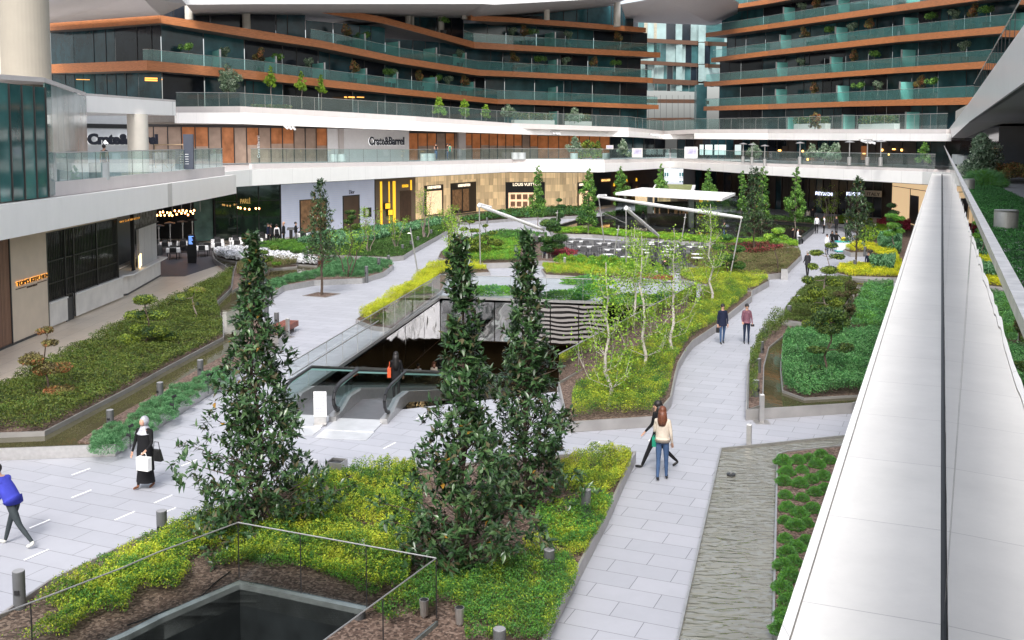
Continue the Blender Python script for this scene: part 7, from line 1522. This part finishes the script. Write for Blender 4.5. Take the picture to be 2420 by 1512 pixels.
# terrace heaters, drums, easels
h0 = None
for i, (u, vb) in enumerate(((1755,386),(1776,388),(1806,392),(2006,390),(2048,391),(2080,392),(1889,388))):
    D = 110-(u-1755)*.07; p = E(u, vb, D); lb = 'pale stainless patio heater on the far right terrace, number %s from the left' % ['one','two','three','five','six','seven','four'][i]
    if h0 is None:
        h0 = thing('patio_heater', lb, 'patio heater', p, group='stainless patio heaters on the far terrace'); b = MB(); b.lathe([(.17,0),(.17,.7),(.08,.75)], n=14); b.build('base', M_steel, h0); b = MB(); b.tube((0,0,.8),(0,0,2.0),.045); b.build('pole', M_steel, h0); b = MB(); b.lathe([(.05,2.2),(.4,2.08),(.44,2.04),(.05,2.06)], n=16); b.build('hood', M_steel, h0)
    else: dup(h0, p, 0, lb)
d0 = None
for i, (u0, v0, D, lb) in enumerate(((789,382,108,'left one before the white shop wall'),(808,382,108,'right one before the white shop wall'),(1003,381,107,'left one of the pair near the man in black'),(1019,381,107,'right one of the pair near the man in black'),(1217,377,118,'left one near the store entrance'),(1233,377,118,'right one near the store entrance'),(1356,378,121,'under the terrace olive tree'),(1432,378,119,'behind the dark bushes'),(235,425,48,'wide one on the near left terrace'),(2275,392,80,'pale one at the corner of the right terrace'),(2262,388,84,'small one behind the terrace corner'))):
    x, y, z = E(u0, v0, D); r = .5 if i != 8 else .5; lb = 'steel drum planter '+lb
    if d0 is None:
        d0 = thing('drum_planter', lb, 'planter', (x,y,z), group='steel drum planters on the terraces'); b = MB(); b.lathe([(.42,0),(.45,.04),(.45,.8),(.42,.8)], n=24); b.build('drum', pbr('light_drum', (.5,.53,.53), .45, .3, .05), d0); b = MB(); b.lathe([(.40,.801),(.40,.81)], n=24); b.build('lid', M_steel, d0)
    else: dup(d0, (x,y,z), 0, lb)
M_photo = pbr('picture_print', (.25,.22,.38), .6, 0, 0, 2.2, col2=(.6,.58,.68))
for i, (u0,v0,u1,v1,D,lb) in enumerate(((1617,347,1648,374,112,'white board with a purple grey picture on the far terrace corner'),(1493,350,1518,372,118,'low grey board with a dark picture on the far terrace'),(1432,343,1449,353,124,'grey framed picture board behind the terrace bushes'))):
    a, c = E(u0,v1,D), E(u1,v0,D); t = thing('picture_board', lb, 'board', ((a[0]+c[0])/2,D,a[2])); b = MB(); b.box(a[0],c[0],D,D+.08,a[2],c[2]); b.build('board', M_wht if i == 0 else M_curb, t, True); w, h = c[0]-a[0], c[2]-a[2]
    b = MB(); b.box(a[0]+w*.13,c[0]-w*.12,D-.01,D,a[2]+h*.35,c[2]-h*.12); b.build('picture', M_photo, t, True)
t = thing('wooden_trestle', 'raw timber trestle frame on the near left terrace', 'trestle', E(440,398,62)); x0, y0, z0 = E(480/1,0,62)[0], 62, E(480,398,62)[2]
a, c = E(482/1.0*.756+0,342,62), E(575*.756,342,62); b = MB()
for x in (a[0]+.05, c[0]-.05): b.tube((x,62,z0),(x,62,a[2]),.035,n=6)
b.tube((a[0],62,a[2]),(c[0],62,a[2]),.04,n=6); b.tube((a[0],62,a[2]-.3),(a[0]+.8,62,z0),.03,n=6); b.tube((c[0],62,a[2]-.3),(c[0]-.8,62,z0),.03,n=6); b.build('timber_frame', pbr('raw_timber', (.45,.32,.2), .8, 0, .1), t, True)
t = thing('information_totem', 'dark blue grey information totem on the near left terrace', 'totem', E(446,400,60)); a, c = E(434,400,60), E(455,317,60); b = MB(); b.box(a[0],c[0],60,60.2,a[2],c[2]); b.build('panel', pbr('slate_panel', (.07,.08,.11), .5, 0, .1), t, True); b = MB()
for k in range(5): b.box(a[0]+.1,a[0]+.3,59.985,60,a[2]+.3+k*.14,a[2]+.33+k*.14)
b.build('printed_lines', M_pan, t, True)
t = thing('cleaning_cart', 'white and turquoise cleaning cart with a yellow cloth on the right path', 'cart', G(1921+46+37-3,597-2)+(0,)); t.location = G(1990,596)+(0,)
M_turq = pbr('turquoise_plastic', (.05,.45,.42), .5, 0, 0); b = MB(); b.box(-.5,.5,-.25,.25,.15,.78); b.build('body', pbr('white_plastic', (.7,.72,.75), .5, 0, .05), t); b = MB(); b.box(-.53,.53,-.28,.28,.781,.86); b.box(-.53,.53,-.28,.28,.08,.149); b.build('tray', M_turq, t); b = MB(); b.ball((.05,0,.98),.2,.15,.2); b.build('yellow_cloth', pbr('yellow_cloth', (.8,.65,.03), .7, 0, 0), t); b = MB(); b.box(.25,.45,-.1,.1,.861,.98); b.build('blue_box', pbr('blue_plastic', (.05,.2,.6), .5, 0, 0), t)
for sx in (-.45,.45): b = MB(); b.tube((sx,-.27,.05),(sx,-.22,.05),.05); b.build('wheel', M_black, t)
# left near terrace: glass pavilion, canopy, columns
gp = thing('glass_pavilion', 'teal glass pavilion with grey roof edge on the near left terrace', 'building', E(0,300,37.7)[:2]+(6.2,))
zr = 10.7; A_p, B_p, C_p, D_p = [E(u,v,D)[:2] for u,v,D in ((-120,180,34),(105,194,40.7),(203,225,52),(415,241,62))]
def zat(u, v, D): return E(u, v, D)[2]
pts = [A_p+(zat(-120,178,34),), B_p+(zat(105,193,40.7),), C_p+(zat(203,226,52),)]
b = MB()
for i in range(2):
    p, q = pts[i], pts[i+1]; o = offs(pts, 8); b.add([(p[0],p[1],p[2]-.02),(q[0],q[1],q[2]-.02),(q[0],q[1],q[2]+.16),(p[0],p[1],p[2]+.16),(o[i][0],o[i][1],p[2]+.16),(o[i+1][0],o[i+1][1],q[2]+.16)],[(0,1,2,3),(3,2,5,4)])
b.build('roof_edge', M_curb, gp, True)
M_refl = pbr('reflecting_pale_glass', (.30,.36,.36), .15, 0, .25, .5, spec=.8); M_tint = [pbr('teal_pavilion_glass', (.03,.10,.10), .06, 0, .4, .6, spec=.8), pbr('teal_pavilion_glass_b', (.05,.15,.145), .06, 0, .4, .6, spec=.8)]
w = Wall(pts[0][:2], pts[1][:2])
for k in range(7): b = MB(); w.slab(b, w.L*k/7+.03, w.L*(k+1)/7-.03, 6.2, pts[0][2]-.05, -.05, 0); b.build('window', M_tint[k%2], gp, True)
b = MB()
for k in range(8): w.slab(b, w.L*k/7-.03, w.L*k/7+.03, 6.2, pts[0][2]-.05, 0, .05)
b.build('mullion', M_frame, gp, True)
w = Wall(pts[1][:2], pts[2][:2])
for k in range(8):
    z1 = pts[1][2]+(pts[2][2]-pts[1][2])*k/8-.05; b = MB(); w.slab(b, w.L*k/8+.015, w.L*(k+1)/8-.015, 6.2, z1-.0, -.05, 0); b.build('window', M_refl if k > 0 else M_tint[1], gp, True)
cn = thing('terrace_canopy', 'white stone canopy slab on a round column on the left terrace', 'canopy', C_p+(9.7,))
cpts = [C_p+(zat(203,226,52), zat(203,265,52)), D_p+(zat(415,241,62), zat(415,273,62))]
b = MB(); face_strip(b, cpts, 12); b.build('slab', M_white, cn, True); b = MB(); face_strip(b, [(p[0],p[1],p[2]+.12,p[2]+.002) for p in offs(cpts,.0)], 12); b.build('capping', M_curb, cn, True)
p = E(328,400,57.5); b = MB(); b.lathe([(.56,6.1),(.56,9.9)], (p[0],p[1],0), 28); b.build('round_column', M_conc, cn, True)
w2 = Wall(E(203,340,66)[:2], E(312,340,70)[:2]); b = MB(); w2.slab(b, -1, w2.L+1, 6.1, 10.2, -.2, 0); b.build('back_wall', pbr('shaded_panel_wall', (.55,.56,.57), .6, 0, .04), cn, True); w2.panel(cn, 'dark_transom', M_black, (203,293,306,303), .0, .05)
shopsign('shop_sign', 'bold black Crate&Barrel lettering half hidden by the round column on the near terrace', w2, 'Crate&Barrel', M_ink, 201, 340, 24, 165, True, bold=.05)
p = E(60,100,46); big = thing('giant_column', 'giant beige round column rising through the pavilion roof at the top left', 'column', (p[0],p[1],10)); b = MB(); b.lathe([(1.02,zat(60,205,46)-1),(1.02,zat(60,72,46))], (p[0],p[1],0), 40); b.lathe([(1.018,zat(60,72,46)),(1.018,zat(60,70.5,46))], (p[0],p[1],0), 40, False); b.lathe([(1.02,zat(60,70.5,46)),(1.02,zat(60,-40,46))], (p[0],p[1],0), 40); b.build('shaft', pbr('beige_column', (.34,.31,.255), .7, 0, .05, 1), big, True)
a = E(-30,100,47); c = E(12,100,47.5); b = MB(); b.box(a[0]-3,c[0],47.5,48,10,22); o = b.build('side_wall', M_conc, big, True)
# stray person's shelter: sky light behind everything is the world
# ------------------------------------------------------------------ people
M_skin = pbr('skin', (.52,.30,.21), .55, 0, .04); M_hairb = pbr('black_hair', (.012,.010,.010), .5, 0, .3, 30); M_hairr = pbr('red_brown_hair', (.14,.045,.022), .5, 0, .4, 25); M_hairg = pbr('grey_hair', (.35,.34,.33), .6, 0, .2, 20)
CM = {}
def cm(name, col, rough=.85, var=.12, scale=8):
    if name not in CM: CM[name] = pbr('cloth_'+name, col, rough, 0, var, scale, .25, 60, spec=.2)
    return CM[name]
K = dict(black=(.012,.012,.014), navy=(.015,.02,.045), jeans=(.055,.10,.20), darkjeans=(.02,.03,.06), white=(.75,.75,.78), cream=(.62,.54,.45), blue=(.05,.06,.42), red=(.5,.02,.03), grey=(.18,.18,.19), khaki=(.30,.25,.18), green=(.02,.25,.16), brown=(.18,.10,.06), dkgrey=(.06,.065,.07), greyjeans=(.045,.055,.06), charcoal=(.03,.03,.035))
for k_, c_ in K.items(): cm(k_, c_)
SP_ = pbr('shoe_brown', (.22,.09,.045), .5); SW = pbr('shoe_white', (.65,.65,.6), .6); SBk = pbr('shoe_black', (.012,.012,.012), .4)
def rot(v, a, ax):
    return Matrix.Rotation(a, 3, ax) @ Vector(v)
def person(label, loc, face, hgt=1.72, top='black', bot='navy', hair=M_hairb, shoes=None, legs=(0,0), knees=(0,0), arms=((.08,.05),(.08,-.05)), fore=(.15,.15), lean=0., sit=False, skirt=None, coat=None, scarf=None, longhair=0., hands=True, top2=None, female=False, headturn=0., group=None, grey=None, cat='person', sleeves=True, w=1.):
    """face: heading in radians (0 faces -y, toward the viewer).  legs: thigh swing (+ forward), knees: knee bend, arms: (out, forward swing)"""
    s = hgt/1.74; t = thing('person', label, cat, loc, face, group)
    V = []; Eg = []; R = []; tagv = []
    def v(p, r, tg, par=None):
        V.append(Vector(p)*s); R.append((r*s*(r and 1), r*s) if not isinstance(r, tuple) else (r[0]*s, r[1]*s)); tagv.append(tg)
        if par is not None: Eg.append((par, len(V)-1))
        return len(V)-1
    Lx = Matrix.Rotation(lean, 3, 'X')
    pz = .93 if not sit else .52
    pel = v((0,0,pz), (.135*w,.105*w), 'hip')
    def up(x, y, z): q = Lx@Vector((x,y,z-.93)); return (q.x, q.y, q.z+pz)
    wa = v(up(0,0,1.10), (.118*w,.092*w), 'top', pel); ch = v(up(0,.0,1.28), (.135*w,.105*w), 'top', wa); sh = v(up(0,.0,1.41), (.115*w,.085*w), 'top', ch)
    nk = v(up(0,-.01,1.49), .052, 'skin', sh); hd = v(up(0,-.02,1.56), (.068,.082), 'skin', nk); hb = v(up(0,-.01,1.64), (.076,.094), 'skin', hd); ht = v(up(0,.0,1.70), (.058,.07), 'skin', hb)
    hands_ = []
    for i, sx in enumerate((-1, 1)):
        sg = v(up(sx*.155*w,0,1.40), .062*w, 'top', sh)
        out, fw_ = arms[i]; d = Vector((sx*math.sin(out), -math.sin(fw_)*math.cos(out), -math.cos(out)*math.cos(fw_))); d = Lx@d
        S0 = Vector(up(sx*.175*w,0,1.385)); e = S0+d*.28; el = v(e, .042, 'top' if sleeves else 'skin', sg)
        f = fore[i]; d2 = Lx@Vector((sx*math.sin(out*.5)*(1-min(1,f)*.9), -math.sin(fw_+f)*1., -math.cos(fw_+f))).normalized(); wr_ = e+d2*.25; wv = v(wr_, .029, 'top' if sleeves else 'skin', el); hv = v(wr_+d2*.05, (.032,.022), 'skin', wv); hands_.append((wr_, d2))
        if hands:
            base = wr_+d2*.085; bp = v(base, (.036,.018), 'skin', hv); sd_ = Vector((d2.y, -d2.x, 0)); sd_ = sd_.normalized() if sd_.length > .1 else Vector((0,1,0))
            for k in range(4):
                o_ = (k-1.5)*.017; L1 = (.034,.04,.038,.03)[k]; a_ = v(base+sd_*o_+d2*.02, .0085, 'skin', bp); b__ = v(base+sd_*o_+d2*(.02+L1)+Vector((-sx*.008,0,0)), .008, 'skin', a_); v(base+sd_*o_+d2*(.02+L1*1.6)+Vector((-sx*.022,0,0)), .0065, 'skin', b__)
            tb = v(wr_+d2*.06-sd_*.032, .010, 'skin', hv); v(wr_+d2*.095-sd_*.05+Vector((-sx*.012,0,0)), .0085, 'skin', tb)
    feet = []
    for i, sx in enumerate((-1, 1)):
        a = legs[i]; kb = knees[i]
        if sit: a = 1.45; kb = 1.45
        hp = Vector((sx*.085*w,0,pz-.06)); hv = v(hp, .088*w, 'bot', pel); kd = Vector((0,-math.sin(a),-math.cos(a))); kn = hp+kd*.42; mid = v(hp+kd*.2, .078*w, 'bot', hv); kv = v(kn, .056, 'bot', mid)
        sd2 = Vector((0,-math.sin(a-kb),-math.cos(a-kb))); an = kn+sd2*.40; cf = v(kn+sd2*.17, .053, 'bot', kv); av = v(an, .036, 'bot', cf); fd = Vector((0,-math.cos((a-kb)*.6),math.sin((a-kb)*.6)-.0)).normalized()
        hl = v(an+sd2*.05, .036, 'shoe', av); tv_ = v(an+sd2*.055+fd*.11, (.04,.026), 'shoe', hl); v(an+sd2*.06+fd*.17, (.03,.018), 'shoe', tv_); feet.append(an+sd2*.08)
    me = bpy.data.meshes.new('body'); me.from_pydata(V, Eg, []); ob = bpy.data.objects.new('body', me); COL.objects.link(ob)
    md = ob.modifiers.new('s', 'SKIN'); md.use_smooth_shade = True; sk_ = me.skin_vertices[0].data
    for i, r in enumerate(R): sk_[i].radius = r; sk_[i].use_root = (i == 0)
    sb_ = ob.modifiers.new('u', 'SUBSURF'); sb_.levels = 1; sb_.render_levels = 1
    bpy.context.view_layer.update(); m2 = bpy.data.meshes.new_from_object(ob.evaluated_get(bpy.context.evaluated_depsgraph_get())); bpy.data.objects.remove(ob)
    mats = dict(skin=M_skin, top=CM[top], bot=CM[bot], hip=CM[bot if not coat else top], shoe=shoes or SBk); order = ['skin','top','bot','hip','shoe']; m2.materials.clear()
    for k_ in order: m2.materials.append(mats[k_])
    A = np.array([V[a] for a, b_ in Eg]); B = np.array([V[b_] for a, b_ in Eg]); tg = [tagv[b_] for a, b_ in Eg]
    for p in m2.polygons:
        c = np.array(p.center); ab = B-A; tt = np.clip(((c-A)*ab).sum(1)/((ab**2).sum(1)+1e-9), 0, 1); d = ((A+ab*tt[:,None]-c)**2).sum(1)
        k_ = int(np.argmin(d)); p.material_index = order.index(tg[k_]); p.use_smooth = True
    zmin = min(q.co.z for q in m2.vertices)
    if not sit: m2.transform(Matrix.Translation((0,0,-zmin))); dz = -zmin
    else: dz = 0
    body = bpy.data.objects.new('body', m2); link(body, t)
    H_ = Vector(up(0,-.005,1.64))*s+Vector((0,0,dz)); 
    b = MB()
    if scarf:
        b.ball(H_+Vector((0,.012,.005)), .105*s,.125*s,.135*s, 14, 10); b.lathe([(.085*s,-.10*s),(.13*s,-.2*s),(.19*s,-.30*s)], H_+Vector((0,.01,0)), 14, False); b.build('headscarf', scarf, t, smooth=True)
        b = MB(); b.ball(H_+Vector((0,-.075*s,-.01)), .07*s,.06*s,.09*s, 12, 8); b.build('face', M_skin, t, smooth=True)
    else:
        b.ball(H_+Vector((0,.022*s,.025*s)), .094*s,.108*s,.112*s, 14, 9)
        if longhair: b.lathe([(.095*s,.02*s),(.11*s,-.1*s),(.125*s,-longhair*.6*s),(.10*s,-longhair*s)], H_+Vector((0,.045*s,0)), 12); 
        b.build('hair', hair, t, smooth=True)
    b = MB(); F_ = H_+Vector((0,-.098*s,-.005*s))
    b.ball(F_+Vector((-.03*s,.012*s,.0)), .011*s,.006*s,.006*s, 8, 4); b.ball(F_+Vector((.03*s,.012*s,.0)), .011*s,.006*s,.006*s, 8, 4); b.box(F_.x-.022*s,F_.x+.022*s,F_.y+.010*s,F_.y+.018*s,F_.z-.068*s,F_.z-.06*s); b.build('eyes_and_mouth', M_hairb, t)
    b = MB(); b.ball(F_+Vector((0,-.004*s,-.028*s)), .013*s,.02*s,.02*s, 8, 5)
    if not scarf and not longhair: b.ball(H_+Vector((.088*s,0,-.01*s)), .012*s,.02*s,.028*s, 6, 5); b.ball(H_+Vector((-.088*s,0,-.01*s)), .012*s,.02*s,.028*s, 6, 5)
    b.build('nose_and_ears', M_skin, t, smooth=True)
    if skirt:
        b = MB(); n = 18; prof = [(.13,.98),(.175,.85),(.20,.5),(.24,.16)]; vs = []
        for r, z in prof:
            for i in range(n): q = 2*PI*i/n; rr = r*(1+.05*math.sin(q*6)*(1-z)); vs.append((rr*math.cos(q)*s, rr*math.sin(q)*s*.85, z*s))
        b.add(vs, [(j*n+i, j*n+(i+1)%n, (j+1)*n+(i+1)%n, (j+1)*n+i) for j in range(3) for i in range(n)]); b.build('long_skirt', skirt, t, smooth=True)
    if coat:
        b = MB(); n = 16; prof = [(.15,1.36),(.165,1.2),(.165,1.05),(.185,.9),(.20,coat[1])]; vs = []
        for r, z in prof:
            for i in range(n): q = 2*PI*i/n; c = up(r*math.cos(q)*w, r*math.sin(q)*.78*w, z) if z > .9 else (r*math.cos(q)*w, r*math.sin(q)*.8*w, z+pz-.93); vs.append((c[0]*s, c[1]*s, c[2]*s+dz))
        b.add(vs, [(j*n+i, j*n+(i+1)%n, (j+1)*n+(i+1)%n, (j+1)*n+i) for j in range(4) for i in range(n)]); b.build('jacket', coat[0], t, smooth=True)
    t['hands'] = 0; del t['hands']
    return t, [(Vector(a)*s+Vector((0,0,dz)), d) for a, d in hands_], s, dz
def wp_(t, p): r = Matrix.Rotation(t.rotation_euler.z, 3, 'Z')@Vector(p); return (t.location.x+r.x, t.location.y+r.y, t.location.z+r.z)
M_silk = pbr('patterned_grey_silk', (.52,.52,.56), .5, 0, 0, 14, col2=(.25,.26,.30)); M_bagw = pbr('white_paper_bag', (.85,.85,.83), .6, 0, .02)
# headscarf woman
t, hn, s, dz = person('woman in a grey patterned headscarf, long black coat and skirt carrying a white paper bag', G(345,1152)+(0,), -.35, 1.70, 'black', 'black', shoes=SP_, legs=(.22,-.12), knees=(.05,.15), arms=((.22,.1),(.22,.25)), fore=(.25,.9), skirt=cm('black',0), coat=(cm('black',0),.42), scarf=M_silk, w=1.18)
hp = wp_(t, hn[0][0]+Vector(hn[0][1])*.08); a = E(338,1085,hp[1]+.0)
hp = wp_(t, hn[1][0]+Vector(hn[1][1])*.09)
bg_ = thing('shopping_bag', 'white paper shopping bag held by the headscarf woman', 'bag', hp, rz=-.35); b = MB(); b.box(-.17,.17,-.07,.07,-.42,-.10); b.build('bag_body', M_bagw, bg_); b = MB(); b.path([(-.08,0,-.1),(-.06,0,-.01),(.06,0,-.01),(.08,0,-.1)], .008, 6); b.build('handle', M_bagw, bg_); b = MB(); 
for z, w_ in ((-.2,.09),(-.235,.05),(-.3,.07)): b.box(-w_,w_,-.0715,-.07,z,z+.015)
b.build('printed_lines', pbr('faint_print', (.45,.45,.48), .6, 0, 0), bg_)
hp = wp_(t, Vector((.30,.05,.95))); bg_ = thing('handbag', 'shiny black handbag on the arm of the headscarf woman', 'bag', hp, rz=-.3); b = MB(); b.add([(-.16,-.06,-.26),(.16,-.06,-.26),(.16,.06,-.26),(-.16,.06,-.26),(-.10,-.03,.02),(.10,-.03,.02),(.10,.03,.02),(-.10,.03,.02)],[(0,3,2,1),(4,5,6,7),(0,1,5,4),(1,2,6,5),(2,3,7,6),(3,0,4,7)]); b.build('bag_body', pbr('shiny_black_leather', (.012,.012,.012), .25, 0, .2), bg_); b = MB(); b.path([(-.09,0,.02),(-.06,0,.2),(.06,0,.2),(.09,0,.02)], .009, 6); b.build('strap', M_black, bg_)
# two walking women
t, hn, s, dz = person('woman with long red brown hair in a cream jacket and wide blue jeans walking away', G(1564,1134)+(0,), PI-.35, 1.80, 'cream', 'jeans', M_hairr, SBk, (.10,-.10), (.02,.12), ((.12,-.1),(.10,.1)), (.5,1.9), coat=(cm('cream',0),.98), longhair=.34)
hp = wp_(t, Vector((.2,-.06,.98))); bg_ = thing('shoulder_bag', 'dark green shoulder bag of the red haired woman', 'bag', hp, rz=PI-.35); b = MB(); b.box(-.05,.05,-.13,.13,-.14,.10); b.build('bag_body', cm('green',0), bg_); b = MB(); b.path([(0,-.1,.1),(-.12,0,.52),(0,.1,.1)], .01, 5); b.build('strap', M_black, bg_)
person('woman with long black hair in black clothes striding to the left', G(1552,1104)+(0,), PI/2+.25-PI, 1.80, 'black', 'black', M_hairb, SBk, (.48,-.50), (.05,.30), ((.1,.2),(.1,-.2)), (.6,.5), longhair=.50)
# blue jacket man at the left edge
person('man bending forward in a bright blue jacket and grey jeans at the left edge', G(36,1290)+(0,), -PI/2-.2, 1.86, 'blue', 'greyjeans', M_hairb, SW, (.40,-.45), (.1,.25), ((.1,.9),(.1,.6)), (.3,.5), lean=.55, coat=(cm('blue',0),.98), w=1.08)
# two men walking toward the viewer
t, hn, s, dz = person('man in a navy jacket and blue jeans walking toward the viewer with a hand bag', G(1706,812)+(0,), .05, 1.62, 'navy', 'jeans', M_hairb, SBk, (.12,-.14), (.05,.15), ((.12,.05),(.12,.0)), (.15,.1), coat=(cm('navy',0),.78), w=1.05)
hp = wp_(t, hn[0][0]+Vector(hn[0][1])*.1); bg_ = thing('camera_bag', 'small black bag hanging from the hand of the man in the navy jacket', 'bag', hp); b = MB(); b.box(-.06,.06,-.05,.05,-.26,-.05); b.build('bag_body', M_black, bg_); b = MB(); b.tube((0,0,-.05),(0,0,.0),.01,n=5); b.build('strap', M_black, bg_)
M_plaid = plaidm('cloth_plaid'); CM['plaid'] = M_plaid
t, hn, s, dz = person('man with curly black hair in a red and white plaid shirt and dark jeans', G(1763,812)+(0,), -.1, 1.62, 'plaid', 'darkjeans', M_hairb, SBk, (-.06,.08), (.12,.02), ((.12,.1),(.14,.1)), (.9,.5), coat=(M_plaid,.90), headturn=.3)
hp = wp_(t, hn[1][0]+Vector(hn[1][1])*.08); bg_ = thing('camera', 'black camera held low by the man in the plaid shirt', 'camera', hp); b = MB(); b.box(-.07,.07,-.03,.03,-.05,.04); b.build('camera_body', M_black, bg_); b = MB(); b.tube((0,-.03,0),(0,-.09,0),.035,n=12); b.build('lens', M_dkmet, bg_)
# others on the ground floor
far = dict(hands=False)
person('bald grey haired man in a dark suit walking away on the wide path', G(1907,655)+(0,), PI+.1, 1.60, 'charcoal', 'black', M_hairg, None, (.15,-.12), (.05,.1), ((.1,.1),(.1,.1)), (.8,.8), coat=(cm('charcoal',0),.80), **far)
for (u, v, hh, tp_, bt_, fc, lb, kw) in ((1929,552,1.62,'white','black',PI-.3,'waiter in a white shirt and black trousers seen from behind on the right path',{}),(1946,552,1.60,'white','black',-PI/2,'waiter in a white shirt and black vest standing sideways on the right path',{'coat':(cm('charcoal',0),.92)}),(1975,552,1.60,'charcoal','black',0,'man in an open dark suit and white shirt facing the viewer',{'coat':(cm('black',0),.82)}),
  (1953,602,1.50,'white','navy',.2,'man in a white shirt and navy trousers with a hand at his mouth',{'fore':(.3,2.3)}),(1965,593,1.52,'black','black',-.4,'woman with long black hair in black, in the trio by the cleaning cart',{'longhair':.4}),(1975,594,1.52,'black','black',PI,'person in black from behind with hands on hips by the cleaning cart',{'arms':((.7,0),(.7,0)),'coat':(cm('black',0),.8)}),(1999,560,1.5,'charcoal','black',0,'dark clothed person in the shade of the magnolia on the right',{}),
  (1896,527,1.60,'brown','khaki',PI,'man in a brown jacket walking away past the far hornbeam',{'coat':(cm('brown',0),.85)}),(1909,528,1.55,'cream','darkjeans',PI,'woman in a cream jacket walking away past the far hornbeam',{'longhair':.3,'coat':(cm('cream',0),.9)}),(1919,528,1.60,'charcoal','darkjeans',PI,'person in a dark coat walking away beside the cream jacket woman',{'coat':(cm('charcoal',0),.8)}),
  (1703+7,566,1.5,'charcoal','jeans',PI/2,'person in a dark top and jeans standing at the pool edge behind the young hornbeam',{})):
    person(lb, G(u, v)+(0,), fc, hh, tp_, bt_, hands=False, **kw)
for (x, yb, hh, tp_, bt_, fc, lb, kw) in ((1880,800,1.72,'navy','black',PI/2,'man in a navy suit at the left of the waiter group',{'coat':(cm('navy',0),.85)}),(1925,805,1.70,'charcoal','black',-PI/2,'man in a charcoal suit second from the left of the waiter group',{'coat':(cm('charcoal',0),.85)}),(2012,818,1.72,'white','black',PI,'waiter in a black vest and white sleeves seen from behind',{'coat':(cm('black',0),.95)}),(2115,797,1.80,'black','black',-PI/2,'bald man in a black suit beside the host stand',{'coat':(cm('black',0),.85),'hair':M_skin}),(2298,785,1.76,'black','grey',PI/2,'man in dark jacket and grey trousers right of the host stand',{'fore':(.3,2.3),'coat':(cm('black',0),.9)})):
    u, v = zp(x, yb); person(lb, G(u, v)+(0,), fc, hh, tp_, bt_, hands=False, **kw)
# seated people
for (u, v, z, fc, tp_, bt_, lb, kw) in ((1541,655,.0,PI,'charcoal','darkjeans','woman with long dark hair sitting on the long red bench, back to the viewer',{'longhair':.35}),(1572,656,.0,PI,'black','black','man in black sitting on the long red bench, back to the viewer',{}),(2054,640,.0,-.5,'navy','khaki','man in a navy top and khaki trousers on the bench at the right',{}),(2062,638,.0,.2,'black','jeans','woman with long dark hair beside him on the bench at the right',{'longhair':.4}),(1874,573,.0,PI/2,'black','black','person in black sitting on the edge of the dark pool',{}),(1886,576,.0,PI/2-.2,'white','black','person in a white shirt sitting on the dark pool edge with a phone',{'fore':(1.4,1.5)}),(1285,612,.0,0,'grey','darkjeans','person half hidden by the rear magnolia behind the small red bench',{}),(1520,527,.0,-.9,'charcoal','black','hooded person crouching at the far left of the kiosk',{})):
    x, y = G(u, v); person(lb, (x, y+.25, z-.02), fc, 1.66, tp_, bt_, hands=False, sit=True, **kw)
# pit and walkway
t, hn, s, dz = person('woman with long black hair and an orange bag going down the moving walkway', (-3.93,34.3,-.42), PI, 1.66, 'black', 'charcoal', M_hairb, None, arms=((.15,.1),(.15,.2)), fore=(.3,.9), longhair=.55, coat=(cm('black',0),.8))
bg_ = thing('tote_bag', 'orange tote bag under the arm of the woman on the walkway', 'bag', wp_(t, Vector((.22,0,1.05)))); b = MB(); b.box(-.06,.06,-.15,.15,-.2,.12); b.build('bag_body', pbr('orange_leather', (.65,.10,.03), .5, 0, .05), bg_); b = MB(); b.path([(0,-.1,.12),(0,0,.32),(0,.1,.12)], .01, 5); b.build('strap', pbr('orange_strap', (.6,.1,.03), .5, 0, 0), bg_)
for (u, v, D, tp_, hr, lb, kw) in ((920,853,55,'grey',M_hairb,'person in a grey jacket on the lower level, left of the group',{}),(943,848,54,'grey',M_hairb,'man in a lilac grey shirt facing the viewer on the lower level',{}),(953,856,54.5,'brown',M_hairr,'brown haired woman in a brown top on the lower level',{'longhair':.3}),(985,858,54,'white',M_hairb,'person in a white shirt leaning on the lower level',{'lean':.3}),(1025,857,54,'cream',M_hairr,'woman with long brown hair and pale scarf on the lower level',{'longhair':.4}),(870,860,57,'charcoal',M_hairb,'dim figure deep at the left of the lower level',{}),(1040,852,57,'charcoal',M_hairb,'dim figure behind the woman with the pale scarf',{})):
    x, y, z = E(u, v, D); person(lb, (x, y, max(LOW, z-1.72)), 0 if 'facing' in lb else .4, 1.72, tp_, 'charcoal', hr, hands=False, **kw)
# terrace people
for (u, v, D, tp_, bt_, fc, lb, kw) in ((1030,377,113,'black','jeans',.3,'man in a black tee and pale jeans on the first terrace',{'fore':(1.4,1.4),'sleeves':False}),(1057,377,114.5,'black','jeans',PI/2,'man in black beside the man in the green shirt',{}),(1063,378,113,'green','greyjeans',PI,'man in a green shirt on the first terrace',{'sleeves':False}),(248,425,52,'black','charcoal',PI,'man in a black tee standing behind the near left terrace glass',{'sleeves':False})):
    x, y, z = E(u, v, D); person(lb, (x, y, z), fc, 1.74, tp_, bt_, hands=False, **kw)
# clean up unused prototypes parked off scene
for o in list(bpy.data.objects):
    if o.parent is None and o.location.z < -19:
        for c in list(o.children_recursive): bpy.data.objects.remove(c)
        bpy.data.objects.remove(o)
